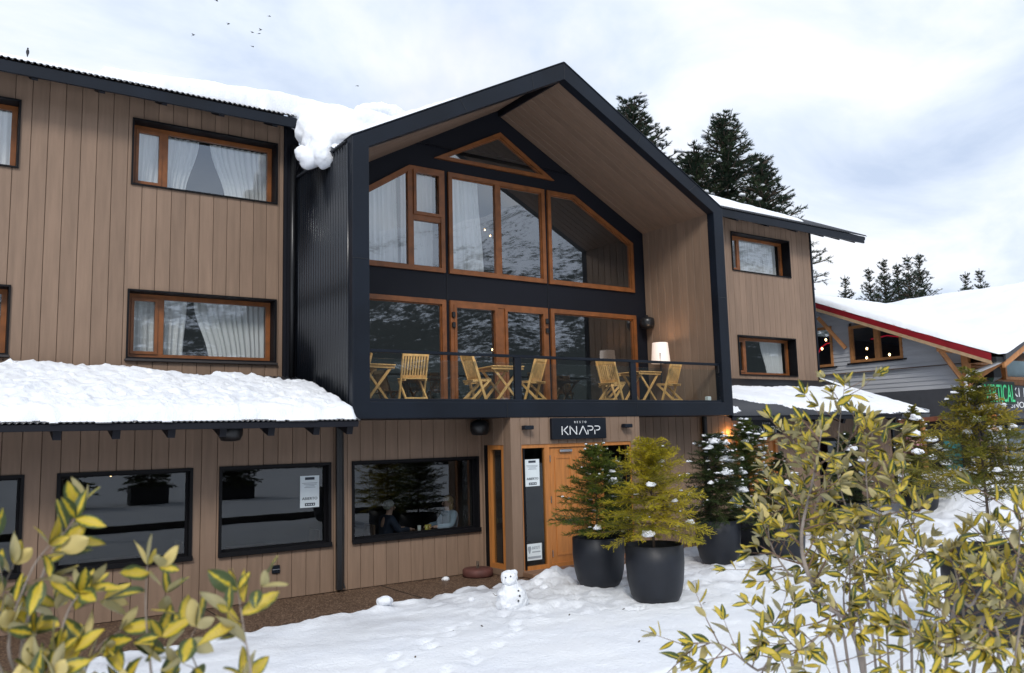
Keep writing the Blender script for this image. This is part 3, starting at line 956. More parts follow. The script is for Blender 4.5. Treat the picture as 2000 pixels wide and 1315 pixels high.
# side corrugated wall (left) and plain wall (right)
corr_sheet('corrugated_side_wall', (GL_ + 0.02, YG + 0.16, ZFB), (0, 1, 0), YU - YG - 0.16, (0, 0, 1), ZE_ - ZFB - 0.09, (-1, 0, 0), M['corr'], H, pitch=0.115, amp=0.02)
for a_, b_ in ((GL_ + 0.03, GL_ + 0.12), (GR_ - 0.1, GR_ - 0.005)):
    MB().box(a_, b_, y1_, YU + 0.2, ZFB, ZE_ - 0.05).build('gable_side_wall', M['blackwall'], H)
bf = MB(); bf.box(5.40, GL_ + 0.03, YU + 0.02, YU + 0.1, 3.5, 8.75)
bf.build('recess_wall', M['blackwall'], H)
tp = MB(); tp.tube([(5.50, YU - 0.07, 3.6), (5.50, YU - 0.07, 8.3)], 0.05, 10)
tp.build('downpipe', M['plastic'], H, smooth=True)
# gable roof sheets
for sgn in (-1, 1):
    ex, ez = (GL_, ZE_) if sgn < 0 else (GR_, ZE_)
    vd = Vector((GM - ex, 0, ZT - ez)); ln_ = vd.length; vd.normalize()
    nd = Vector((-vd.z, 0, vd.x)) if sgn < 0 else Vector((vd.z, 0, -vd.x))
    st_ = Vector((ex, YG + 0.3, ez)) - vd * 0.06 - nd * 0.03
    if sgn < 0:
        corr_sheet('roof', st_, (0, 1, 0), 8.0, vd, ln_ + 0.05, nd, M['roof'], H, pitch=0.09, amp=0.014)
    else:
        corr_sheet('roof', st_, (0, 1, 0), 8.0, vd, ln_ + 0.05, nd, M['roof'], H, pitch=0.09, amp=0.014)
    dk = MB()
    d0 = Vector((ex, 0, ez)) - nd * 0.035; d1 = Vector((GM, 0, ZT)) - nd * 0.035
    d2, d3 = d1 - nd * 0.06, d0 - nd * 0.06
    dk.add([(p.x, yy, p.z) for yy in (y1_ - 0.02, 20.0) for p in (d0, d1, d2, d3)], [(0, 1, 2, 3), (7, 6, 5, 4), (0, 4, 5, 1), (1, 5, 6, 2), (2, 6, 7, 3), (3, 7, 4, 0)])
    dk.build('roof_deck', M['blackwall'], H)

# alcove lining: right wall boards along Y, facing -X
rwp = MB(); rwp.box(GIR + 0.02, GIR + 0.06, y1_ - 0.05, YI, ZFL - 0.1, ZEI + 0.1)
rw = rwp.build('alcove_right_wall', M['backing'], H)
yy = y1_ - 0.03
while yy < YI:
    wid = min(0.2467, YI - yy)
    mb = MB(); mb.add(*plank((GIR + 0.02, yy, ZFL), (0, 0, 1), ZEI + 0.02 - ZFL, (0, 1, 0), wid, (-1, 0, 0), 0.02)); mb.build('board', M['board'], rw)
    yy += 0.2467
lw = MB(); lw.box(GIL - 0.06, GIL, y1_ - 0.05, YI, ZFL - 0.1, ZEI + 0.1)
lw.build('alcove_left_wall', M['board'], H)
# sloping ceilings: boards run down the slope
for sgn in (-1, 1):
    ex = GIL if sgn < 0 else GIR
    top = Vector((GM, 0, ZTI + (0.17 if sgn < 0 else 0))); bot = Vector((ex, 0, ZEI))
    vd = (top - bot); ln_ = vd.length; vd.normalize()
    nd = Vector((vd.z, 0, -vd.x)) if sgn < 0 else Vector((-vd.z, 0, vd.x))
    if nd.z > 0: nd = -nd
    cb_ = MB()
    bb = [bot - nd * 0.03, top - nd * 0.03, top - nd * 0.07, bot - nd * 0.07]
    cb_.add([(p.x, y_, p.z) for y_ in (y1_ - 0.05, YI + 0.05) for p in bb], [(0, 1, 2, 3), (7, 6, 5, 4), (0, 4, 5, 1), (1, 5, 6, 2), (2, 6, 7, 3), (3, 7, 4, 0)])
    ce = cb_.build('alcove_ceiling', M['backing'], H)
    yy = y1_ - 0.03
    cut = 0.05 if sgn < 0 else 0.0
    while yy < YI:
        wid = min(0.2, YI - yy)
        mb = MB(); mb.add(*plank(bot - nd * 0.02 + Vector((0, yy, 0)), vd, ln_ - cut, (0, 1, 0), wid, nd, 0.02, gap=0.008, ch=0.005)); mb.build('board', M['board2'], ce)
        yy += 0.2
    if sgn < 0:
        rb = MB(); rb.box(GM - 0.05, GM - 0.003, y1_ - 0.03, YI, ZTI - 0.01, ZTI + 0.2)
        rb.build('ridge_trim', M['blackwall'], ce)

# balcony floor + underside
bf = MB(); bf.box(GIL - 0.05, GIR + 0.05, y1_ - 0.04, YI + 0.2, ZFB + 0.02, ZFL)
bf.build('balcony_floor', M['blackwall'], H)

# black back wall of the alcove with window openings
A0, A1, A2, B1, B2, C1, C2, C3 = 6.42, 7.938, 8.781, 8.880, 11.477, 11.561, 12.375, 14.228
AB, AT, CE_, DT, DB = 6.041, 8.273, 7.299, 5.461, ZFL + 0.01
TRI = [(8.552, 8.536), (11.786, 8.536), (10.27, 9.427)]
PL = [(A0, AB), (A2, AB), (A2, AT), (A1, AT), (A0, CE_)]
PM = rect(B1, B2, AB, AT)
PR = [(C1, AB), (C3, AB), (C3, CE_), (C2, AT), (C1, AT)]
DL, DM_, DR = rect(A0, A2, DB, DT), rect(B1, B2, DB, DT), rect(C1, C3, DB, DT)


def wall_with_holes(name, outer, holes, y0, y1, mat, parent):
    loops = [[Vector((x, z, 0)) for x, z in lp] for lp in [outer] + holes]
    tris = tessellate_polygon(loops)
    flat = [p for lp in loops for p in lp]
    n_ = len(flat)
    vs = [(p.x, y0, p.y) for p in flat] + [(p.x, y1, p.y) for p in flat]
    fs = [tuple(t) for t in tris] + [tuple(n_ + i for i in reversed(t)) for t in tris]
    base = 0
    for lp in loops:
        m_ = len(lp)
        for k_ in range(m_):
            fs.append((base + k_, base + (k_ + 1) % m_, n_ + base + (k_ + 1) % m_, n_ + base + k_))
        base += m_
    mb_ = MB(); mb_.add(vs, fs)
    return mb_.build(name, mat, parent)


gw = wall_with_holes('gable_glazed_wall', [(GIL - 0.02, ZFL - 0.05), (GIR + 0.02, ZFL - 0.05), (GIR + 0.02, ZEI + 0.05), (GM, ZTI + 0.25), (GIL - 0.02, ZEI + 0.05)],
                     [TRI, PL, PM, PR, DL, DM_, DR], YI + 0.02, YI + 0.2, M['blackwall'], H)
# panel joints on the band between the two window rows
for jx in ((A2 + B1) / 2, (B2 + C1) / 2):
    MB().box(jx - 0.004, jx + 0.004, YI + 0.008, YI + 0.019, DT, AB).build('panel_joint', M['plastic'], gw)


def frame_window(poly, fw=0.10, bars=(), sashes=(), panes=None, name='window', y=YI):
    f_ = MB()
    f_.ring_xz(poly, fw, y - 0.035, y + 0.10)
    f_.ring_xz(inset(poly, fw - 0.012), 0.035, y + 0.01, y + 0.06)
    for b in bars: f_.cbox(b[0], b[1], y - 0.02, y + 0.085, b[2], b[3], 0.008)
    for s_ in sashes: f_.ring_xz(rect(*s_), 0.065, y - 0.05, y + 0.03)
    o = f_.build(name, M['wood'], H)
    for p in (panes or [inset(poly, fw * 0.9)]):
        pane(o, p, y + 0.03)
    return o


wt = frame_window(TRI, 0.10)
il = inset(PL, 0.1)
xl_ = 7.99
zl_ = CE_ + (AT - CE_) * 1.0
wl_ = frame_window(PL, 0.095, bars=[(7.90, 8.04, AB + 0.08, AT - 0.07), (8.03, 8.70, 7.11, 7.24)], sashes=[(8.03, 8.70, 7.23, 8.20)],
                   panes=[[(A0 + .08, AB + .08), (7.91, AB + .08), (7.91, AT - .09), (A1, AT - .09), (A0 + .08, CE_ - .05)], rect(8.03, 8.70, AB + .08, 7.13), rect(8.08, 8.65, 7.28, 8.15)])
curtain(wl_, A0, A0, 7.84, 7.80, AB + .05, 8.25, YI + 0.35, seed=20)
curtain(wl_, 8.0, 8.0, 8.78, 8.78, AB + .05, 8.3, YI + 0.5, seed=21, amp=0.02)
wm_ = frame_window(PM, 0.095, bars=[(10.09, 10.25, AB + 0.08, AT - 0.08)], panes=[rect(B1 + .08, 10.1, AB + .08, AT - .08), rect(10.24, B2 - .08, AB + .08, AT - .08)])
curtain(wm_, B1, B1, 9.98, 9.85, AB + .05, 8.3, YI + 0.35, seed=22)
wr_ = frame_window(PR, 0.095)
dl_ = frame_window(DL, 0.10)
dr_ = frame_window(DR, 0.10)
dd = frame_window(DM_, 0.09, bars=[(10.07, 10.28, DB, DT - 0.08)], sashes=[(B1 + .085, 10.075, DB + .03, DT - .085), (10.275, B2 - .085, DB + .03, DT - .085)], name='balcony_door',
                  panes=[rect(B1 + .14, 10.03, DB + .09, DT - .14), rect(10.33, B2 - .14, DB + .09, DT - .14)])
for hx, hz_ in ((B1 + .06, 5.15), (B1 + .06, 4.93), (B2 - .06, 5.15), (B2 - .06, 4.93)):
    MB().cbox(hx - .035, hx + .035, YI - 0.09, YI - 0.03, hz_ - 0.06, hz_ + 0.06, 0.01).build('hinge', M['plastic'], dd)
ge_ = MB()
ge_.add([(GIL, YI + .21, 5.75), (GIR, YI + .21, 5.75), (GIR, YI + .21, ZEI), (GM, YI + .21, ZTI), (GIL, YI + .21, ZEI), (GIL, YI + 4, 5.75), (GIR, YI + 4, 5.75), (GIR, YI + 4, ZEI), (GM, YI + 4, ZTI), (GIL, YI + 4, ZEI)],
        [(5, 6, 7, 8, 9), (0, 5, 6, 1), (1, 6, 7, 2), (2, 7, 8, 3), (3, 8, 9, 4), (4, 9, 5, 0)])
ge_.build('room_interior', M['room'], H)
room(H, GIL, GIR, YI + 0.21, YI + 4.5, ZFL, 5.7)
bulb = emat('warm_bulb', (1.0, 0.62, 0.28), 7.0)
for bx, by, bz in ((11.2, 17.2, 7.75), (11.1, 16.8, 7.5), (11.0, 16.5, 6.35), (11.35, 17.0, 4.95), (10.75, 16.3, 4.6)):
    MB().lathe([(0.004, -0.025), (0.014, -0.01), (0.014, 0.01), (0.004, 0.025)], (bx, by, bz), 8).build('ceiling_bulb', bulb, H)

# balcony railing
rl = MB(); rl.cbox(GIL, GIR, YG + 0.075, YG + 0.135, 4.03, 4.085, 0.006)
rail = rl.build('balcony_railing', M['black'], H)
for px_ in (9.0, 11.945):
    MB().cbox(px_ - 0.075, px_ + 0.075, YG + 0.07, YG + 0.14, ZF, 4.03, 0.006).build('post', M['black'], rail)
MB().cbox(GIL, GIR, YG + 0.04, YG + 0.16, ZF - 0.02, ZF + 0.05, 0.006).build('base_channel', M['black'], rail)
MB().cbox(GIR - 0.05, GIR, YG + 0.07, YG + 0.14, 3.86, 4.03, 0.006).build('bracket', M['plastic'], rail)
for a, b in ((GIL, 8.925), (9.075, 11.87), (12.02, GIR)):
    MB().box(a + 0.005, b - 0.005, YG + 0.10, YG + 0.112, ZF + 0.05, 3.93).build('glass_panel', M['glassr'], rail)

# --- ground floor
LH = [(1.488, 3.377, 0.798, 2.193), (3.782, 5.669, 0.798, 2.193), (6.058, 8.689, 0.798, 2.195), (-1.6, 1.08, 0.798, 2.193)]
board_wall('lower_left_wall', H, -5.0, 8.77, 0.012, 3.3, YL, 0.247, LH, phase=0.14)
RLH = [(16.15, 17.7, 0.02, 2.36), (19.4, 21.2, 0.5, 2.3)]
board_wall('lower_right_wall', H, 12.0, 22.9, 0.012, 3.3, YL, 0.240, RLH, phase=0.05)


def low_window(x0, x1, z0, z1):
    f_ = MB()
    f_.ring_xz(rect(x0, x1, z0, z1), 0.045, YL - 0.03, YL + 0.17)
    f_.cbox(x0 - 0.01, x1 + 0.01, YL - 0.06, YL - 0.031, z0 - 0.03, z0 + 0.05, 0.006)
    f_.ring_xz(rect(x0 + .045, x1 - .045, z0 + .045, z1 - .045), 0.03, YL + 0.10, YL + 0.15)
    o = f_.build('window', M['reveal'], H)
    pane(o, rect(x0 + .06, x1 - .06, z0 + .06, z1 - .06), YL + 0.12, M['glasslow'])
    return o


for h in LH: low_window(*h)
low_window(*RLH[1])
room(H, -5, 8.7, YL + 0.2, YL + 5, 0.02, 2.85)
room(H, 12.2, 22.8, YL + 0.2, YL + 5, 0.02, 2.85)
for bx, by, bz in ((2.62, 16.4, 2.075), (4.0, 16.4, 2.08)):
    MB().lathe([(0.006, -0.05), (0.03, -0.02), (0.03, 0.02), (0.006, 0.05)], (bx, by, bz), 8).build('pendant_bulb', bulb, H)
# right-hand door
rd = MB(); rd.ring_xz(rect(16.15, 17.7, 0.02, 2.36), 0.09, YL - 0.03, YL + 0.12)
rd.cbox(16.6, 16.69, YL - 0.02, YL + 0.1, 0.1, 2.28, 0.008)
rdo = rd.build('side_door', M['wood2'], H)
MB().cbox(16.69, 17.62, YL + 0.02, YL + 0.07, 0.06, 2.27, 0.01).build('door_leaf', M['wood2'], rdo)
pane(rdo, rect(16.23, 16.61, 0.1, 2.28), YL + 0.04, M['glasslow'])

# corner pillar and timber posts at the far right end of the ground floor
MB().cbox(22.9, 23.0, YL - 0.05, YL + 6, 0, 2.95, 0.01).build('corner_pillar', M['black'], H)

# vents
for vx, vz in ((2.41, 0.483), (4.712, 0.492)):
    v_ = MB(); v_.cbox(vx - 0.065, vx + 0.065, YL - 0.035, YL - 0.001, vz - 0.065, vz + 0.065, 0.008)
    vo = v_.build('vent_box', M['black'], H)
    MB().box(vx - 0.06, vx + 0.06, YL - 0.042, YL - 0.036, vz - 0.004, vz + 0.004).build('vent_flap', M['steel'], vo)

# downpipes
for dx_, base_ in ((5.79, 0.03), (14.98, 0.05)):
    dp = MB(); dp.cbox(dx_ - 0.055, dx_ + 0.055, YL - 0.135, YL - 0.035, base_, 2.95, 0.02)
    dpo = dp.build('downpipe', M['plastic'], H)
    sp_ = MB(); sp_.tube([(dx_ + 0.075, YL - 0.06, 2.75), (dx_ + 0.085, YL - 0.06, 1.2), (dx_ + 0.075, YL - 0.06, 0.15), (dx_ + 0.10, YL - 0.08, 0.06)], 0.017, 8)
    sp_.build('cable_conduit', M['plastic'], dpo)

# --- porch
PX0, PX1 = 8.755, 12.0
SWH = (12.98, 13.66, 0.12, 2.40)   # narrow window in the side wall (y0,y1,z0,z1)
ps = MB()
ps.box(PX0 + 0.02, PX0 + 0.10, YP + 0.1, SWH[0], 0, 2.905)
ps.box(PX0 + 0.02, PX0 + 0.10, SWH[0], SWH[1], SWH[3], 2.905)
ps.box(PX0 + 0.02, PX0 + 0.10, SWH[0], SWH[1], 0, SWH[2])
ps.box(PX0 + 0.02, PX0 + 0.10, SWH[1], YL, 0, 2.905)
psw = ps.build('porch_side_wall', M['backing'], H)
for a, b, z0, z1 in ((YP + 0.001, SWH[0], 0.01, 2.904), (SWH[0], 13.30, SWH[3], 2.904), (13.30, SWH[1], SWH[3], 2.904), (SWH[1], YL - 0.002, 0.01, 2.904), (SWH[0], SWH[1], 0.01, SWH[2])):
    mb = MB(); mb.add(*plank((PX0 + 0.02, a, z0), (0, 0, 1), z1 - z0, (0, 1, 0), b - a, (-1, 0, 0), 0.02, gap=0.004)); mb.build('board', M['board'], psw)
sw = MB()


def ring_yz(mb, y0, y1, z0, z1, wd_, x0, x1):
    for a, b, c, d in ((y0, y1, z0, z0 + wd_), (y0, y1, z1 - wd_, z1), (y0, y0 + wd_, z0 + wd_, z1 - wd_), (y1 - wd_, y1, z0 + wd_, z1 - wd_)):
        mb.box(x0, x1, a, b, c, d)


ring_yz(sw, SWH[0], SWH[1] - 0.13, SWH[2], SWH[3], 0.085, PX0 + 0.01, PX0 + 0.12)
swo = sw.build('window', M['wood2'], H)
MB().box(PX0 + 0.012, PX0 + 0.11, SWH[1] - 0.13, SWH[1], SWH[2], SWH[3]).build('reveal', M['reveal'], swo)
pm_ = MB(); pm_.add([(PX0 + 0.07, SWH[0] + .08, SWH[2] + .08), (PX0 + 0.07, SWH[1] - .2, SWH[2] + .08), (PX0 + 0.07, SWH[1] - .2, SWH[3] - .08), (PX0 + 0.07, SWH[0] + .08, SWH[3] - .08)], [(0, 3, 2, 1)])
pm_.build('pane', M['glasslow'], swo)
DH = [(8.99, 11.74, 0.10, 2.40)]
board_wall('porch_front_wall', H, PX0 + 0.001, PX1, 0.012, 2.903, YP, 0.222, DH, phase=0.0)
MB().box(PX1 - 0.02, PX1 - 0.002, YP + 0.13, YL, 0, 2.903).build('porch_side_wall', M['board'], H)
ds = MB()
ds.ring_xz(rect(8.99, 11.74, 0.10, 2.40), 0.07, YP + 0.02, YP + 0.12)
for bx in (9.60, 10.93):
    ds.cbox(bx - 0.06, bx + 0.06, YP + 0.022, YP + 0.115, 0.16, 2.34, 0.008)
dst = ds.build('entrance_door', M['wood2'], H)
lf = MB(); lf.cbox(9.67, 10.865, YP + 0.05, YP + 0.10, 0.12, 2.325, 0.01)
leaf_ = lf.build('door_leaf', M['wood2'], dst)
for z0, z1 in ((0.30, 0.95), (1.12, 2.15)):
    for x0, x1 in ((9.79, 10.20), (10.32, 10.74)):
        pnl = MB(); pnl.ring_xz(rect(x0, x1, z0, z1), 0.035, YP + 0.036, YP + 0.052)
        pnl.build('door_panel', M['wood2'], dst)
for hz_ in (0.35, 1.35, 2.12):
    MB().tube([(9.675, YP + 0.035, hz_ - .06), (9.675, YP + 0.035, hz_ + .06)], 0.012, 8).build('hinge', M['steel'], dst)
MB().cbox(9.90, 10.2, YP - 0.005, YP + 0.045, 2.23, 2.29, 0.01).build('door_closer', M['steel'], dst)
hd = MB(); hd.tube([(10.76, YP + 0.05, 1.05), (10.76, YP - 0.01, 1.05), (10.62, YP - 0.01, 1.05)], 0.012, 8)
hd.build('door_handle', M['steel'], dst)
MB().box(9.02, 9.06, YP + 0.0, YP + 0.02, 0.12, 2.33).build('reveal', M['reveal'], dst)
MB().box(11.60, 11.69, YP + 0.0, YP + 0.02, 0.12, 2.33).build('reveal', M['reveal'], dst)
pane(dst, rect(9.05, 9.55, 0.16, 2.34), YP + 0.07, M['glassporch'])
pane(dst, rect(10.98, 11.61, 0.16, 2.34), YP + 0.07, M['glassporch'])
room(H, 8.86, 11.9, YP + 0.14, YL + 3, 0.05, 2.85)
st = MB(); st.cbox(8.95, 11.8, YP - 0.32, YP + 0.01, 0.001, 0.095, 0.012)
st.build('door_step', pmat('brown_step', (0.19, 0.105, 0.06), 0.7, var=0.25, scale=6, stretch=(1, 6, 6)), H)
pl_ = emat('porch_light_points', (1.0, 0.7, 0.4), 4.0)
for bx, bz in ((11.35, 2.2), (11.42, 2.12)):
    MB().lathe([(0.004, -0.03), (0.016, 0), (0.004, 0.03)], (bx, YP + 0.9, bz), 6).build('ceiling_bulb', pl_, H)
MB().box(GL_ + 0.05, GR_ - 0.05, YG + 0.23, YU, ZFB - 0.0, ZFB + 0.018).build('balcony_underside', M['blackwall'], H)


# --- canopies
def canopy(name, x0, x1, yf, zf, yb, zb, raf, spk=None):
    vd = Vector((0, yb - yf, zb - zf)); ln_ = vd.length; vd.normalize()
    nd = Vector((0, -vd.z, vd.y))
    sh = corr_sheet(name, Vector((x0, yf, zf + 0.01)), (1, 0, 0), x1 - x0, vd, ln_, nd, M['roof'], H, pitch=0.078, amp=0.011)
    MB().cbox(x0 + 0.01, x1 - 0.03, yf + 0.015, yf + 0.06, zf - 0.085, zf + 0.006, 0.004).build('fascia', M['blackwall'], sh)
    dk = MB()
    a = Vector((0, yf + 0.02, zf)); b = Vector((0, yb, zb - 0.006))
    dk.add([(x, p.y, p.z + o_) for x in (x0 + .01, x1 - .02) for p, o_ in ((a, 0), (b, 0), (b, -.05), (a, -.05))], [(3, 2, 1, 0), (4, 5, 6, 7), (0, 1, 5, 4), (1, 2, 6, 5), (2, 3, 7, 6), (3, 0, 4, 7)])
    dk.build('canopy_deck', M['blackwall'], sh)
    for x in raf:
        rf = MB()
        c = Vector((x, yf + 0.09, zf - 0.12)); d = c + vd * 1.6
        rf.obox(c, d, 0.10, 0.17)
        rf.build('rafter_tail', M['blackwall'], sh)
    return sh


canopy('left_canopy', -6.0, 5.64, 12.45, 2.86, YU, 3.76, [0.62 + 0.0 * i + 0.72 * i for i in range(-3, 7)] + [5.62 - 0.12])
rc_ = canopy('right_canopy', 14.91, 21.85, 12.75, 2.87, YU, 3.955, [15.6, 16.9, 18.1, 19.3, 20.5, 21.7])
hp = MB()
hp.add([(21.84, 12.75, 2.885), (23.3, 12.75, 2.885), (21.84, YU, 3.97), (23.3, 20, 2.885), (21.84, 20, 3.97)], [(0, 1, 2), (1, 3, 4, 2)])
hp.add([(21.84, 12.78, 2.80), (23.26, 12.78, 2.80), (23.26, 20, 2.80), (21.84, 20, 2.80)], [(3, 2, 1, 0)])
hp.add([(21.84, 12.75, 2.885), (23.3, 12.75, 2.885), (23.26, 12.78, 2.80), (21.84, 12.78, 2.80), (23.3, 20, 2.885), (23.26, 20, 2.80)], [(3, 2, 1, 0), (1, 4, 5, 2)])
hp.build('canopy_hip', M['roof'], rc_)


# ------------------------------------------------------------------ roof snow
def snow_slab(name, o, ud, ul, vd, vl, nd, mfun, tfun, label, du=0.06, dv=0.06, e=0.22, warp=0.0, mat=None, up=None, rough=0.02):
    """snow lying on a sloped plane. mfun(u,v) = distance inside the cover, tfun(u,v) = full thickness"""
    o, ud, vd, nd = map(Vector, (o, ud, vd, nd))
    up = Vector(up) if up else nd
    nu, nv = int(ul / du) + 1, int(vl / dv) + 1
    top, bot, inside = [], [], []
    for j in range(nv + 1):
        for i in range(nu + 1):
            uu, vv = ul * i / nu, vl * j / nv
            m_ = mfun(uu, vv)
            inside.append(m_ > 0)
            q = max(0.0, min(1.0, m_ / e))
            prof = math.sqrt(q * (2 - q))
            t = tfun(uu, vv) * prof
            wq = warp * (noise.noise((uu * 3.1, vv * 3.1, 5)) + 0.5 * noise.noise((uu * 8, vv * 8, 5))) * q
            p = o + ud * (uu + wq) + vd * (vv + wq * 0.6)
            pt_ = p + up * t
            if rough: pt_ = pt_ + (noise.noise_vector(pt_ * 5.5) * .6 + noise.noise_vector(pt_ * 13) * .4) * (rough * (.4 + .6 * q if q > 0 else 0))
            top.append(pt_)
            bot.append(p - nd * 0.012)
    V, F, idx = [], [], {}

    def vid(k_, lay):
        if (k_, lay) not in idx:
            idx[(k_, lay)] = len(V); V.append(tuple(top[k_] if lay else bot[k_]))
        return idx[(k_, lay)]
    W_ = nu + 1
    for j in range(nv):
        for i in range(nu):
            c_ = (j * W_ + i, j * W_ + i + 1, (j + 1) * W_ + i + 1, (j + 1) * W_ + i)
            if any(inside[q] for q in c_):
                F.append(tuple(vid(q, 1) for q in c_)); F.append(tuple(vid(q, 0) for q in reversed(c_)))
    ob = np_obj(name, V, F, mat or M['snowr'], smooth=True)
    return tag(ob, label, 'snow', kind='stuff')


# left canopy: thick wet slab
_yf, _zf = 12.45, 2.86
cvd = Vector((0, YU - _yf, 3.76 - _zf)); cl = cvd.length; cvd.normalize(); cnd = Vector((0, -cvd.z, cvd.y))


def m_lc(u, v):
    x = u - 6.0
    f_ = v - (0.085 + 0.06 * noise.noise((x * 1.4, 0, 1)) + 0.03 * noise.noise((x * 5, 0, 1)) + (0.05 if x < 1.2 else 0.0))
    back = (cl - 0.02 - 0.04 * (1 + noise.noise((x * 2, 4, 1)))) if x < 2.6 else (cl - 0.35 - 0.17 * (x - 2.6) + 0.12 * noise.noise((x * 1.3, 7, 1)))
    rt = 11.60 - u - 0.05 * noise.noise((v * 4, 2, 2)) - 0.12 * (v / cl) ** 2 - max(0, 0.18 - v) * 0.5
    return min(f_, back - v, rt)


def t_lc(u, v):
    x = u - 6.0
    return 0.185 + 0.05 * fbm(x * 1.3, v * 1.3, 1, 4) + 0.028 * noise.noise((x * 4.2, v * 4.2, 3)) + 0.022 * noise.noise((x * 9, v * 9, 3)) + 0.016 * noise.noise((x * 19, v * 19, 3))


snow_slab('canopy_snow', Vector((-6.0, _yf, _zf + 0.035)) - cvd * 0.06, (1, 0, 0), 11.75, cvd, cl + 0.08, cnd, m_lc, t_lc,
          'thick lumpy snow slab lying on the left canopy', du=0.034, dv=0.034, e=0.13, warp=0.08, rough=0.055, up=(0, -0.10, 0.995))

# right canopy: thin patchy snow
rvd = Vector((0, YU - 12.75, 3.955 - 2.87)); rl_ = rvd.length; rvd.normalize(); rnd_ = Vector((0, -rvd.z, rvd.y))


def m_rc(u, v):
    x = 14.91 + u
    lo = lerp_tab([(14.9, 1.55), (15.5, 1.35), (16.5, 1.05), (17.5, 0.62), (18.6, 0.28), (20.0, 0.16), (22, 0.06)], x)
    hi = lerp_tab([(14.9, 1.62), (15.4, 1.95), (17.5, 1.95), (20, 1.9), (21.9, 2.2)], x)
    st_ = 0.26 * noise.noise((x * 1.5 + v * 1.4, v * 5.0, 3)) + 0.10 * noise.noise((x * 5 + v * 4, v * 9, 3))
    main_ = min(v - lo, hi - v, x - 15.1) + st_ * 0.75
    patch = 0.20 - math.hypot((x - 15.0 - v * 0.2) * 0.5, (v - 0.36)) + 0.10 * noise.noise((x * 7, v * 7, 8))
    return max(main_, patch) - (0.0 if v > 0.03 else 1)


snow_slab('canopy_snow', Vector((14.92, 12.75, 2.87 + 0.033)), (1, 0, 0), 6.95, rvd, rl_, rnd_, m_rc, lambda u_, v_: 0.10 + 0.03 * fbm(u_ * 2, v_ * 2, 2, 4),
          'thin streaky snow patch sliding off the right canopy', du=0.05, dv=0.05, e=0.16, warp=0.03)
hs = MB()
HA, HB_, HC_ = Vector((21.84, 12.78, 2.90)), Vector((23.3, 12.78, 2.90)), Vector((21.84, YU, 3.98))
hv, hf = [], []
nn = 16
for i in range(nn + 1):
    for j in range(nn + 1 - i):
        a_, b_ = i / nn, j / nn
        p = HA + (HB_ - HA) * a_ + (HC_ - HA) * b_
        ed_ = min(1 - a_ - b_ + 0.18, b_ + 0.05) * 5
        t_ = 0.11 * min(1, max(0, ed_)) * (1 + 0.4 * noise.noise(p * 4))
        hv.append((p.x + 0.05 * noise.noise(p * 5), p.y, p.z + t_ + 0.01))


def hid(i, j): return sum(nn + 1 - q for q in range(i)) + j


for i in range(nn):
    for j in range(nn - i):
        hf.append((hid(i, j), hid(i + 1, j), hid(i, j + 1)))
        if j < nn - i - 1: hf.append((hid(i + 1, j), hid(i + 1, j + 1), hid(i, j + 1)))
tag(np_obj('canopy_snow', hv, hf, M['snowr'], smooth=True), 'wedge of snow on the hipped end of the right canopy', 'snow', kind='stuff')
# second face of the hip
hv, hf = [], []
for i in range(13):
    for j in range(25):
        a_, b_ = i / 12, j / 24
        yy = 12.78 + b_ * 7
        xr = 23.3 * 1.0; zr = 2.90
        top_ = Vector((21.84, min(YU, yy), 0)) if yy < YU else Vector((21.84, yy, 0))
        x = 23.3 - a_ * 1.44 * min(1, (yy - 12.78) / (YU - 12.78))
        z = 2.90 + 1.08 * (23.3 - x) / 1.46
        hv.append((x, yy, z + 0.10 * min(1, (a_ + 0.2) * 2) * (1 + 0.4 * noise.noise((x * 4, yy * 4, z)))))
for i in range(12):
    for j in range(24):
        q = i * 25 + j
        hf.append((q, q + 1, q + 26, q + 25))
tag(np_obj('canopy_snow', hv, hf, M['snowr'], smooth=True), 'snow on the far slope of the right canopy hip beside the neighbour', 'snow', kind='stuff')

# main roof, left wing
PL_ = rad(22.8)
mvd = Vector((0, math.cos(PL_), math.sin(PL_))); mnd = Vector((0, -math.sin(PL_), math.cos(PL_)))


def m_mr(u, v):
    x = u - 6
    f0 = 0.30 + 0.04 * noise.noise((x * 3, 0, 0)) if x < 2.9 else 0.10 + 0.05 * noise.noise((x * 2.2, 0, 0)) + 0.04 * noise.noise((x * 7, 0, 0))
    return min(v - f0, 7.7 - v, 13.9 - u)


def t_mr(u, v):
    x = u - 6
    T_ = 0.045 + 0.17 * sstep(2.85, 3.02, x + 0.05 * noise.noise((v * 5, 0, 0))) + 0.13 * sstep(3.5, 5.2, x)
    return T_ * (1 + 0.18 * fbm(x * 1.4, v * 1.4, 3, 4))


snow_slab('roof_snow', Vector((-6.0, 14.65, 8.69 - 0.02)), (1, 0, 0), 13.9, mvd, 7.8, mnd, m_mr, t_mr,
          'snow layer along the eave of the left wing roof', du=0.07, dv=0.07, e=0.16, warp=0.04)
# gable left slope
gvd = Vector((GM - GL_, 0, ZT - ZE_)); gll = gvd.length; gvd.normalize(); gnd = Vector((-gvd.z, 0, gvd.x))


def m_gl(u, v):     # u = Y from YG+0.25, v along slope
    ft = u - lerp_tab([(0, 0.55), (0.6, 0.18), (1.6, 0.12), (2.8, 0.25), (3.6, 0.9), (4.6, 2.2)], v) + 0.08 * noise.noise((v * 3, 1, 1))
    return min(ft, v + 0.02 + 0.1 * noise.noise((u * 3, 2, 2)), 4.3 - v + 0.2 * noise.noise((u, 3, 3)))


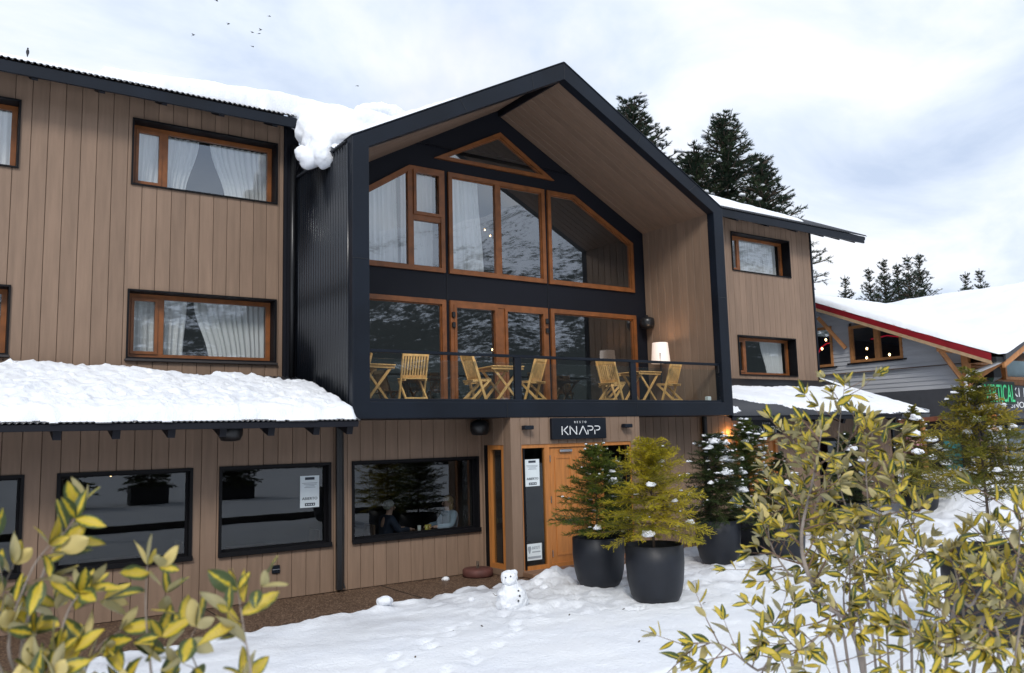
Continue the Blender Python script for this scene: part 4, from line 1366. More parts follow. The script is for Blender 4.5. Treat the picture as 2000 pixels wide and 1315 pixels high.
snow_slab('roof_snow', Vector((GL_, YG + 0.25, ZE_ + 0.0)) - gvd * 0.02, (0, 1, 0), 5.0, gvd, 4.6, gnd, m_gl,
          lambda u_, v_: 0.22 + 0.16 * sstep(0.5, 2.2, u_) * (1 - sstep(1.5, 3.5, v_)) + 0.05 * fbm(u_ * 1.5, v_ * 1.5, 1, 4),
          'smooth snow drift on the left slope of the black gable', du=0.07, dv=0.07, e=0.35, warp=0.04, up=(0, 0, 1))


def m_gr(u, v): return min(u - 0.35 - 0.1 * noise.noise((v * 2, 0, 0)), v - 1.0, 3.0 - v, 4 - u)


g2 = Vector((GM - GR_, 0, ZT - ZE_)).normalized(); g2n = Vector((-g2.z, 0, g2.x)) * -1
snow_slab('roof_snow', Vector((GR_, YG + 0.25, ZE_ + 0.02)), (0, 1, 0), 4.2, g2, 3.2, g2n, m_gr, lambda u_, v_: 0.15 + 0.03 * fbm(u_ * 2, v_ * 2, 5, 3),
          'thin rim of snow behind the right rake of the gable', du=0.08, dv=0.08, e=0.4)


def m_rr(u, v): return min(v - 0.55 - 0.05 * noise.noise((u * 3, 0, 0)), 6.6 - v, (6.4 - u) + v * 0.15 + 0.1 * noise.noise((v, 4, 0)))


mvd = Vector((0, math.cos(PT), math.sin(PT))); mnd = Vector((0, -math.sin(PT), math.cos(PT)))
snow_slab('roof_snow', Vector((14.95, 14.65, 8.57 - 0.02)), (1, 0, 0), 8.4, mvd, 6.8, mnd, m_rr, lambda u_, v_: 0.09 + 0.02 * fbm(u_ * 2, v_ * 2, 6, 3),
          'strip of snow on the right wing roof', du=0.1, dv=0.1, e=0.2)


def lumps(name, balls, vox, mat, parent=None, amp=0.02, freq=5.0, smooth_it=4):
    """union of ellipsoids, remeshed into one skin and roughened"""
    bm = bmesh.new()
    off = wloc(parent)
    for c_, rr3 in balls:
        rr3 = rr3 if isinstance(rr3, (tuple, list)) else (rr3,) * 3
        ge2 = bmesh.ops.create_icosphere(bm, subdivisions=3, radius=1.0)
        for v_ in ge2['verts']:
            v_.co = Vector((v_.co.x * rr3[0] + c_[0], v_.co.y * rr3[1] + c_[1], v_.co.z * rr3[2] + c_[2])) - off
    me = bpy.data.meshes.new(name); bm.to_mesh(me); bm.free()
    tmp = bpy.data.objects.new(name + '_tmp', me); COL.objects.link(tmp)
    rm = tmp.modifiers.new('r', 'REMESH'); rm.mode = 'VOXEL'; rm.voxel_size = vox
    sm_ = tmp.modifiers.new('s', 'SMOOTH'); sm_.iterations = smooth_it; sm_.factor = 0.5
    dg = bpy.context.evaluated_depsgraph_get(); dg.update()
    me2 = bpy.data.meshes.new_from_object(tmp.evaluated_get(dg))
    bpy.data.objects.remove(tmp); bpy.data.meshes.remove(me)
    nrm = [v_.normal.copy() for v_ in me2.vertices]
    for v_, n_ in zip(me2.vertices, nrm):
        p = v_.co
        d_ = noise.noise(p * freq) + 0.5 * noise.noise(p * freq * 2.3) + 0.3 * noise.noise(p * freq * 5)
        v_.co = p + n_ * (d_ * amp)
    me2.name = name
    me2.materials.clear(); me2.materials.append(mat)
    me2.polygons.foreach_set('use_smooth', [True] * len(me2.polygons))
    me2.update()
    o = bpy.data.objects.new(name, me2); COL.objects.link(o)
    if parent:
        o.parent = parent; WL[o.name] = off
    else:
        WL[o.name] = Vector((0, 0, 0))
    return o


dr_balls = [((5.95, 14.75, 8.62), (.55, .5, .35)), ((5.70, 14.50, 8.38), (.42, .40, .38)), ((5.60, 14.18, 8.06), (.32, .33, .34)), ((5.54, 13.87, 7.80), (.24, .26, .28)), ((5.52, 13.70, 7.62), (.19, .19, .22)),
            ((5.33, 13.95, 7.60), (.17, .17, .19)), ((5.22, 14.05, 7.74), (.12, .12, .14)), ((6.1, 14.1, 8.15), (.5, .6, .32)), ((6.6, 14.3, 8.5), (.7, .7, .33)), ((6.0, 13.6, 7.95), (.42, .5, .22)),
            ((7.1, 14.7, 8.98), (.6, .6, .26)), ((5.62, 14.85, 8.72), (.35, .35, .25))]
tag(lumps('snow_drift', dr_balls, 0.04, M['snowr'], amp=0.035, freq=5.5, smooth_it=2), 'overhanging lump of snow curling off the roof valley beside the gable', 'snow', kind='stuff')

# ------------------------------------------------------------------ the neighbouring chalet
C = empty('chalet_building', (30, 15, 0), 'neighbouring grey chalet with red rake board, snowy roof and shop signs', 'building')
M['grey'] = pmat('grey_clapboard', (0.45, 0.46, 0.485), 0.7, var=0.08, scale=2, rnd=0.06, stretch=(1, .4, 4))
M['darkgrey'] = pmat('dark_grey_band', (0.055, 0.057, 0.065), 0.6, var=0.1)
M['red'] = pmat('red_painted_rake', (0.24, 0.008, 0.014), 0.45, var=0.15, scale=3)
M['pine'] = pmat('varnished_pine', (0.42, 0.185, 0.065), 0.5, var=0.22, scale=3, stretch=(2, 2, 2), rnd=.06)
M['pale'] = pmat('pale_timber', (0.42, 0.28, 0.16), 0.6, var=0.15)
XN = 26.0


def zroof(y): return 4.36 + 0.412 * (y - 12.02)


NW = [(14.98, 16.88, 4.77, 6.05), (17.55, 19.3, 4.72, 6.15)]
bk = MB(); bk.box(XN + 0.03, XN + 0.2, 13.15, 21, 3.70, 4.7)
bk.box(XN + 0.03, XN + 0.2, 16.9, 17.5, 4.7, 6.3); bk.box(XN + 0.03, XN + 0.2, 13.2, 14.96, 4.7, 5.0); bk.box(XN + .03, XN + .2, 19.3, 21, 4.7, 6.9)
nwall = bk.build('side_wall', M['backing'], C)
z = 3.70
while z < 7.6:
    ys = max(13.13, 12.02 + (z + 0.14 - 4.40) / 0.412)
    segs = [(ys, 21.0)]
    for a_, b_, c_, d_ in NW:
        if z + 0.14 > c_ and z < d_:
            ns = []
            for p, q in segs:
                if q <= a_ or p >= b_: ns.append((p, q)); continue
                if a_ > p: ns.append((p, a_))
                if q > b_: ns.append((b_, q))
            segs = ns
    for p, q in segs:
        if q - p < 0.05: continue
        mb = MB()
        mb.add([(XN + 0.03, p, z), (XN - 0.012, p, z), (XN + 0.012, p, z + 0.145), (XN + 0.03, p, z + 0.145), (XN + 0.03, q, z), (XN - 0.012, q, z), (XN + 0.012, q, z + 0.145), (XN + 0.03, q, z + 0.145)],
               [(0, 1, 2, 3), (7, 6, 5, 4), (1, 5, 6, 2), (0, 4, 5, 1), (2, 6, 7, 3), (3, 7, 4, 0)])
        mb.build('clapboard', M['grey'], nwall)
    z += 0.145
for a_, b_, c_, d_ in NW:
    f_ = MB(); ring_yz(f_, a_, b_, c_, d_, 0.09, XN - 0.03, XN + 0.12)
    mid_ = a_ + (b_ - a_) * 0.47
    f_.box(XN - 0.02, XN + 0.11, mid_ - 0.09, mid_ + 0.09, c_ + 0.09, d_ - 0.09)
    wo = f_.build('window', M['pine'], C)
    MB().box(XN - 0.06, XN + 0.02, a_ - 0.12, b_ + 0.12, c_ - 0.05, c_ - 0.002).build('sill', M['reveal'], wo)
    for p, q in ((a_ + .09, mid_ - .09), (mid_ + .09, b_ - .09)):
        g_ = MB(); g_.add([(XN + 0.06, p, c_ + .08), (XN + 0.06, q, c_ + .08), (XN + 0.06, q, d_ - .08), (XN + 0.06, p, d_ - .08)], [(0, 3, 2, 1)]); g_.build('pane', M['glass'], wo)
ri = MB(); vs = [(XN + .2, 14, 3.9), (XN + 4, 14, 3.9), (XN + 4, 20, 3.9), (XN + .2, 20, 3.9), (XN + .2, 14, 5.0), (XN + 4, 14, 5.0), (XN + 4, 20, 6.2), (XN + .2, 20, 6.2)]
ri.add(vs, [(0, 1, 2, 3), (4, 7, 6, 5), (1, 5, 6, 2), (2, 6, 7, 3), (0, 4, 5, 1)])
ri.build('room_interior', M['room'], C)
for by, bz, bx in ((16.75, 5.3, 26.8), (15.75, 4.98, 26.5), (16.6, 4.95, 26.5), (18.15, 5.75, 26.5), (17.9, 5.35, 26.5), (18.4, 5.45, 26.6)):
    MB().lathe([(0.006, -0.05), (0.035, -0.02), (0.035, 0.02), (0.006, 0.05)], (bx, by, bz), 8).build('pendant_bulb', bulb, C)
neon = emat('red_neon', (0.5, 0.01, 0.03), 0.35)
for pts in ([(26.6, 18.6, 5.25), (26.6, 18.45, 5.5), (26.6, 18.2, 5.62), (26.6, 18.0, 5.62)], [(26.7, 16.5, 5.6), (26.7, 15.9, 5.66), (26.7, 15.2, 5.5)]):
    MB().tube(pts, 0.022, 6).build('neon_tube', neon, C)
# dark band and shop front below
MB().box(XN - 0.06, XN + 0.1, 13.05, 21, 2.72, 3.70).build('sign_band', M['darkgrey'], C)
MB().box(XN + 0.02, XN + 0.1, 13.1, 21, 0, 2.72).build('side_wall_base', M['room'], C)
MB().box(XN - 0.06, 42, 13.05, 13.2, 2.72, 3.80).build('sign_band', M['darkgrey'], C)
sf = MB(); sf.box(XN + 0.1, 42, 13.6, 13.7, 0, 2.72)
sf.build('shop_front', M['room'], C)
for sx_ in (27.4, 29.4, 31.4):
    MB().cbox(sx_, sx_ + 1.8, 13.50, 13.56, 0.6, 2.5, 0.01).build('shop_window', pmat('blue_grey_shop_window', (0.09, 0.12, 0.15), 0.15, var=.3), C)
# front upper wall: log siding and window
fw_ = MB(); fw_.prism_xz([(XN + 0.1, 3.8), (40.8, 3.8), (40.8, 4.3), (33.5, 7.3), (XN + 0.1, 4.3)], 13.2, 13.35)
fwo = fw_.build('front_wall', M['pine'], C)
for i in range(10):
    zc = 3.86 + i * 0.105
    lg = MB(); lg.tube([(XN + 0.12, 13.19, zc), (28.6, 13.19, zc)], 0.055, 8); lg.build('log', M['pine'], fwo, smooth=True)
f_ = MB(); f_.ring_xz(rect(28.55, 32.5, 3.98, 5.35), 0.10, 13.02, 13.22)
fo = f_.build('window', M['pine'], C)
pane(fo, rect(28.63, 32.4, 4.05, 5.27), 13.12)
MB().box(28.6, 32.4, 13.17, 13.19, 4.0, 5.3).build('blind', pmat('pale_blue_blind', (0.45, 0.60, 0.66), 0.7, var=.1, scale=3), fo)
# posts and braces
MB().cbox(XN - 0.16, XN + 0.04, 12.86, 13.06, 3.72, 4.75, 0.01).build('post', M['pine'], C)
for p, q in (((25.55, 17.75, 6.45), (25.93, 17.0, 5.30)), ((25.50, 13.55, 4.98), (25.93, 13.05, 3.85)), ((XN + .1, 12.95, 3.85), (XN + .75, 12.2, 4.5))):
    b_ = MB(); b_.obox(p, q, 0.13, 0.13); b_.build('brace', M['pine'], C)
b_ = MB(); b_.obox((25.45, 13.55, 4.92), (25.95, 13.0, 4.80), 0.13, 0.16); b_.build('brace', M['pine'], C)
# rake boards on the left verge
ra, rb_ = Vector((25.4, 11.95, 4.57)), Vector((25.4, 18.0, 4.57 + 0.412 * 6.05))
for nm, o1, o2, th_, mt in (('rake_board', 0.06, -0.16, 0.05, 'red'), ('rake_moulding', -0.162, -0.27, 0.09, 'pale')):
    m_ = MB()
    m_.add([(25.4 - th_ / 2, p.y, p.z + o_) for p in (ra, rb_) for o_ in (o1, o2)] + [(25.4 + th_ / 2, p.y, p.z + o_) for p in (ra, rb_) for o_ in (o1, o2)],
           [(0, 1, 3, 2), (4, 6, 7, 5), (0, 4, 5, 1), (2, 3, 7, 6), (0, 2, 6, 4), (1, 5, 7, 3)])
    m_.build(nm, M[mt], C)
# soffit deck, gutter corner, front gable barge boards
so = MB(); so.add([(25.43, 11.98, 4.45), (30, 11.98, 4.45), (30, 18, 6.93), (25.43, 18, 6.93)], [(0, 3, 2, 1)])
so.build('soffit', M['roomwood'], C)
g_ = MB(); g_.cbox(25.40, 25.95, 11.80, 11.97, 4.36, 4.52, 0.02)
g_.build('gutter', M['plastic'], C)
mcr = 0.405
for nm, o1, o2, y_, mt in (('barge_board', 0.10, -0.08, 11.75, 'darkgrey'), ('barge_moulding', -0.085, -0.30, 11.80, 'pine')):
    p, q = (25.85, 4.50), (33.5, 4.50 + mcr * 7.65)
    m_ = MB(); m_.prism_xz([(p[0], p[1] + o2), (q[0], q[1] + o2), (q[0], q[1] + o1), (p[0], p[1] + o1)], y_, y_ + 0.07)
    m_.build(nm, M[mt], C)
so = MB(); so.add([(25.9, 11.83, 4.42), (33.5, 11.83, 4.42 + mcr * 7.6), (33.5, 21, 4.42 + mcr * 7.6), (25.9, 21, 4.42)], [(0, 1, 2, 3)])
so.build('soffit', M['roomwood'], C)
# white rain pipe
wp = MB(); wp.tube([(26.40, 11.95, 4.62), (26.42, 12.15, 4.45), (26.30, 12.30, 4.36), (25.62, 12.74, 4.06), (25.55, 12.80, 3.95), (25.60, 12.85, 3.80), (25.62, 12.86, 2.2), (25.62, 12.86, 0.1)], 0.06, 10)
wpo = wp.build('rain_pipe', pmat('white_rain_pipe', (0.62, 0.62, 0.62), 0.4, var=.06), C, smooth=True)
for zc in (3.78, 2.6):
    MB().tube([(25.61, 12.855, zc - .02), (25.61, 12.855, zc + .02)], 0.067, 10).build('pipe_clip', M['plastic'], wpo)
# roof snow of the chalet: one blanket over both slopes
NX, NY = 110, 76
nv_, nf_ = [], []
for j in range(NY + 1):
    for i in range(NX + 1):
        x = 25.36 + 14.6 * (i / NX) ** 1.15; y = 11.72 + 10.3 * j / NY
        zm = 4.62 + 0.412 * (y - 12.02) if y < 18 else 4.62 + 0.412 * 5.98 - 0.30 * (y - 18)
        zc = 4.50 + mcr * (min(x, 33.5) - 25.85) - mcr * max(0, x - 33.5)
        a_ = zm if y > 11.9 else zm
        d_ = 0.35
        hmx = max(a_, zc) + d_ * d_ / (d_ + abs(a_ - zc)) * 0.35
        t_ = 0.22 + 0.05 * fbm(x * .7, y * .7, 2, 4) + 0.015 * noise.noise((x * 5, y * 5, 0))
        if x > 25.9: t_ += 0.02
        ed_ = min(x - 25.36, y - 11.72)
        q = min(1, max(0, ed_ / 0.22)); t_ *= math.sqrt(q * (2 - q))
        nv_.append((x + 0.03 * noise.noise((y * 3, x, 0)), y + 0.03 * noise.noise((x * 3, y, 2)), hmx + t_))
for j in range(NY):
    for i in range(NX):
        q = j * (NX + 1) + i
        nf_.append((q, q + 1, q + NX + 2, q + NX + 1))
tag(np_obj('chalet_roof_snow', nv_, nf_, M['snowr'], smooth=True), 'deep snow blanket on the neighbouring chalet roof', 'snow', kind='stuff')


# ------------------------------------------------------------------ lettering
def text_mesh(body, size, extrude=0.004):
    cu = bpy.data.curves.new('lettering', 'FONT')
    cu.body = body; cu.size = size; cu.extrude = extrude; cu.resolution_u = 3
    to = bpy.data.objects.new('tmp_text', cu); COL.objects.link(to)
    dg = bpy.context.evaluated_depsgraph_get(); dg.update()
    me = bpy.data.meshes.new_from_object(to.evaluated_get(dg))
    bpy.data.objects.remove(to)
    return me


def put_text(body, size, loc, mat, parent, width=None, height=None, sx=1.0):
    """text facing -Y, left-bottom at loc; squeezed to width if given"""
    me = text_mesh(body, size)
    xs = [v_.co.x for v_ in me.vertices]; ys = [v_.co.y for v_ in me.vertices]
    w0, w1_, h0, h1 = min(xs), max(xs), min(ys), max(ys)
    kx = width / (w1_ - w0) if width else sx
    ky = height / (h1 - h0) if height else 1
    off = wloc(parent)
    for v_ in me.vertices:
        x, y, z_ = v_.co
        v_.co = ((x - w0) * kx + loc[0] - off.x, loc[1] - z_ - off.y, (y - h0) * ky + loc[2] - off.z)
    me.materials.clear(); me.materials.append(mat)
    me.update()
    o = bpy.data.objects.new('lettering', me); COL.objects.link(o); o.parent = parent
    WL[o.name] = off
    return o


def strokes(parent, polys, ox, oz, hgt, y, mat, wd_=0.012, name='lettering'):
    mb = MB()
    for pl in polys:
        for p, q in zip(pl, pl[1:]):
            a = Vector((ox + p[0] * hgt, y, oz + p[1] * hgt)); b = Vector((ox + q[0] * hgt, y, oz + q[1] * hgt))
            mb.obox(a, b, 0.008, wd_, up=(0, -1, 0)) if False else mb.obox(a, b, wd_, 0.008, up=(0, -1, 0))
    return mb.build(name, mat, parent)


def arc(cx_, cy_, rx, ry, a0, a1, n_=7):
    return [(cx_ + rx * math.cos(rad(a0 + (a1 - a0) * i / n_)), cy_ + ry * math.sin(rad(a0 + (a1 - a0) * i / n_))) for i in range(n_ + 1)]


KN = []
KN.append([[(0, 0), (0, 1)], [(0.14, 0.5), (0.58, 1)], [(0.16, 0.56), (0.60, 0)]])                        # K
KN.append([[(0, 0), (0, 1), (0.10, 0.86)], [(0.06, 0.92), (0.62, 0.06)], [(0.66, 0), (0.66, 1)]])           # N
KN.append([[(0, 0), (0.40, 1)], [(0.40, 1), (0.78, 0)]])                                                    # A without a bar
KN.append([[(0, 0), (0, 0.52)], [(0, 0.97)] + [(0.30, 0.97)] + arc(0.30, 0.73, 0.24, 0.24, 80, -80) + [(0.16, 0.49)]])   # P
RESTO = 'RESTO'


def knapp_sign(name, x0, x1, z0, z1, y, label):
    sg = MB(); sg.cbox(x0, x1, y - 0.09, y - 0.01, z0, z1, 0.008)
    s_ = sg.build(name, M['black'])
    tag(s_, label, 'sign')
    W_, Hh = x1 - x0, z1 - z0
    hl = Hh * 0.40
    adv = [0, 0.80, 1.72, 2.62, 3.34]
    tot = 3.34 + 0.54
    k_ = (W_ * 0.70) / (tot * hl)
    ox = x0 + W_ * 0.17
    for i, gname in enumerate((0, 1, 2, 3, 3)):
        pl = [[((px_ + adv[i]) * k_, pz) for px_, pz in l_] for l_ in KN[gname]]
        strokes(s_, pl, ox, z0 + Hh * 0.21, hl, y - 0.095, M['whitepaint'], wd_=0.017)
    for i, ch in enumerate('RESTO'):
        put_text(ch, 0.055, (x0 + W_ * (0.40 + 0.047 * i), y - 0.092, z0 + Hh * 0.75), M['whitepaint'], s_, height=0.040)
    return s_


knapp_sign('shop_sign', 9.656, 11.012, 2.475, 2.884, YP - 0.0, 'black KNAPP resto sign above the entrance door')
knapp_sign('shop_sign', 16.53, 17.88, 2.40, 2.80, YL - 0.0, 'black KNAPP sign half hidden behind the potted firs on the right')

# chalet shop signs
vsg = MB(); vsg.cbox(26.62, 28.72, 12.86, 12.98, 3.16, 3.90, 0.02)
vso = tag(vsg.build('lightbox_sign', pmat('black_green_lightbox', (0.012, 0.03, 0.02), 0.3, var=.5, scale=9, stretch=(5, 1, 1))), 'black lightbox sign with green VERTICAL lettering on the chalet', 'sign')
vg = emat('green_glow_letters', (0.05, 0.45, 0.18), 0.30)
put_text('VERTICAL', 0.6, (26.72, 12.85, 3.24), vg, vso, width=1.9, height=0.56)
ssg = MB(); ssg.cbox(28.3, 34.0, 12.98, 13.04, 2.95, 3.78, 0.01)
sso = tag(ssg.build('shop_sign', M['darkgrey']), 'dark grey ski rental sign with white letters on the chalet front', 'sign')
put_text('SKI RENTAL', 0.4, (28.42, 12.97, 3.42), M['whitepaint'], sso, width=3.4, height=0.30)
put_text('SNOWBOARD', 0.3, (28.55, 12.97, 3.06), M['whitepaint'], sso, width=3.0, height=0.20)
fl_ = MB(); fl_.lathe([(0.03, 0), (0.26, 0.12), (0.24, 0.42), (0.05, 0.56)], (26.95, 12.7, 3.86), 5)
flo = tag(fl_.build('floodlight', M['plastic']), 'black box floodlight above the green lightbox sign', 'floodlight')


def poster(x0, x1, z0, z1, y, label, kind=0):
    p_ = MB(); p_.box(x0, x1, y - 0.004, y, z0, z1)
    o = tag(p_.build('poster', M['paper']), label, 'poster')
    W_, Hh = x1 - x0, z1 - z0
    if kind == 0:
        MB().box(x0 + W_ * .25, x0 + W_ * .75, y - 0.006, y - 0.0045, z1 - Hh * .13, z1 - Hh * .045).build('print_block', M['ink'], o)
        MB().box(x0 + W_ * .25, x0 + W_ * .78, y - 0.006, y - 0.0045, z0 + Hh * .05, z0 + Hh * .14).build('print_block', M['ink'], o)
        put_text('ABIERTO', 0.1, (x0 + W_ * .1, y - 0.005, z0 + Hh * .24), M['ink'], o, width=W_ * .8, height=Hh * .085)
        for i, (a, b) in enumerate(((.1, .9), (.18, .86), (.28, .75), (.22, .8))):
            MB().box(x0 + W_ * a, x0 + W_ * b, y - 0.006, y - 0.0045, z1 - Hh * (.24 + i * .045), z1 - Hh * (.222 + i * .045)).build('print_line', M['greyink'], o)
        for i in range(4):
            MB().box(x0 + W_ * (.31 + i * .12), x0 + W_ * (.37 + i * .12), y - 0.008, y - 0.0065, z0 + Hh * .075, z0 + Hh * .11).build('print_icon', M['paper'], o)
    else:
        put_text('BEST', 0.1, (x0 + W_ * .36, y - 0.005, z0 + Hh * .66), M['greyink'], o, width=W_ * .52, height=Hh * .17)
        put_text('WINES', 0.1, (x0 + W_ * .36, y - 0.005, z0 + Hh * .42), M['greyink'], o, width=W_ * .52, height=Hh * .12) if False else None
        MB().box(x0 + W_ * .36, x0 + W_ * .9, y - 0.006, y - 0.0045, z0 + Hh * .46, z0 + Hh * .53).build('print_line', M['greyink'], o)
        MB().box(x0 + W_ * .08, x0 + W_ * .94, y - 0.006, y - 0.0045, z0 + Hh * .10, z0 + Hh * .24).build('print_block', M['greyink'], o)
        g_ = MB(); g_.prism_xz([(x0 + W_ * .16, z0 + Hh * .42), (x0 + W_ * .22, z0 + Hh * .42), (x0 + W_ * .30, z0 + Hh * .7), (x0 + W_ * .28, z0 + Hh * .85), (x0 + W_ * .10, z0 + Hh * .85), (x0 + W_ * .08, z0 + Hh * .7)], y - 0.006, y - 0.0045)
        g_.build('print_icon', M['greyink'], o)
    return o


poster(5.165, 5.505, 1.44, 1.975, YL + 0.115, 'white ABIERTO notice taped inside the restaurant window')
poster(9.10, 9.435, 1.62, 2.12, YP + 0.065, 'white ABIERTO notice on the glass beside the entrance door')
poster(9.09, 9.44, 0.27, 0.57, YP + 0.065, 'small white award sticker low on the glass beside the door', 1)


# ------------------------------------------------------------------ copying things
def copy_tree(o, parent=None):
    c_ = o.copy()
    COL.objects.link(c_)
    c_.parent = parent
    for ch in list(o.children): copy_tree(ch, c_)
    return c_


# ------------------------------------------------------------------ balcony furniture
def make_chair():
    root = empty('folding_chair', (0, 0, 0))
    W2 = 0.23
    tb, bb, H_ = 0.15, -0.15, 0.93                     # stile: top back, bottom front
    stl = lambda z_: bb + (tb - bb) * z_ / H_
    for s_ in (-1, 1):
        m_ = MB(); m_.obox((s_ * W2, bb, 0), (s_ * W2, tb, H_), 0.026, 0.046, up=(0, 1, 0)); m_.build('back_stile', M['teak'], root)
        m_ = MB(); m_.obox((s_ * (W2 - 0.035), -0.24, 0.45), (s_ * (W2 - 0.035), 0.22, 0.0), 0.026, 0.042, up=(0, 1, 0)); m_.build('leg', M['teak'], root)
        m_ = MB(); m_.obox((s_ * (W2 - 0.035), -0.26, 0.445), (s_ * (W2 - 0.035), 0.12, 0.425), 0.026, 0.036); m_.build('seat_rail', M['teak'], root)
    m_ = MB(); m_.obox((-W2, stl(.885), .885), (W2, stl(.885), .885), 0.024, 0.09, up=(0, .3, 1)); m_.build('top_rail', M['teak'], root)
    m_ = MB(); m_.obox((-0.05, stl(.893) - 0.015, .893), (0.05, stl(.893) - 0.015, .893), 0.004, 0.028, up=(0, .3, 1)); m_.build('grip_slot', M['bark'], root)
    m_ = MB(); m_.obox((-W2, stl(.49), .49), (W2, stl(.49), .49), 0.022, 0.05, up=(0, .3, 1)); m_.build('lower_rail', M['teak'], root)
    for i in range(8):
        x = -W2 + 0.052 + i * (2 * W2 - 0.104) / 7
        m_ = MB(); m_.obox((x, stl(.51), .51), (x, stl(.845), .845), 0.030, 0.014, up=(0, 1, 0)); m_.build('back_slat', M['teak'], root)
    for i in range(6):
        y = -0.25 + i * 0.066
        m_ = MB(); m_.cbox(-W2 + 0.01, W2 - 0.01, y, y + 0.05, 0.452 - i * 0.003, 0.468 - i * 0.003, 0.004); m_.build('seat_slat', M['teak'], root)
    m_ = MB(); m_.obox((-W2 + .03, 0.13, 0.10), (W2 - .03, 0.13, 0.10), 0.022, 0.03); m_.build('stretcher', M['teak'], root)
    return root


def make_table():
    root = empty('folding_table', (0, 0, 0))
    for i in range(7):
        x = -0.35 + i * 0.1
        m_ = MB(); m_.cbox(x + 0.004, x + 0.096, -0.35, 0.35, 0.715, 0.738, 0.005); m_.build('top_slat', M['teak'], root)
    for s_ in (-1, 1):
        m_ = MB(); m_.cbox(-0.345, 0.345, s_ * 0.30 - 0.015, s_ * 0.30 + 0.015, 0.665, 0.714, 0.004); m_.build('apron', M['teak'], root)
        for q, off_ in ((-1, 0.0), (1, 0.035)):
            m_ = MB(); m_.obox((q * 0.30, s_ * (0.28 - off_), 0), (-q * 0.28, s_ * (0.28 - off_), 0.69), 0.028, 0.045, up=(1, 0, 0)); m_.build('leg', M['teak'], root)
    m_ = MB(); m_.obox((-0.22, -0.28, 0.1), (-0.22, 0.28, 0.1), 0.03, 0.03); m_.build('stretcher', M['teak'], root)
    return root


chair = make_chair()
CH = [  # x, y, heading of the seat front (deg, 0 = facing -Y), label
    (6.98, 13.15, 172, 'wooden folding chair with its back to the glass near the left post'),
    (6.15, 13.75, -70, 'wooden folding chair half hidden behind the left balcony post'),
    (8.28, 13.20, 84, 'wooden folding chair seen obliquely in front of the double balcony doors'),
    (8.72, 13.85, 28, 'wooden folding chair behind the middle table, tucked beside the oblique chair'),
    (9.72, 13.22, -152, 'wooden folding chair right of the first railing post, facing left'),
    (11.66, 13.20, 100, 'wooden folding chair just left of the second railing post'),
    (12.15, 13.85, 70, 'wooden folding chair mostly hidden behind the second railing post'),
    (13.42, 13.15, -163, 'wooden folding chair nearest the tan alcove wall beside the lamp'),
]
for i, (x, y, a, lab) in enumerate(CH):
    o = chair if i == 0 else copy_tree(chair)
    o.location = (x, y, ZFL + 0.001); o.rotation_euler = (0, 0, rad(a))
    tag(o, lab, 'chair', 'wooden folding chairs on the balcony')
table = make_table()
TB = [(6.45, 13.85, 8, 'wooden folding table behind the chair by the left post'), (9.05, 13.45, -6, 'wooden folding table between the chairs in front of the balcony doors'), (12.95, 13.65, 4, 'wooden folding table next to the glowing lamp')]
for i, (x, y, a, lab) in enumerate(TB):
    o = table if i == 0 else copy_tree(table)
    o.location = (x, y, ZFL + 0.001); o.rotation_euler = (0, 0, rad(a))
    tag(o, lab, 'table', 'wooden folding tables on the balcony')

# floor lamp
lp = empty('floor_lamp', (14.12, 14.15, ZFL), 'white shaded floor lamp glowing on the balcony corner', 'lamp')


def shade_mat():
    m, t, b = nodes_of('lit_white_shade')
    n, l = t.nodes, t.links
    b.inputs['Base Color'].default_value = (0.85, 0.8, 0.76, 1)
    tcx = n.new('ShaderNodeTexCoord'); sp = n.new('ShaderNodeSeparateXYZ'); l.new(tcx.outputs['Generated'], sp.inputs[0])
    mr = n.new('ShaderNodeMapRange'); mr.inputs[3].default_value = 0.22; mr.inputs[4].default_value = 0.42; l.new(sp.outputs[2], mr.inputs[0])
    b.inputs['Emission Color'].default_value = (1.0, 0.74, 0.58, 1)
    b.inputs['Emission Strength'].default_value = 0.33
    return m


MB().lathe([(0.225, 1.02), (0.225, 1.03), (0.185, 1.50), (0.180, 1.51), (0.178, 1.50), (0.215, 1.03)], (14.12, 14.15, ZFL), 32).build('lamp_shade', shade_mat(), lp, smooth=True)
MB().tube([(14.12, 14.15, ZFL + .02), (14.12, 14.15, ZFL + 1.1)], 0.014, 8).build('lamp_pole', M['plastic'], lp)
MB().lathe([(0.16, 0.0), (0.16, 0.02), (0.03, 0.035)], (14.12, 14.15, ZFL), 20).build('lamp_base', M['plastic'], lp)
MB().box(13.955, 13.975, 14.0, 14.01, ZFL + 1.0, ZFL + 1.25).build('cord', M['plastic'], lp)
pt = bpy.data.lights.new('lamp_glow', 'POINT'); pt.energy = 6; pt.color = (1, 0.66, 0.4); pt.shadow_soft_size = 0.1
pto = bpy.data.objects.new('lamp_glow', pt); COL.objects.link(pto); pto.location = (14.12, 14.15, ZFL + 1.40)

# snow patch and small white box on the balcony edge
MB().cbox(14.30, 14.42, YG + 0.18, YG + 0.28, ZFL, ZFL + 0.16, 0.01)
wb = MB(); wb.cbox(14.30, 14.41, YG + 0.2, YG + 0.3, ZFL + 0.001, ZFL + 0.17, 0.01)
tag(wb.build('junction_box', M['paper']), 'small white box on the balcony floor behind the glass', 'box')


# speakers
def speaker(loc, rr3, label):
    o = lumps('outdoor_speaker', [(loc, rr3)], 0.02, M['plastic'], amp=0.0, smooth_it=1)
    tag(o, label, 'speaker', None)
    return o


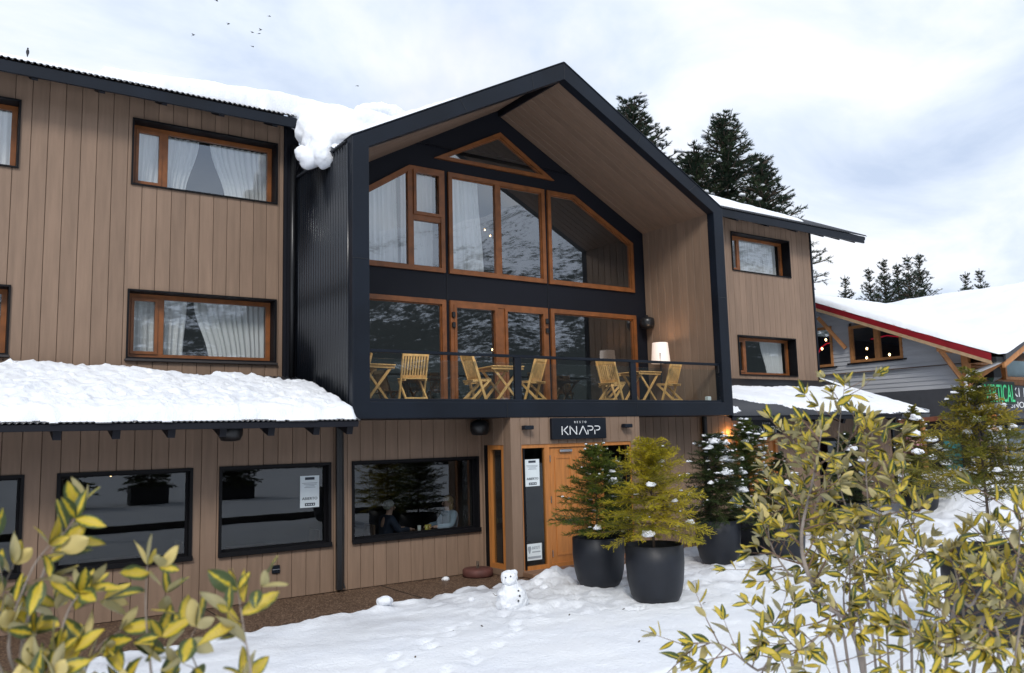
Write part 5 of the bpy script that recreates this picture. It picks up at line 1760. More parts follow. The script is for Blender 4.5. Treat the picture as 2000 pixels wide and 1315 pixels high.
for loc, lab in (((3.72, 12.95, 2.74), 'black rounded speaker hanging under the left canopy edge'), ((8.52, 13.42, 2.74), 'black rounded speaker under the balcony beside the porch'), ((14.42, 14.86, 5.27), 'black speaker on the alcove wall beside the balcony window')):
    sr = empty('outdoor_speaker', loc, lab, 'speaker', 'black outdoor speakers')
    m_ = MB(); m_.lathe([(0.06, -0.15), (0.14, -0.135), (0.18, -0.06), (0.185, 0.02), (0.17, 0.10), (0.09, 0.14)], loc, 20); m_.build('housing', M['plastic'], sr, smooth=True)
    m_ = MB(); m_.cbox(loc[0] - 0.03, loc[0] + 0.03, loc[1] - 0.02, loc[1] + 0.05, loc[2] + 0.125, loc[2] + 0.19, 0.005); m_.build('mount', M['plastic'], sr)

# wall lamps
for i, (x, z, y, lab) in enumerate(((9.08, 2.715, YP, 'black box wall lamp left of the entrance sign'), (11.56, 2.715, YP, 'black box wall lamp right of the entrance sign'), (15.87, 2.40, YL, 'lit amber wall lamp beside the right hand sign'))):
    wl2 = empty('wall_lamp', (x, y, z), lab, 'wall lamp', 'black box wall lamps')
    m_ = MB(); m_.cbox(x - 0.035, x + 0.035, y - 0.03, y - 0.001, z - 0.04, z + 0.04, 0.005); m_.build('mount', M['plastic'], wl2)
    m_ = MB(); m_.cbox(x - 0.10, x + 0.10, y - 0.16, y - 0.03, z - 0.04, z + 0.035, 0.008); m_.build('housing', M['black'], wl2)
    if i == 2:
        m_ = MB(); m_.box(x - 0.08, x + 0.08, y - 0.14, y - 0.05, z + 0.036, z + 0.04); m_.build('lens', emat('amber_lens', (1, .5, .14), 5), wl2)
        for dz in (0.12, -0.12):
            sp = bpy.data.lights.new('wall_lamp_glow', 'POINT'); sp.energy = 3.0 if dz > 0 else 1.6; sp.color = (1, 0.47, 0.13); sp.shadow_soft_size = 0.03
            so_ = bpy.data.objects.new('wall_lamp_glow', sp); COL.objects.link(so_); so_.location = (x, y - 0.09, z + dz)

# parasol base, with its stub of pipe
pb = empty('parasol_base', (8.42, 13.42, 0), 'reddish round parasol base standing against the wall by the porch', 'parasol base')
MB().lathe([(0.26, 0.004), (0.285, 0.02), (0.285, 0.12), (0.26, 0.145), (0.05, 0.15)], (8.42, 13.42, 0), 28).build('weight', pmat('rusty_red_base', (0.10, 0.035, 0.028), .7, var=.25, scale=8), pb, smooth=True)
MB().tube([(8.42, 13.42, 0.14), (8.42, 13.42, 0.27)], 0.028, 10).build('pipe_stub', M['bark'], pb)
MB().tube([(8.42, 13.39, 0.21), (8.36, 13.34, 0.22)], 0.012, 6).build('clamp_screw', M['bark'], pb)


# ------------------------------------------------------------------ snowman and loose snow
SX, SY = 7.12, 10.42
sm0 = gh(SX, SY)
sman = empty('snowman', (SX, SY, sm0), 'small lumpy snowman with dark stone eyes and buttons', 'snowman')
lumps('body', [((SX, SY, sm0 + 0.17), (.235, .22, .215)), ((SX - .10, SY - .02, sm0 + .10), (.16, .15, .13)), ((SX + .12, SY, sm0 + .10), (.15, .15, .13)), ((SX - .02, SY, sm0 + 0.34), (.14, .13, .10)), ((SX - .21, SY - .03, sm0 + .26), (.05, .05, .05))], 0.016, M['snow'], sman, amp=0.018, freq=11, smooth_it=2)
lumps('head', [((SX - .035, SY, sm0 + 0.47), (.125, .115, .11)), ((SX - .05, SY - .02, sm0 + .43), (.12, .11, .08)), ((SX - .11, SY, sm0 + .515), (.05, .06, .05)), ((SX + .03, SY, sm0 + .53), (.07, .07, .05))], 0.013, M['snow'], sman, amp=0.015, freq=13, smooth_it=2)
stone = pmat('dark_pebble', (0.03, 0.03, 0.032), .6, var=.3)
vdir = Vector((-SX, -SY, 0)).normalized(); vside = Vector((-vdir.y, vdir.x, 0))
for k_, (sd_, z_, dist, rr) in enumerate(((0.02, .505, .118, .013), (-0.055, .49, .118, .011), (0.10, .30, .15, .015), (0.115, .235, .19, .016), (0.095, .17, .215, .016))):
    p = Vector((SX - (.035 if z_ > .4 else 0), SY, sm0 + z_)) + vdir * dist + vside * sd_
    lumps('eye' if z_ > .4 else 'button', [(tuple(p), rr)], 0.006, stone, sman, amp=0.002, freq=40, smooth_it=1)
tw_ = MB(); a = Vector((SX, SY, sm0 + .24)) - vside * .19 + vdir * .05
tw_.tube([a, a - vside * .05 + Vector((0, 0, -.02)), a - vside * .09 + Vector((0, 0, .02))], [.006, .005, .003], 5)
tw_.build('twig_arm', M['bark'], sman)
for i, (x, y, s_) in enumerate(((7.75, 13.45, .06), (5.55, 11.42, .10), (6.9, 11.2, .05), (8.2, 11.05, .07), (10.05, 10.1, .08), (9.9, 9.6, .09), (12.0, 10.3, .10))):
    z_ = max(gh(x, y), 0.0)
    o = lumps('snow_chunk', [((x, y, z_ + s_ * .4), (s_ * 1.1, s_, s_ * .7)), ((x + s_ * .7, y, z_ + s_ * .25), s_ * .6), ((x - s_ * .6, y + s_ * .4, z_ + s_ * .3), s_ * .55)], s_ * .12, M['snow'], amp=s_ * .12, freq=.7 / s_)
    tag(o, ['lone lump of snow on the brown paving by the wall', 'fist of snow on the snow edge below the downpipe', 'small snow chunk left of the snowman', 'snow chunk between snowman and entrance', 'snow chunk right of the first potted fir', 'snow chunk at the foot of the yellow green fir pot', 'snow chunk in front of the dark snowy fir pot'][i], 'snow chunk', 'loose chunks of snow')
dbr = pmat('dead_leaf', (0.06, 0.04, 0.025), .8, var=.4)
for i, (x, y, a) in enumerate(((5.6, 9.6, 20), (6.05, 9.55, 80), (7.3, 9.3, 40), (8.1, 9.1, 10), (4.6, 8.7, 60), (9.3, 8.7, 0), (7.0, 7.6, 30), (8.9, 8.0, 70))):
    z_ = gh(x, y)
    m_ = MB(); m_.obox((x, y, z_ + .006), (x + .05 * math.cos(rad(a)), y + .05 * math.sin(rad(a)), z_ + .012), 0.018, 0.004)
    tag(m_.build('leaf_scrap', dbr), 'tiny dark leaf scrap on the snow ' + ['by the wall side of the left snow field', 'second from the left below the paving', 'below the snowman, left of its base', 'below the snowman, right of its base', 'nearest the bottom edge on the left', 'below the yellow green fir pot', 'lowest in the middle of the snow', 'midway between snowman and kerb line'][i], 'leaf scrap', 'leaf scraps on the snow')


# ------------------------------------------------------------------ conifers
def unit(v):
    return v / np.maximum(np.linalg.norm(v, axis=-1, keepdims=True), 1e-9)


def fir(root, h, rb, seed, mat, z0=0.0, clear=0.08, whorl=0.085, nb=7, droop=0.15, rise=0.5, twig=0.16, tstep=0.024, nl=0.032, nw=0.0075, npt=17, trunk_r=0.022,
        shape=0.8, tone=(0.2, 0.8), tips=0.35, dead=0, limb=True, lean=(0, 0), dust=0.05, dust_r=0.028):
    """conifer standing at root (local coords): trunk, limbs and needle crown"""
    rg = np.random.default_rng(seed)
    V, Rn = [], []
    tk = MB()
    pts = [(lean[0] * t * t * h, lean[1] * t * t * h, z0 + h * t) for t in np.linspace(0, 1, 9)]
    tk.tube([(p[0] + rg.normal(0, .004) * h * (0 if i == 0 else 1), p[1], p[2]) for i, p in enumerate(pts)], [max(0.002, trunk_r * (1 - .93 * t)) for t in np.linspace(0, 1, 9)], 7)
    lb = MB()

    def axis_at(t): return np.array([lean[0] * t * t * h, lean[1] * t * t * h, z0 + h * t])

    BRP = []
    TW = []     # twigs: base, direction, up, length, tone

    def needles(base, d, upv, ln, n_, tn):
        TW.append((*base, *d, *upv, ln, tn))

    z = clear
    while z < 0.985:
        t = z
        n_ = nb + rg.integers(-1, 2)
        ph = rg.uniform(0, 6.28)
        for k_ in range(max(3, n_)):
            az = ph + 6.283 * k_ / n_ + rg.normal(0, .2)
            ln = rb * max(0.05, (1 - t)) ** shape * rg.uniform(.72, 1.12) + 0.03 * rb
            el = rise * (0.15 + 1.1 * t) + rg.normal(0, .1) - droop * (1 - t) * 1.2
            o = axis_at(min(1, t + rg.normal(0, .008)))
            hd = np.array([math.cos(az), math.sin(az), 0.0])
            nseg = 7
            path = [o]
            e_ = el
            for q in range(nseg):
                path.append(path[-1] + (hd * math.cos(e_) + np.array([0, 0, math.sin(e_)])) * ln / nseg)
                e_ += (0.10 if q > 3 else -0.07) * (1 if droop > 0.05 else .5)
            path = np.array(path)
            if limb: lb.tube([tuple(p) for p in path[::2]] + [tuple(path[-1])], [trunk_r * .30 * (1 - t * .5), trunk_r * .24, trunk_r * .17, trunk_r * .1, trunk_r * .05], 4, cap=False)
            tn0 = rg.uniform(*tone)
            s_ = 0.10
            while s_ < 1.0:
                f_ = s_ * nseg; i_ = min(nseg - 1, int(f_)); p = path[i_] + (path[i_ + 1] - path[i_]) * (f_ - i_)
                d0 = unit(path[i_ + 1] - path[i_])
                sd_ = np.cross(d0, [0, 0, 1.0]); sd_ /= np.linalg.norm(sd_) + 1e-9
                upv = np.cross(sd_, d0)
                tl = twig * (1.1 - 0.75 * s_) * rg.uniform(.7, 1.15) * min(1, 0.35 + s_ * 2.2) * min(1.0, 0.35 + ln / rb)
                for sg_ in (-1, 1):
                    d = unit(d0 * rg.uniform(.55, .9) + sd_ * sg_ * rg.uniform(.7, 1.0) + upv * rg.normal(0.05, .42) + np.array([0, 0, -droop * .5]))
                    needles(p, d, upv, tl, npt, tn0 + rg.normal(0, .07))
                s_ += tstep / max(ln, 1e-3) * rg.uniform(.8, 1.2)
            BRP.append((path[3], t)); BRP.append((path[5], t)); BRP.append((path[-1], t))
            needles(path[-2], unit(path[-1] - path[-2]), np.array([0, 0, 1.0]), ln / nseg * 1.4, npt, tn0 + .1)
        z += whorl / h * (1.15 - 0.5 * t) * rg.uniform(.75, 1.25)
    # leader
    tipb = axis_at(0.93)
    for q in range(3): needles(tipb, np.array([0, 0, 1.0]), np.array([math.cos(q * 2.1), math.sin(q * 2.1), 0.1]), h * 0.075, npt, tone[1])
    for q in range(dead):
        a_ = rg.uniform(0, 6.28); t_ = rg.uniform(0.04, clear)
        o = axis_at(t_); d = np.array([math.cos(a_), math.sin(a_), rg.uniform(-.1, .6)]); L_ = rg.uniform(.12, .32)
        lb.tube([tuple(o), tuple(o + d * L_ * .5 + rg.normal(0, .01, 3)), tuple(o + d * L_ + np.array([0, 0, .05]))], [.004, .003, .0015], 4, cap=False)
    A = np.array(TW); nT = len(A); n_ = npt
    B_, D_, U_, Ln, Tn = A[:, 0:3], A[:, 3:6], A[:, 6:9], A[:, 9], A[:, 10]
    side = unit(np.cross(D_, U_)); up_ = np.cross(side, D_)
    s_ = np.linspace(0.04, 1.0, n_)[None, :, None]
    sg = np.where(np.arange(n_) % 2 == 0, 1.0, -1.0)[None, :, None]
    P_ = B_[:, None] + D_[:, None] * (s_ * Ln[:, None, None])
    ang = rg.normal(0.0, 0.35, (nT, n_, 1))
    dirs = unit(D_[:, None] * (0.75 + 0.3 * s_) + side[:, None] * (sg * (0.85 - 0.45 * s_)) + up_[:, None] * (0.25 + ang))
    Lq = nl * rg.uniform(.75, 1.2, (nT, n_, 1)) * (1 - 0.25 * s_)
    wv = unit(np.cross(dirs, up_[:, None] + rg.normal(0, .4, (nT, n_, 3)))) * (nw / 2)
    V = np.stack([P_ - wv, P_ + wv, P_ + dirs * Lq], 2).reshape(-1, 3)
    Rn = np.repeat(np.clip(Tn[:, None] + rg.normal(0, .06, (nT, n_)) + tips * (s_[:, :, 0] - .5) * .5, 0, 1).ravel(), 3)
    tko = tk.build('trunk', M['bark'], root, local=True, smooth=True)
    if lb.v: lb.build('branches', M['bark'], tko, local=True)
    if dust:
        dv_, df_ = [], []
        for p, t_ in BRP:
            if rg.random() > dust: continue
            rr = rg.uniform(.5, 1.0) * dust_r
            o_ = len(dv_); c0 = np.array(p) + np.array([0, 0, .012])
            ax_ = rg.uniform(0, 3.14); el_ = rg.uniform(1.0, 2.2)
            for lat in range(5):
                for lo_ in range(8):
                    a_ = lo_ * math.pi / 4; ph_ = lat * math.pi / 4
                    q = np.array([math.sin(ph_) * math.cos(a_) * el_, math.sin(ph_) * math.sin(a_), math.cos(ph_) * (.75 if lat < 2 else .3)])
                    q = q * (1 + rg.normal(0, .16))
                    dv_.append((c0[0] + rr * (q[0] * math.cos(ax_) - q[1] * math.sin(ax_)), c0[1] + rr * (q[0] * math.sin(ax_) + q[1] * math.cos(ax_)), c0[2] + rr * q[2]))
            for lat in range(4):
                for lo_ in range(8):
                    df_.append((o_ + lat * 8 + lo_, o_ + (lat + 1) * 8 + lo_, o_ + (lat + 1) * 8 + (lo_ + 1) % 8, o_ + lat * 8 + (lo_ + 1) % 8))
        if dv_: np_obj('snow_dusting', dv_, df_, M['snow'], root, smooth=True, local=True)['kind'] = 'stuff'
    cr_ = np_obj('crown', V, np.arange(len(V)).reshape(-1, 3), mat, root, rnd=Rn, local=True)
    return cr_


def clump(parent, c_, rr, seed):
    """one blob of snow resting on foliage (local coords)"""
    bm = bmesh.new()
    bmesh.ops.create_icosphere(bm, subdivisions=3, radius=1.0)
    q = seed * 7.7
    for v_ in bm.verts:
        p = v_.co.copy()
        d_ = 1 + 0.55 * noise.noise(p * 1.7 + Vector((q, 0, 0))) + 0.3 * noise.noise(p * 4 + Vector((0, q, 0)))
        v_.co = Vector((p.x * rr[0] * d_ + c_[0], p.y * rr[1] * d_ + c_[1], (p.z * rr[2] * d_ if p.z > 0 else p.z * rr[2] * .45) + c_[2]))
    me = bpy.data.meshes.new('snow_clump'); bm.to_mesh(me); bm.free()
    me.polygons.foreach_set('use_smooth', [True] * len(me.polygons))
    o = raw_obj('snow_clump', me, parent, M['snow'])
    return o


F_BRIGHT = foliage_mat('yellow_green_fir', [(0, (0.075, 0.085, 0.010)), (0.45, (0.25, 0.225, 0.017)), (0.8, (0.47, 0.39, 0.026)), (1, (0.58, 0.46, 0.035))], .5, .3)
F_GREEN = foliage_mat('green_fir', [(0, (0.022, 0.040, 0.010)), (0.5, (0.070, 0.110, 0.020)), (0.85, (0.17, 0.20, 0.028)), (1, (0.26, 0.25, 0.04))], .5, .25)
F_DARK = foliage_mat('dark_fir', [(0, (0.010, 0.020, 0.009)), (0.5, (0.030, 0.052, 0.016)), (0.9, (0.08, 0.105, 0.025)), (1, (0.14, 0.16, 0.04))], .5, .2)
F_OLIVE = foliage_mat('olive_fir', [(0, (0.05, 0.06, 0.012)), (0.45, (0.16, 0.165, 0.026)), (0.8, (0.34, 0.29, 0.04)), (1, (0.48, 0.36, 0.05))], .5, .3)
F_FAR = foliage_mat('far_conifer', [(0, (0.010, 0.020, 0.014)), (0.5, (0.026, 0.046, 0.026)), (0.9, (0.055, 0.08, 0.038)), (1, (0.09, 0.11, 0.05))], .6, .15)


def pot(name, x, y, z, rt, h, label, lean=0.0):
    o = empty(name, (x, y, z), label, 'planter', 'round charcoal planters on the forecourt')
    m_ = MB(); m_.lathe([(rt * .66, 0), (rt * .76, 0.03), (rt * .86, h * .14), (rt * .95, h * .36), (rt * 1.0, h * .68), (rt * .99, h), (rt * .955, h + .004), (rt * .93, h - .02), (rt * .90, h - .12), (0.01, h - .13)], (0, 0, 0), 40)
    m_.build('shell', M['pot'], o, local=True, smooth=True)
    m_ = MB(); m_.lathe([(rt * .89, h - .118), (rt * .5, h - .09), (0.02, h - .085)], (0, 0, 0), 20); m_.build('soil', M['soil'], o, local=True)
    return o


def potted(x, y, rt, ph_, h, rb, seed, mat, plabel, tlabel, snow=(), sink=0.03, **kw):
    z = gh(x, y) - sink
    pot('planter', x, y, z, rt, ph_, plabel)
    t = empty('potted_fir', (x, y, z + ph_ - 0.1), tlabel, 'fir tree', 'small firs growing in planters')
    fir(t, h, rb, seed, mat, **kw)
    for i, (dx_, dy_, dz_, rr) in enumerate(snow):
        clump(t, (dx_, dy_, dz_), rr if isinstance(rr, tuple) else (rr * 1.2, rr * 1.05, rr * .85), seed + i)
    return t


potted(9.10, 10.75, 0.43, 0.78, 1.60, 0.84, 21, F_GREEN, 'charcoal planter nearest the entrance door', 'green potted fir standing in front of the orange entrance door',
       snow=[(.12, -.30, 1.02, .06), (.30, -.1, .98, .05), (-.02, -.05, 1.38, .05), (.22, -.15, 1.15, .05), (-.28, -.32, .28, .06), (.38, .05, .95, .05)], clear=.13, droop=.04, rise=.42, tone=(.25, .85), twig=.20, shape=.55, dust=.10)
potted(9.02, 9.36, 0.44, 0.84, 1.60, 1.02, 33, F_BRIGHT, 'charcoal planter in front, under the yellow green fir', 'drooping yellow green potted fir with few snow clumps',
       snow=[(-.30, -.30, 1.0, .06), (.12, -.1, 1.33, .05), (-.45, -.35, .30, .08), (.42, -.35, .40, .06), (.05, -.42, .75, .04), (.45, .1, .62, .05)], clear=.20, droop=.26, rise=.55, tone=(.3, .95), twig=.24, shape=.50, dust=.05)
sn3 = [(-.05, -.10, 1.55, .10), (-.22, -.1, 1.45, .07), (.18, -.12, 1.52, .08), (.28, 0, 1.40, .07), (.05, -.2, 1.22, .09), (.25, -.15, 1.18, .07), (.55, -.2, .95, .07), (-.08, -.36, .98, .10), (.10, -.40, .45, .10), (.15, -.38, .36, .07), (.5, -.2, .62, .1), (-.35, -.2, .8, .05)]
potted(12.25, 10.98, 0.42, 0.80, 1.68, 0.85, 45, F_DARK, 'charcoal planter under the dark fir heaped with snow', 'dark potted fir with thick snow clumps right of the porch', snow=sn3, clear=.10, droop=.08, rise=.42, tone=(.2, .75), twig=.20, shape=.5, dust=.22, dust_r=.04)
potted(13.75, 11.45, 0.42, 0.80, 1.98, 0.95, 57, F_GREEN, 'charcoal planter below the tall fir before the right door', 'tall thin tipped fir in front of the right hand KNAPP sign',
       snow=[(0, -.1, 1.6, .07), (.18, -.1, 1.52, .08), (-.15, -.1, 1.55, .06), (.3, -.1, 1.28, .07), (-.28, -.1, 1.2, .06), (.1, -.3, 1.05, .07), (.35, -.1, .9, .06)], clear=.06, droop=.1, tone=(.2, .8), twig=.20, shape=.65, dust=.18, dust_r=.04)
potted(13.35, 10.35, 0.40, 0.76, 1.35, 0.8, 68, F_DARK, 'charcoal planter half hidden by the variegated shrub', 'short dark fir behind the variegated shrub', snow=[(-.2, -.3, .8, .08), (.1, -.25, .95, .07), (.3, -.1, .7, .08)], clear=.06, tone=(.2, .8))
potted(20.9, 11.9, 0.45, 0.7, 2.05, 0.95, 71, F_OLIVE, 'far charcoal planter on the snow bank by the chalet', 'snow laden olive fir at the far end of the canopy', clear=.05, droop=.2, tone=(.2, .9), twig=.2, tstep=.04, nl=.035, nw=.01,
       snow=[(-.1, -.1, 1.75, .12), (-.35, -.2, 1.35, .14), (.1, -.35, 1.2, .15), (.45, -.3, 1.0, .12), (-.55, -.35, .9, .12), (-.2, -.5, .75, .1), (.3, -.6, .6, .12)])
potted(17.4, 11.6, 0.42, 0.75, 1.7, 0.75, 73, F_DARK, 'charcoal planter behind the shrub near the second sign', 'dark fir with snow seen through the variegated shrub', clear=.06, droop=.15, tone=(.2, .8), snow=[(-.1, -.2, 1.3, .12), (.2, -.3, 1.05, .12), (-.35, -.2, .95, .1), (.05, -.4, .75, .1)])
potted(9.52, 4.66, 0.52, 0.95, 2.02, 1.45, 85, F_OLIVE, 'large charcoal planter closest to the camera on the right', 'sparse olive fir with bare lower twigs, closest on the right', clear=.34, droop=.05, rise=.30, twig=.26, tstep=.026, nb=7, whorl=.105,
       npt=24, nl=.026, nw=.0085, shape=1.0, dead=40, trunk_r=.020, tone=(.25, .95), lean=(-.10, -.02),
       snow=[(-.12, -.12, 1.60, .05), (.05, -.2, 1.62, .05), (-.25, -.1, 1.48, .05), (.1, -.12, 1.72, .04), (-.2, .05, 1.35, .05), (.25, -.25, 1.15, .05), (-.35, -.3, .95, .04), (.3, -.2, 1.4, .04)])

# tall conifers behind the roofs
BT = [(26.9, 28.1, 18.4, 8.0, 201, 'dense dark conifer rising behind the right rake of the gable'), (30.3, 27.4, 16.4, 7.8, 202, 'bushy conifer between the two tall ones behind the gable'),
      (32.1, 26.9, 18.5, 6.8, 203, 'pointed snowy conifer behind the right wing roof'), (30.5, 23.6, 15.0, 5.6, 204, 'shorter conifer at the right end of the group behind the roof')]
for x, y, h, rb, sd_, lab in BT:
    t = empty('conifer_tree', (x, y, -0.05), lab, 'conifer', 'conifers behind the hotel')
    fir(t, h, rb, sd_, F_FAR, clear=.60 if sd_ == 204 else .50, whorl=.36, nb=8, droop=.20, rise=.55, twig=1.0, tstep=.30, nl=.18, nw=.032, npt=20, trunk_r=.22, shape=.85, tone=(.15, .8), dust=.06, dust_r=.16)
    rg_ = random.Random(sd_)
    for i in range(7):
        tt = rg_.uniform(.62, .9); a_ = rg_.uniform(3.4, 6.0); rr = rb * (1 - tt) * .7
        clump(t, (rr * math.cos(a_), rr * math.sin(a_), h * tt), (rg_.uniform(.15, .35), rg_.uniform(.12, .2), rg_.uniform(.06, .1)), i + sd_)
far0 = None
FT = [(51.1, 30.3, 13.5, 'thin tipped conifer left of the pair behind the chalet roof'), (49.6, 27.8, 13.1, 'tallest middle conifer behind the chalet roof'), (51.1, 27.9, 13.4, 'conifer just right of the middle one behind the chalet roof'), (53.6, 34.8, 13.4, 'small conifer nearest the hotel corner above the chalet'),
      (53.1, 32.6, 13.5, 'slender conifer second from the hotel corner above the chalet'), (60.7, 29.8, 13.4, 'left one of two conifer tips above the chalet ridge'), (61.5, 29.2, 13.6, 'right one of two conifer tips above the chalet ridge'), (50.4, 29.0, 12.9, 'low conifer filling the gap in the row behind the chalet')]
for i, (x, y, h, lab) in enumerate(FT):
    if far0 is None:
        far0 = empty('distant_conifer', (x, y, 0), lab, 'conifer', 'conifers beyond the chalet roof')
        fir(far0, 13.5, 4.6, 301, F_FAR, clear=.35, whorl=.55, nb=6, droop=.05, rise=.70, twig=.8, tstep=.3, nl=.15, nw=.032, npt=14, trunk_r=.13, shape=1.0, tone=(.1, .7), dust=.05, dust_r=.12)
        o = far0
    else:
        o = copy_tree(far0); o.location = (x, y, 0); o.rotation_euler = (0, 0, i * 1.3); tag(o, lab)
    o.scale = (1, 1, h / 13.5)

# box planters behind the camera that the restaurant windows mirror
for i, (x, y, lab) in enumerate(((4.4, -10.4, 'dark box planter with bare bush far behind the forecourt, left of three'), (7.6, -10.6, 'dark box planter with bush far behind the forecourt, middle of three'), (11.2, -10.4, 'dark box planter with bush far behind the forecourt, right of three'))):
    o = empty('box_planter', (x, y, gh(x, y) - .05), lab, 'planter', 'box planters on the far side of the forecourt')
    m_ = MB(); m_.cbox(-.75, .75, -.4, .4, 0, .85, .02); m_.build('box', M['pot'], o, local=True)
    t = empty('bush', (x, y, gh(x, y) + .75), 'dark bush growing in the ' + ('left', 'middle', 'right')[i] + ' far box planter', 'bush', 'bushes in the box planters')
    fir(t, 1.7, 1.2, 400 + i, F_DARK, clear=.02, droop=.1, twig=.30, tstep=.06, nl=.07, nw=.03, npt=16, shape=.5)

# ------------------------------------------------------------------ variegated shrubs
RS = [
    [(3.074, 2.044, -0.029), (2.808, 1.861, 1.654), (2.569, 1.858, 1.973), (2.508, 1.871, 2.169), (2.49, 1.789, 2.402), (2.46, 1.725, 2.558)],
    [(3.132, 2.071, -0.071), (2.946, 1.884, 1.679), (2.881, 1.873, 2.06), (2.699, 1.834, 2.354), (2.642, 1.785, 2.538), (2.607, 1.723, 2.716)],
    [(2.613, 1.837, 0.225), (2.458, 1.72, 1.764), (2.258, 1.72, 1.876), (2.188, 1.756, 1.966)],
    [(2.503, 1.778, 0.312), (2.263, 1.733, 1.765), (2.072, 1.731, 1.845), (1.98, 1.783, 1.924), (1.91, 1.831, 1.929)],
    [(2.97, 1.914, 0.095), (2.872, 1.677, 1.768), (2.805, 1.564, 2.017), (2.716, 1.593, 2.242), (2.577, 1.55, 2.362)],
    [(2.75, 1.742, 0.221), (2.641, 1.458, 1.849), (2.595, 1.341, 2.027), (2.635, 1.3, 2.118), (2.661, 1.262, 2.254)],
    [(2.543, 1.58, 0.212), (2.501, 1.31, 1.843), (2.459, 1.188, 2.04), (2.486, 1.145, 2.208), (2.477, 1.132, 2.341)],
    [(3.106, 2.022, -0.03), (3.036, 1.808, 1.771), (2.992, 1.927, 2.004), (2.755, 2.059, 2.227), (2.637, 2.128, 2.318)],
    [(2.96, 1.988, 0.055), (2.74, 1.886, 1.803), (2.562, 1.975, 2.047), (2.503, 1.999, 2.159), (2.49, 1.992, 2.269)],
    [(2.948, 1.929, 0.096), (2.811, 1.711, 1.823), (2.771, 1.708, 2.037), (2.702, 1.724, 2.252), (2.681, 1.71, 2.448), (2.696, 1.686, 2.545)],
    [(2.476, 1.548, 0.334), (2.338, 1.294, 1.889), (2.177, 1.267, 2.008), (2.108, 1.308, 2.05)],
    [(2.399, 1.476, 0.356), (2.349, 1.163, 1.902), (2.29, 1.194, 1.964), (2.203, 1.184, 2.024)],
    [(3.19, 2.098, -0.113), (3.048, 1.911, 1.846), (2.922, 1.958, 2.124), (2.753, 2.031, 2.432), (2.72, 2.038, 2.541)],
    [(2.771, 1.875, 0.051), (2.618, 1.731, 1.766), (2.508, 1.719, 1.951), (2.469, 1.662, 2.11), (2.547, 1.596, 2.19)],
    [(2.74, 1.761, 0.139), (2.615, 1.478, 1.834), (2.676, 1.42, 1.943), (2.656, 1.413, 2.087), (2.626, 1.422, 2.167)],
    [(2.411, 1.468, 0.355), (2.381, 1.136, 1.927), (2.41, 1.103, 2.021), (2.394, 1.1, 2.115)],
    [(3.09, 2.033, -0.029), (2.906, 1.884, 1.87), (2.738, 1.967, 2.103), (2.715, 1.96, 2.255), (2.695, 1.824, 2.446), (2.742, 1.773, 2.573)],
]
LS = [
    [(0.185, 1.742, 1.515), (0.168, 1.64, 2.121), (0.134, 1.616, 2.278), (0.16, 1.564, 2.428), (0.19, 1.496, 2.502)],
    [(0.192, 1.737, 1.515), (0.198, 1.518, 2.145), (0.201, 1.505, 2.225), (0.223, 1.478, 2.299), (0.255, 1.451, 2.33)],
    [(0.37, 1.547, 1.547), (0.316, 1.436, 2.142), (0.298, 1.434, 2.246), (0.284, 1.427, 2.357), (0.283, 1.417, 2.429)],
    [(0.411, 1.519, 1.546), (0.383, 1.392, 2.124), (0.361, 1.39, 2.244), (0.343, 1.395, 2.3), (0.35, 1.385, 2.331)],
    [(0.422, 1.444, 1.583), (0.387, 1.326, 2.14), (0.407, 1.295, 2.254), (0.396, 1.292, 2.331), (0.385, 1.29, 2.396)],
    [(0.156, 1.761, 1.516), (0.096, 1.652, 2.133), (0.063, 1.657, 2.257), (0.092, 1.622, 2.355), (0.116, 1.595, 2.429)],
    [(0.205, 1.661, 1.552), (0.225, 1.502, 2.129), (0.156, 1.476, 2.216), (0.134, 1.481, 2.285)],
    [(0.33, 1.508, 1.585), (0.273, 1.405, 2.144), (0.251, 1.409, 2.221), (0.205, 1.437, 2.245)],
    [(0.185, 1.742, 1.515), (0.15, 1.612, 2.147), (0.111, 1.555, 2.307), (0.132, 1.524, 2.417), (0.156, 1.5, 2.464)],
    [(0.185, 1.742, 1.515), (0.17, 1.532, 2.186), (0.169, 1.492, 2.293), (0.184, 1.47, 2.371), (0.209, 1.448, 2.402)],
    [(0.17, 1.752, 1.516), (0.117, 1.568, 2.188), (0.091, 1.568, 2.307), (0.101, 1.55, 2.387), (0.083, 1.55, 2.474)],
    [(0.185, 1.742, 1.515), (0.122, 1.443, 2.179), (0.13, 1.427, 2.252), (0.159, 1.401, 2.288)],
]


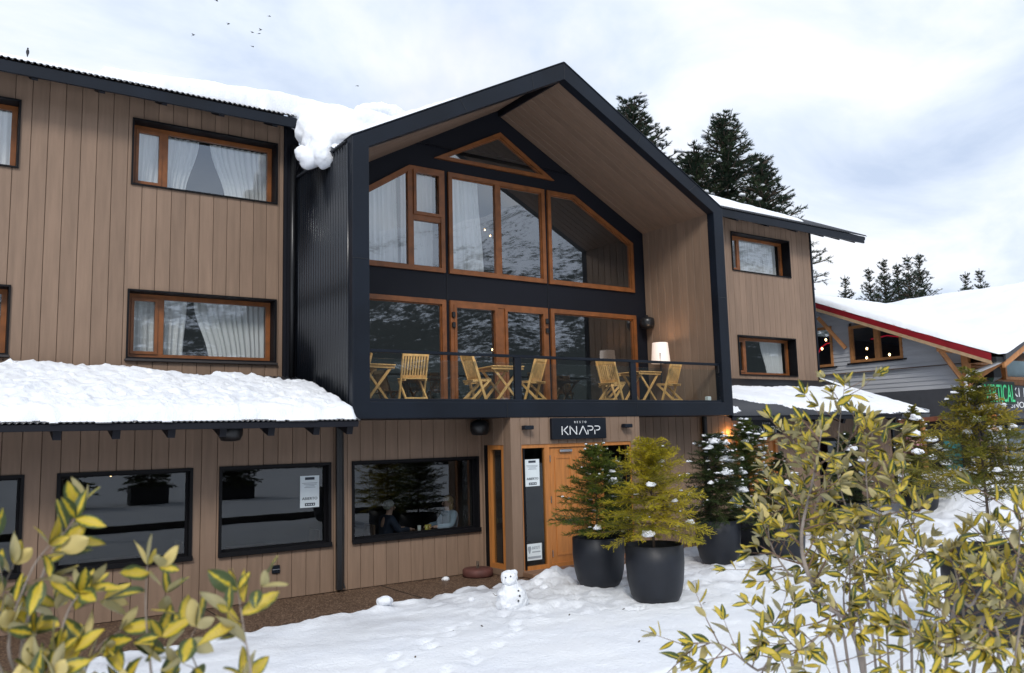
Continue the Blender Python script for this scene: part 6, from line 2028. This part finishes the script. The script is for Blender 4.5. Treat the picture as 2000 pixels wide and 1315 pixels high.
def leaf_mats():
    m, t, b = nodes_of('variegated_leaf_top')
    n, l = t.nodes, t.links
    uvn = n.new('ShaderNodeUVMap'); uvn.uv_map = 'UVMap'
    sp = n.new('ShaderNodeSeparateXYZ'); l.new(uvn.outputs[0], sp.inputs[0])
    oi = n.new('ShaderNodeObjectInfo')
    at_ = n.new('ShaderNodeAttribute'); at_.attribute_name = 'rnd'
    rs = n.new('ShaderNodeMath'); rs.operation = 'ADD'; l.new(oi.outputs['Random'], rs.inputs[0]); l.new(at_.outputs['Fac'], rs.inputs[1])
    rf = n.new('ShaderNodeMath'); rf.operation = 'FRACT'; l.new(rs.outputs[0], rf.inputs[0])
    cx2 = n.new('ShaderNodeCombineXYZ'); l.new(sp.outputs[0], cx2.inputs[0]); l.new(sp.outputs[1], cx2.inputs[1])
    rz = n.new('ShaderNodeMath'); rz.operation = 'MULTIPLY'; rz.inputs[1].default_value = 37; l.new(rf.outputs[0], rz.inputs[0]); l.new(rz.outputs[0], cx2.inputs[2])
    nz = n.new('ShaderNodeTexNoise'); nz.inputs['Scale'].default_value = 3.6; nz.inputs['Detail'].default_value = 5; l.new(cx2.outputs[0], nz.inputs['Vector'])
    ab = n.new('ShaderNodeMath'); ab.operation = 'ABSOLUTE'; l.new(sp.outputs[0], ab.inputs[0])
    # edge value = |u| + noise + per-leaf offset
    mrr = n.new('ShaderNodeMapRange'); mrr.inputs[3].default_value = -0.62; mrr.inputs[4].default_value = 0.20; l.new(rf.outputs[0], mrr.inputs[0])
    s1 = n.new('ShaderNodeMath'); s1.operation = 'MULTIPLY_ADD'; s1.inputs[1].default_value = 0.80; l.new(nz.outputs[0], s1.inputs[0]); l.new(ab.outputs[0], s1.inputs[2])
    s2 = n.new('ShaderNodeMath'); s2.operation = 'ADD'; l.new(s1.outputs[0], s2.inputs[0]); l.new(mrr.outputs[0], s2.inputs[1])
    rp = n.new('ShaderNodeValToRGB')
    rp.color_ramp.elements[0].position = 0.0; rp.color_ramp.elements[0].color = (0.80, 0.62, 0.12, 1)
    rp.color_ramp.elements[1].position = 1.0; rp.color_ramp.elements[1].color = (0.075, 0.115, 0.04, 1)
    for p_, c_ in ((.62, (0.76, 0.59, 0.035)), (.72, (0.52, 0.46, 0.06)), (.77, (0.15, 0.20, 0.06))):
        e_ = rp.color_ramp.elements.new(p_); e_.color = (*c_, 1)
    l.new(s2.outputs[0], rp.inputs[0])
    # pale midrib
    sp2 = n.new('ShaderNodeTexNoise'); sp2.inputs['Scale'].default_value = 7; sp2.inputs['Detail'].default_value = 2; l.new(cx2.outputs[0], sp2.inputs['Vector'])
    r2 = n.new('ShaderNodeMapRange'); r2.inputs[1].default_value = .62; r2.inputs[2].default_value = .72; l.new(sp2.outputs[0], r2.inputs[0])
    sm2 = n.new('ShaderNodeMath'); sm2.operation = 'MULTIPLY'; sm2.inputs[1].default_value = .65; l.new(r2.outputs[0], sm2.inputs[0])
    mb_ = n.new('ShaderNodeMix'); mb_.data_type = 'RGBA'; l.new(sm2.outputs[0], mb_.inputs['Factor']); l.new(rp.outputs[0], mb_.inputs['A']); mb_.inputs['B'].default_value = (.30, .17, .05, 1)
    l.new(mb_.outputs['Result'], b.inputs['Base Color'])
    b.inputs['Roughness'].default_value = 0.38
    b.inputs['Specular IOR Level'].default_value = 0.5
    bp = n.new('ShaderNodeBump'); bp.inputs['Strength'].default_value = 0.35; bp.inputs['Distance'].default_value = 0.004
    wv = n.new('ShaderNodeTexWave'); wv.inputs['Scale'].default_value = 2.2; wv.inputs['Distortion'].default_value = 2.0; wv.bands_direction = 'Y'; l.new(cx2.outputs[0], wv.inputs['Vector'])
    l.new(wv.outputs['Fac'], bp.inputs['Height']); l.new(bp.outputs[0], b.inputs['Normal'])
    tl = n.new('ShaderNodeBsdfTranslucent'); l.new(rp.outputs[0], tl.inputs[0])
    mxs = n.new('ShaderNodeMixShader'); mxs.inputs[0].default_value = .32; l.new(b.outputs[0], mxs.inputs[1]); l.new(tl.outputs[0], mxs.inputs[2])
    l.new(mxs.outputs[0], n['Material Output'].inputs[0])
    # underside
    m2, t2, b2 = nodes_of('silvery_leaf_underside')
    n2_, l2 = t2.nodes, t2.links
    oi = n2_.new('ShaderNodeObjectInfo')
    at2 = n2_.new('ShaderNodeAttribute'); at2.attribute_name = 'rnd'
    rs = n2_.new('ShaderNodeMath'); rs.operation = 'ADD'; l2.new(oi.outputs['Random'], rs.inputs[0]); l2.new(at2.outputs['Fac'], rs.inputs[1])
    rf = n2_.new('ShaderNodeMath'); rf.operation = 'FRACT'; l2.new(rs.outputs[0], rf.inputs[0])
    rp2 = n2_.new('ShaderNodeValToRGB')
    rp2.color_ramp.elements[0].color = (0.34, 0.30, 0.16, 1); rp2.color_ramp.elements[1].color = (0.62, 0.50, 0.19, 1)
    e_ = rp2.color_ramp.elements.new(.5); e_.color = (0.44, 0.39, 0.19, 1)
    l2.new(rf.outputs[0], rp2.inputs[0]); l2.new(rp2.outputs[0], b2.inputs['Base Color'])
    b2.inputs['Roughness'].default_value = .6
    return m, m2


LEAF_T, LEAF_B = leaf_mats()
LEAF_V, LEAF_F = [], []


def make_leaf_variant(k_):
    rg = random.Random(900 + k_)
    fold, curl, tw = rg.uniform(.10, .40), rg.uniform(-.15, .30), rg.uniform(-.25, .25)
    asp = rg.uniform(.30, .42)
    nyv, cols = 8, (-1, -.5, 0, .5, 1)
    V, UV = [], []
    for side in (0, 1):
        for j in range(nyv + 1):
            t = j / nyv
            w_ = asp / 2 * max(0.0, math.sin(math.pi * min(1, t) ** .88)) ** .75
            for c_ in cols:
                x = c_ * w_
                z_ = abs(c_) * w_ * fold - curl * t * t * .5 + 0.02 * math.sin(6 * t + c_ * 2 + k_)
                a_ = tw * t
                V.append((x * math.cos(a_) - z_ * math.sin(a_), t, x * math.sin(a_) + z_ * math.cos(a_) - (.008 if side else 0)))
                UV.append((c_, t * 2))
    F = []
    nc = len(cols); off = (nyv + 1) * nc
    for j in range(nyv):
        for c_ in range(nc - 1):
            q = j * nc + c_
            F.append((q, q + 1, q + nc + 1, q + nc))
            F.append((off + q, off + q + nc, off + q + nc + 1, off + q + 1))
    return np.array(V), F, np.array(UV)


LEAVES = [make_leaf_variant(k_) for k_ in range(6)]


def leaf_mesh(k_):
    V, F, UV = LEAVES[k_]
    o = np_obj('leaf', V, F, [LEAF_T, LEAF_B], None, smooth=True, uv=UV, local=True, rnd=np.zeros(len(V)))
    me = o.data
    me.polygons.foreach_set('material_index', [i % 2 for i in range(len(F))])
    bpy.data.objects.remove(o)
    return me


LEAF_ME = [leaf_mesh(k_) for k_ in range(6)]


def shrub(name, label, stems, seed, leaf_len, base_r, twig_step, twig_len, zmin, split=300, tipleaf=5, hang=0.25, maxleaf=2000, step=.032, drop=0.0, wide=1.0):
    stems = [[(p[0], p[1], p[2] - drop * (1 if i else 0)) for i, p in enumerate(s_)] for s_ in stems]
    base = Vector((sum(s_[0][0] for s_ in stems) / len(stems), sum(s_[0][1] for s_ in stems) / len(stems), 0.05))
    root = empty(name, base, label, 'shrub')
    rg = random.Random(seed)
    leaves = []     # (pos, dir, up, length)

    def leaf_at(p, d, ln):
        d = d.normalized()
        upv = Vector((rg.gauss(0, .8), rg.gauss(-.35, .8), .75))
        leaves.append((p, d, upv, ln))

    def along(path, s_):
        f_ = s_ * (len(path) - 1); i_ = min(len(path) - 2, int(f_))
        return path[i_].lerp(path[i_ + 1], f_ - i_), (path[i_ + 1] - path[i_]).normalized()

    def smooth_path(pts, n_):
        pts = [Vector(p) for p in pts]
        res = []
        for i in range(len(pts) - 1):
            p0, p1, p2, p3 = pts[max(0, i - 1)], pts[i], pts[i + 1], pts[min(len(pts) - 1, i + 2)]
            for q in range(n_):
                t = q / n_
                res.append(0.5 * ((2 * p1) + (p2 - p0) * t + (2 * p0 - 5 * p1 + 4 * p2 - p3) * t * t + (3 * p1 - p0 - 3 * p2 + p3) * t ** 3))
        res.append(pts[-1])
        return res

    def twig_leaves(path, ln, first=0.1, step=step, tip=tipleaf):
        L_ = sum((path[i + 1] - path[i]).length for i in range(len(path) - 1))
        s_ = first; k_ = rg.randint(0, 9)
        while s_ < 1:
            p, d = along(path, s_)
            a_ = k_ * 2.4
            ref = d.cross(Vector((0, 0, 1)));
            if ref.length < .05: ref = Vector((1, 0, 0))
            ref.normalize(); bn = d.cross(ref)
            out_ = ref * math.cos(a_) + bn * math.sin(a_)
            leaf_at(p, d * rg.uniform(.3, .8) + out_ * rg.uniform(.7, 1.0) + Vector((0, 0, rg.uniform(-hang, .25))), ln * rg.uniform(.7, 1.15) * (1 - .25 * s_))
            s_ += step / max(L_, .02) * rg.uniform(.7, 1.4); k_ += 1
        p, d = path[-1], (path[-1] - path[-2]).normalized()
        for q in range(tip):
            a_ = q * 2.4
            ref = d.cross(Vector((.3, .1, 1))).normalized(); bn = d.cross(ref)
            leaf_at(p, d * rg.uniform(.5, 1.3) + (ref * math.cos(a_) + bn * math.sin(a_)) * rg.uniform(.2, .8), ln * rg.uniform(.45, .9))

    for si, st_ in enumerate(stems):
        path = smooth_path(st_, 6)
        n_ = len(path)
        mb = MB(); rr0 = base_r * rg.uniform(.42, .72) * (2.0 if si == 0 else 1)
        mb.tube(path, [rr0 * (1 - .86 * (i / (n_ - 1))) for i in range(n_)], 7)
        stem = mb.build('stem', M['twig'], root, smooth=True)
        L_ = sum((path[i + 1] - path[i]).length for i in range(n_ - 1))
        tw_ = MB()
        s_ = 0.25
        while s_ < 0.97:
            p, d = along(path, s_)
            if p.z > zmin:
                a_ = rg.uniform(0, 6.28)
                ref = d.cross(Vector((0.2, 0.1, 1))).normalized(); bn = d.cross(ref)
                out_ = ref * math.cos(a_) + bn * math.sin(a_)
                tl = twig_len * rg.uniform(.45, 1.25) * (1.1 - .4 * s_)
                d1 = (d * rg.uniform(.4, .9) + out_ * .9).normalized()
                q0 = p; q1 = p + d1 * tl * .5; q2 = q1 + (d1 + Vector((0, 0, rg.uniform(-.2, .35)))).normalized() * tl * .5
                tw_.tube([q0, q1, q2], [rr0 * .32, rr0 * .24, rr0 * .10], 5)
                twig_leaves([q0, q1, q2], leaf_len, .2)
            s_ += twig_step / L_ * rg.uniform(.6, 1.5)
        twig_leaves(path[-5:], leaf_len, .05)
        if tw_.v: tw_.build('twigs', M['twig2'], stem, smooth=True)['kind'] = 'stuff'
    cam_p = Vector((0, 0, ZE))
    leaves = leaves[:maxleaf]
    leaves.sort(key=lambda q: -(q[3] / (q[0] - cam_p).length) + (0 if (q[0] - cam_p).dot(w) > 0 else 99))
    rest_V, rest_F, rest_uv, rest_r, rest_mi, off = [], [], [], [], [], 0
    for i, (p, d, upv, ln) in enumerate(leaves):
        x_ = d.cross(upv)
        if x_.length < .05: x_ = d.cross(Vector((1, 0, 0)))
        x_.normalize(); z_ = x_.cross(d)
        x_ = x_ * wide * rg.uniform(.85, 1.15)
        k_ = rg.randint(0, 5)
        pl_ = p - wloc(root)
        if i < split:
            o = bpy.data.objects.new('leaf', LEAF_ME[k_]); COL.objects.link(o); o.parent = root
            o.matrix_local = Matrix(((x_.x * ln, d.x * ln, z_.x * ln, pl_.x), (x_.y * ln, d.y * ln, z_.y * ln, pl_.y), (x_.z * ln, d.z * ln, z_.z * ln, pl_.z), (0, 0, 0, 1)))
        else:
            V, F, UV = LEAVES[k_]
            Mx = np.array([x_, d, z_]) * ln
            rest_V.append(V @ Mx + np.array(pl_)); rest_uv.append(UV); rest_r.append(np.full(len(V), rg.random()))
            rest_F.append(np.array(F) + off); off += len(V)
            rest_mi += [q % 2 for q in range(len(F))]
    if rest_V:
        o = np_obj('foliage', np.concatenate(rest_V), np.concatenate(rest_F), [LEAF_T, LEAF_B], root, smooth=True, rnd=np.concatenate(rest_r), uv=np.concatenate(rest_uv), local=True)
        o.data.polygons.foreach_set('material_index', rest_mi)
        o['kind'] = 'stuff'
    return len(leaves)


print('leaves', shrub('variegated_shrub', 'large variegated shrub with yellow green leaves filling the right foreground', RS, 5, 0.070, 0.011, 0.092, 0.20, 1.25, maxleaf=4000, step=.040))
print('leaves', shrub('variegated_shrub', 'blurred variegated shrub sprigs in the lower left foreground', LS, 8, 0.064, 0.0062, 0.11, 0.055, 2.02, tipleaf=3, hang=.8, drop=.05, wide=1.28))


# ------------------------------------------------------------------ birds
def bird(loc, heading, flap, size, label, tilt=0.0):
    o = empty('bird', loc, label, 'bird', 'birds flying over the roof', rz=heading)
    m_ = MB(); m_.tube([(0, -.5, 0), (0, -.42, .02), (0, -.15, .02), (0, .15, 0), (0, .35, -.01), (0, .5, -.01)], [.02, .07, .12, .10, .05, .02], 8)
    b_ = m_.build('body', M['bird'], o, local=True, smooth=True)
    for s_ in (-1, 1):
        m_ = MB()
        z1, z2 = math.sin(flap) * .45, math.sin(flap) * .95
        V = [(s_ * .06, -.22, .04), (s_ * .45, -.30, z1), (s_ * 1.0, .02, z2), (s_ * .5, .08, z1 * .95), (s_ * .06, .14, .04)]
        m_.add(V + [(x, y, z - .025) for x, y, z in V], [(0, 1, 2, 3, 4), (9, 8, 7, 6, 5), (0, 5, 6, 1), (1, 6, 7, 2), (2, 7, 8, 3), (3, 8, 9, 4), (4, 9, 5, 0)])
        m_.build('wing', M['bird'], o, local=True)
    m_ = MB(); m_.add([(-.03, .4, 0), (.03, .4, 0), (.12, .72, -.01), (-.12, .72, -.01), (-.03, .4, -.02), (.03, .4, -.02), (.12, .72, -.03), (-.12, .72, -.03)], [(0, 1, 2, 3), (7, 6, 5, 4), (0, 4, 5, 1), (1, 5, 6, 2), (2, 6, 7, 3), (3, 7, 4, 0)])
    m_.build('tail', M['bird'], o, local=True)
    o.scale = (size,) * 3
    o.rotation_euler = (tilt, rad(-18), heading)
    return o


M['bird'] = pmat('dark_plumage', (0.03, 0.03, 0.035), .7, var=.3)
BL = ['at the top edge of the sky', 'below and right of the topmost bird', 'farthest left of the flock', 'highest on the right of the flock', 'left of the close pair in the flock', 'upper one of the close pair', 'lower one of the close pair', 'lowest in the flock', 'alone above the gable snow']
BP = [(10.203, 38.883, 23.721), (10.72, 38.683, 22.63), (9.368, 39.699, 22.109), (12.327, 37.524, 22.923), (11.693, 38.071, 22.185), (12.013, 37.836, 22.273), (11.957, 37.889, 22.10), (11.726, 38.149, 21.499), (15.973, 35.49, 19.488)]
for i, p in enumerate(BP):
    bird(p, rad(70 + 25 * math.sin(i * 2.1)), (0.6, -.35, .5, .12, -.1, .45, .05, .1, -.05)[i], 0.16, 'small dark bird in flight ' + BL[i], rad(12 * math.cos(i * 1.7)))
pbz = 8.69 + math.tan(rad(22.8)) * 1.3 + .05
pe = empty('bird', (1.02, 15.95, pbz), 'small dark bird perched on the left wing roof snow', 'bird')
m_ = MB(); m_.tube([(0, .05, -.09), (0, .02, 0), (0, 0, .07), (0, -.02, .14), (0, -.03, .19), (0, -.05, .215)], [.012, .038, .062, .058, .040, .012], 10)
m_.build('body', M['bird'], pe, local=True, smooth=True)
m_ = MB(); m_.lathe([(.005, .205), (.034, .225), (.036, .25), (.01, .275)], (0, -.04, 0), 10); m_.build('head', M['bird'], pe, local=True, smooth=True)
m_ = MB(); m_.tube([(0, -.07, .245), (0, -.11, .24)], [.009, .002], 6); m_.build('beak', M['bird'], pe, local=True)
pe.scale = (.42,) * 3
pe.location.z = pbz + .05


# ------------------------------------------------------------------ people
def skin_mesh(name, joints, edges, root_joint, parent, mat, sub=2):
    names = list(joints)
    me = bpy.data.meshes.new(name)
    me.from_pydata([joints[k_][0] for k_ in names], [(names.index(a), names.index(b)) for a, b in edges], [])
    o = bpy.data.objects.new(name + '_tmp', me); COL.objects.link(o)
    md = o.modifiers.new('skin', 'SKIN'); md.use_smooth_shade = True
    lay = me.skin_vertices[0].data if me.skin_vertices else None
    if lay is None:
        bpy.context.view_layer.objects.active = o
        o.select_set(True); bpy.ops.mesh.customdata_skin_add(); lay = me.skin_vertices[0].data
    for i, k_ in enumerate(names):
        rr = joints[k_][1]
        lay[i].radius = rr if isinstance(rr, tuple) else (rr, rr)
        lay[i].use_root = (k_ == root_joint)
    sb_ = o.modifiers.new('sub', 'SUBSURF'); sb_.levels = sub; sb_.render_levels = sub
    dg = bpy.context.evaluated_depsgraph_get(); dg.update()
    m2 = bpy.data.meshes.new_from_object(o.evaluated_get(dg))
    bpy.data.objects.remove(o); bpy.data.meshes.remove(me)
    m2.name = name; m2.materials.clear(); m2.materials.append(mat)
    m2.polygons.foreach_set('use_smooth', [True] * len(m2.polygons))
    ob = bpy.data.objects.new(name, m2); COL.objects.link(ob); ob.parent = parent
    return ob


SKIN = pmat('skin', (0.50, 0.30, 0.22), .55, var=.06, scale=10)


def ball(name, c_, rr, mat, parent, amp=0.0, seed=0, cutz=None, n_=3):
    bm = bmesh.new(); bmesh.ops.create_icosphere(bm, subdivisions=n_, radius=1.0)
    for v_ in bm.verts:
        p = v_.co.copy(); d_ = 1 + amp * (noise.noise(p * 2.5 + Vector((seed, 0, 0))) + .6 * noise.noise(p * 7 + Vector((0, seed, 0))))
        v_.co = Vector((c_[0] + p.x * rr[0] * d_, c_[1] + p.y * rr[1] * d_, c_[2] + p.z * rr[2] * d_))
    if cutz is not None:
        bmesh.ops.bisect_plane(bm, geom=bm.verts[:] + bm.edges[:] + bm.faces[:], plane_co=(c_[0] + cutz[0], c_[1] + cutz[1], c_[2] + cutz[2]), plane_no=cutz[3], clear_outer=True)
    me = bpy.data.meshes.new(name); bm.to_mesh(me); bm.free()
    me.polygons.foreach_set('use_smooth', [True] * len(me.polygons))
    return raw_obj(name, me, parent, mat)


def person(loc, rz, label, pose, coat, trousers, hair, hat=None, long_hair=False, hang_arm=True):
    """figure built facing local -Y, feet at z=0 (standing) or seated on a 0.46 m seat"""
    root = empty('person', loc, label, 'person', rz=rz)
    if pose == 'sit':
        hip, knee, ank, toe = .52, (.11, -.44, .50), (.11, -.42, .09), (.11, -.55, .04)
        sp1, chs, nk, hd0 = (0, .02, .70), (0, .0, .92), (0, -.04, 1.09), (0, -.06, 1.24)
        elb, wri = (.27, -.12, .80), (.16, -.40, .80)
        sh = (.19, -.01, 1.02)
    else:
        hip, knee, ank, toe = .92, (.10, -.02, .50), (.10, .02, .09), (.11, -.13, .04)
        sp1, chs, nk, hd0 = (0, .02, 1.10), (0, .0, 1.32), (0, 0, 1.48), (0, -.02, 1.62)
        elb, wri = (.27, .02, 1.10), (.26, -.08, .86)
        sh = (.19, 0, 1.40)
    J = {'pelvis': ((0, 0.02, hip), (.15, .11)), 'spine': (sp1, (.14, .11)), 'chest': (chs, (.16, .115)), 'neck': (nk, .055), 'jaw': ((nk[0], nk[1] - .02, nk[2] + .06), .06), 'head': (hd0, (.085, .10)), 'crown': ((hd0[0], hd0[1] + .01, hd0[2] + .09), .06)}
    E_ = [('pelvis', 'spine'), ('spine', 'chest'), ('chest', 'neck'), ('neck', 'jaw'), ('jaw', 'head'), ('head', 'crown')]
    for s_, t_ in ((1, 'l'), (-1, 'r')):
        mir = lambda p: (p[0] * s_, p[1], p[2])
        J['sh' + t_] = (mir(sh), .065); J['el' + t_] = (mir(elb), .045); J['wr' + t_] = (mir(wri), .03)
        J['hi' + t_] = ((.10 * s_, 0.0, hip - .02), .09); J['kn' + t_] = (mir(knee), .062); J['an' + t_] = (mir(ank), .042); J['to' + t_] = (mir(toe), .038)
        fd = (Vector(wri) - Vector(elb)).normalized(); wv_ = Vector(wri)
        palm = wv_ + fd * .07
        J['pa' + t_] = (mir(palm), (.035, .02))
        E_ += [('chest', 'sh' + t_), ('sh' + t_, 'el' + t_), ('el' + t_, 'wr' + t_), ('wr' + t_, 'pa' + t_), ('pelvis', 'hi' + t_), ('hi' + t_, 'kn' + t_), ('kn' + t_, 'an' + t_), ('an' + t_, 'to' + t_)]
    skin_mesh('body', J, E_, 'pelvis', root, SKIN)
    # hands: five separate fingers each
    fg = MB()
    for s_ in (1, -1):
        fd = (Vector(wri) - Vector(elb)).normalized(); wv_ = Vector(wri) + fd * .09
        sdv = fd.cross(Vector((0, 0, 1))).normalized()
        for q in range(4):
            b_ = wv_ + sdv * (.027 - .018 * q); L_ = (.062, .072, .068, .052)[q]
            pts = [b_, b_ + fd * L_ * .5 + Vector((0, 0, -.006)), b_ + fd * L_ * .85 + Vector((0, 0, -.025))]
            fg.tube([(p.x * s_, p.y, p.z) for p in pts], [.009, .008, .006], 6)
        b_ = Vector(wri) + fd * .04 + sdv * .035
        fg.tube([(p.x * s_, p.y, p.z) for p in (b_, b_ + fd * .03 + sdv * .025, b_ + fd * .06 + sdv * .03)], [.011, .010, .007], 6)
    fgo = fg.build('fingers', SKIN, root, local=True, smooth=True); fgo['kind'] = 'stuff'
    K = {k_: (J[k_][0], tuple(q + .022 for q in (J[k_][1] if isinstance(J[k_][1], tuple) else (J[k_][1],) * 2))) for k_ in ('pelvis', 'spine', 'chest', 'shl', 'ell', 'wrl', 'shr', 'elr', 'wrr')}
    K['collar'] = ((nk[0], nk[1] + .005, nk[2] - .005), (.078, .075))
    skin_mesh('jacket', K, [('pelvis', 'spine'), ('spine', 'chest'), ('chest', 'collar'), ('chest', 'shl'), ('shl', 'ell'), ('ell', 'wrl'), ('chest', 'shr'), ('shr', 'elr'), ('elr', 'wrr')], 'pelvis', root, coat)
    T_ = {'pelvis': ((0, .02, hip - .02), (.155, .12))}
    te = []
    for t_ in 'lr':
        for k_ in ('hi', 'kn', 'an'):
            rr = J[k_ + t_][1]; T_[k_ + t_] = (J[k_ + t_][0], rr + .02)
        te += [('pelvis', 'hi' + t_), ('hi' + t_, 'kn' + t_), ('kn' + t_, 'an' + t_)]
    skin_mesh('trousers', T_, te, 'pelvis', root, trousers)
    for s_ in (1, -1):
        m_ = MB(); m_.cbox(toe[0] * s_ - .05, toe[0] * s_ + .05, toe[1] - .06, ank[1] + .06, 0.0, .10, .03); m_.build('boot', M['plastic'], root, local=True)
    hx, hy, hz = hd0
    # face
    m_ = MB(); m_.tube([(0, hy - .095, hz + .015), (0, hy - .118, hz - .025), (0, hy - .098, hz - .035)], [.008, .015, .012], 8); m_.build('nose', SKIN, root, local=True, smooth=True)
    for s_ in (1, -1):
        ball('eye', (s_ * .033, hy - .088, hz + .012), (.012, .008, .009), M['plastic'], root, n_=2)
        ball('ear', (s_ * .090, hy + .01, hz - .005), (.012, .022, .032), SKIN, root, n_=2)
    m_ = MB(); m_.tube([(-.025, hy - .092, hz - .062), (0, hy - .098, hz - .064), (.025, hy - .092, hz - .062)], .006, 6); m_.build('mouth', pmat('lips', (.35, .13, .11), .5), root, local=True)
    ball('hair', (0, hy + .022, hz + .035), (.105, .115, .105), hair, root, amp=.12, seed=len(label) % 50, cutz=(0, -.05, -.02, (0, -.75, -.66)))
    if long_hair: ball('hair_back', (0, hy + .06, hz - .07), (.095, .06, .13), hair, root, amp=.1, seed=3)
    if hat:
        m_ = MB()
        if hat[0] == 'beanie':
            m_.lathe([(.114, .02), (.118, .055), (.112, .10), (.09, .15), (.05, .185), (.01, .195)], (0, hy + .01, hz + .0), 20)
            ho = m_.build('hat', hat[1], root, local=True, smooth=True)
            m_ = MB(); m_.lathe([(.116, .0), (.124, .015), (.124, .05), (.117, .06)], (0, hy + .01, hz), 20); m_.build('hat_band', hat[2], root, local=True, smooth=True)
            ball('pompom', (0, hy + .01, hz + .215), (.04, .04, .04), hat[1], root, amp=.2, n_=2)
        else:
            m_.lathe([(.125, .0), (.130, .06), (.115, .12), (.075, .165), (.01, .18)], (0, hy + .012, hz + .01), 20)
            m_.build('helmet', hat[1], root, local=True, smooth=True)
    return root


navy = pmat('navy_jacket', (.012, .018, .035), .8, var=.2); dkb = pmat('dark_trousers', (.02, .02, .024), .85, var=.2)
greyhair = pmat('grey_hair', (.32, .30, .27), .7, var=.3, scale=40); blond = pmat('fair_hair', (.36, .24, .11), .6, var=.3, scale=40); brownhair = pmat('brown_hair', (.06, .035, .02), .7, var=.3)
lightblue = pmat('pale_blue_top', (.30, .38, .45), .8, var=.1); pinkj = pmat('pink_jacket', (.50, .22, .28), .7, var=.15); creamk = pmat('cream_knit', (.68, .60, .55), .9, var=.2, scale=30)
greyj = pmat('pale_grey_jacket', (.42, .45, .48), .8, var=.1); orangeh = pmat('orange_helmet', (.75, .16, .02), .35, var=.08); blackj = pmat('black_jacket', (.015, .015, .018), .7, var=.2)
person((7.22, 14.75, 0.03), rad(90), 'grey haired person in navy jacket seated behind the restaurant window', 'sit', navy, dkb, greyhair)
person((8.62, 14.75, 0.03), rad(-90), 'fair haired person in pale blue seated at the right of the restaurant window', 'sit', lightblue, dkb, blond, long_hair=True)
person((21.75, 12.48, gh(21.75, 12.48) - .02), rad(-20), 'person in cream beanie and pink jacket behind the right hand firs', 'stand', pinkj, dkb, brownhair, hat=('beanie', creamk, pinkj))
person((22.98, 11.3, gh(22.98, 11.3) - .02), rad(60), 'person in black jacket and dark hair right of the cream beanie', 'stand', blackj, dkb, brownhair, long_hair=True)
person((24.6, 11.7, gh(24.6, 11.7) - .02), rad(-40), 'person in pale grey jacket and orange helmet below the green sign', 'stand', greyj, dkb, brownhair, hat=('helmet', orangeh))

# dining furniture seen through the glass
dw = M['roomwood']
for tx, lab in ((7.95, 'dark dining table between the two seated people'), (4.7, 'dark dining table behind the ABIERTO window'), (2.4, 'dark dining table behind the leftmost wide window')):
    o = empty('dining_table', (tx, 14.75, .025), lab, 'table', 'dining tables in the restaurant')
    m_ = MB(); m_.cbox(-.42, .42, -.40, .40, .70, .735, .008); m_.build('table_top', dw, o, local=True)
    for sx_ in (-1, 1):
        for sy_ in (-1, 1):
            m_ = MB(); m_.cbox(sx_ * .36 - .03, sx_ * .36 + .03, sy_ * .34 - .03, sy_ * .34 + .03, 0, .699, .004); m_.build('leg', dw, o, local=True)
DCH = [(7.08, 90, 'dining chair under the person in navy'), (8.76, -90, 'dining chair under the person in pale blue'), (5.55, -90, 'dark dining chair right of the table behind the notice'), (3.2, -90, 'dark dining chair right of the leftmost table'), (1.6, 90, 'dark dining chair left of the leftmost table')]
dc = None
for tx, a, lab in DCH:
    if dc is None:
        dc = empty('dining_chair', (tx, 14.75, .025))
        m_ = MB(); m_.cbox(-.22, .22, -.20, .20, .38, .44, .01); m_.build('seat', dw, dc, local=True)
        m_ = MB(); m_.cbox(-.22, .22, .20, .24, .46, .95, .01); m_.build('backrest', dw, dc, local=True)
        for sx_ in (-1, 1):
            for sy_ in (-1, 1):
                m_ = MB(); m_.cbox(sx_ * .19 - .02, sx_ * .19 + .02, sy_ * .17 - .02, sy_ * .17 + .02, 0, .379, .004); m_.build('leg', dw, dc, local=True)
        o = dc
    else:
        o = copy_tree(dc); o.location = (tx, 14.75, .025)
    o.rotation_euler = (0, 0, rad(a)); tag(o, lab, 'chair', 'dining chairs in the restaurant')
for i, (x, y, cc) in enumerate(((7.85, 14.62, 'white'), (8.0, 14.6, 'yellow'), (8.1, 14.66, 'amber'))):
    m_ = MB(); m_.lathe([(.03, 0), (.034, .01), (.036, .12), (.033, .12), (.03, .012)], (x, y, .762), 12)
    tag(m_.build('glass_cup', pmat(cc + '_drink', {'white': (.7, .7, .66), 'yellow': (.6, .5, .12), 'amber': (.55, .36, .08)}[cc], .3), smooth=True), cc + ' drink in a glass on the dining table between the two people', 'glass', 'glasses on the dining table')

# timber porch and teal banner of the chalet's side entrance
for x, y in ((24.9, 13.9), (24.6, 13.75)):
    m_ = MB(); m_.cbox(x - .05, x + .05, y - .05, y + .05, .5, 2.75, .01); m_.build('porch_post', M['pine'], C)
m_ = MB(); m_.obox((23.5, 13.9, 2.68), (25.9, 13.9, 2.78), .14, .14); m_.build('porch_beam', pmat('red_brown_beam', (.16, .05, .025), .6, var=.2), C)
m_ = MB(); m_.cbox(24.95, 25.9, 13.3, 13.34, 1.2, 2.25, .005)
tag(m_.build('banner', pmat('teal_banner', (.01, .10, .095), .7, var=.25, scale=4)), 'teal banner hanging beside the chalet entrance behind the firs', 'banner')
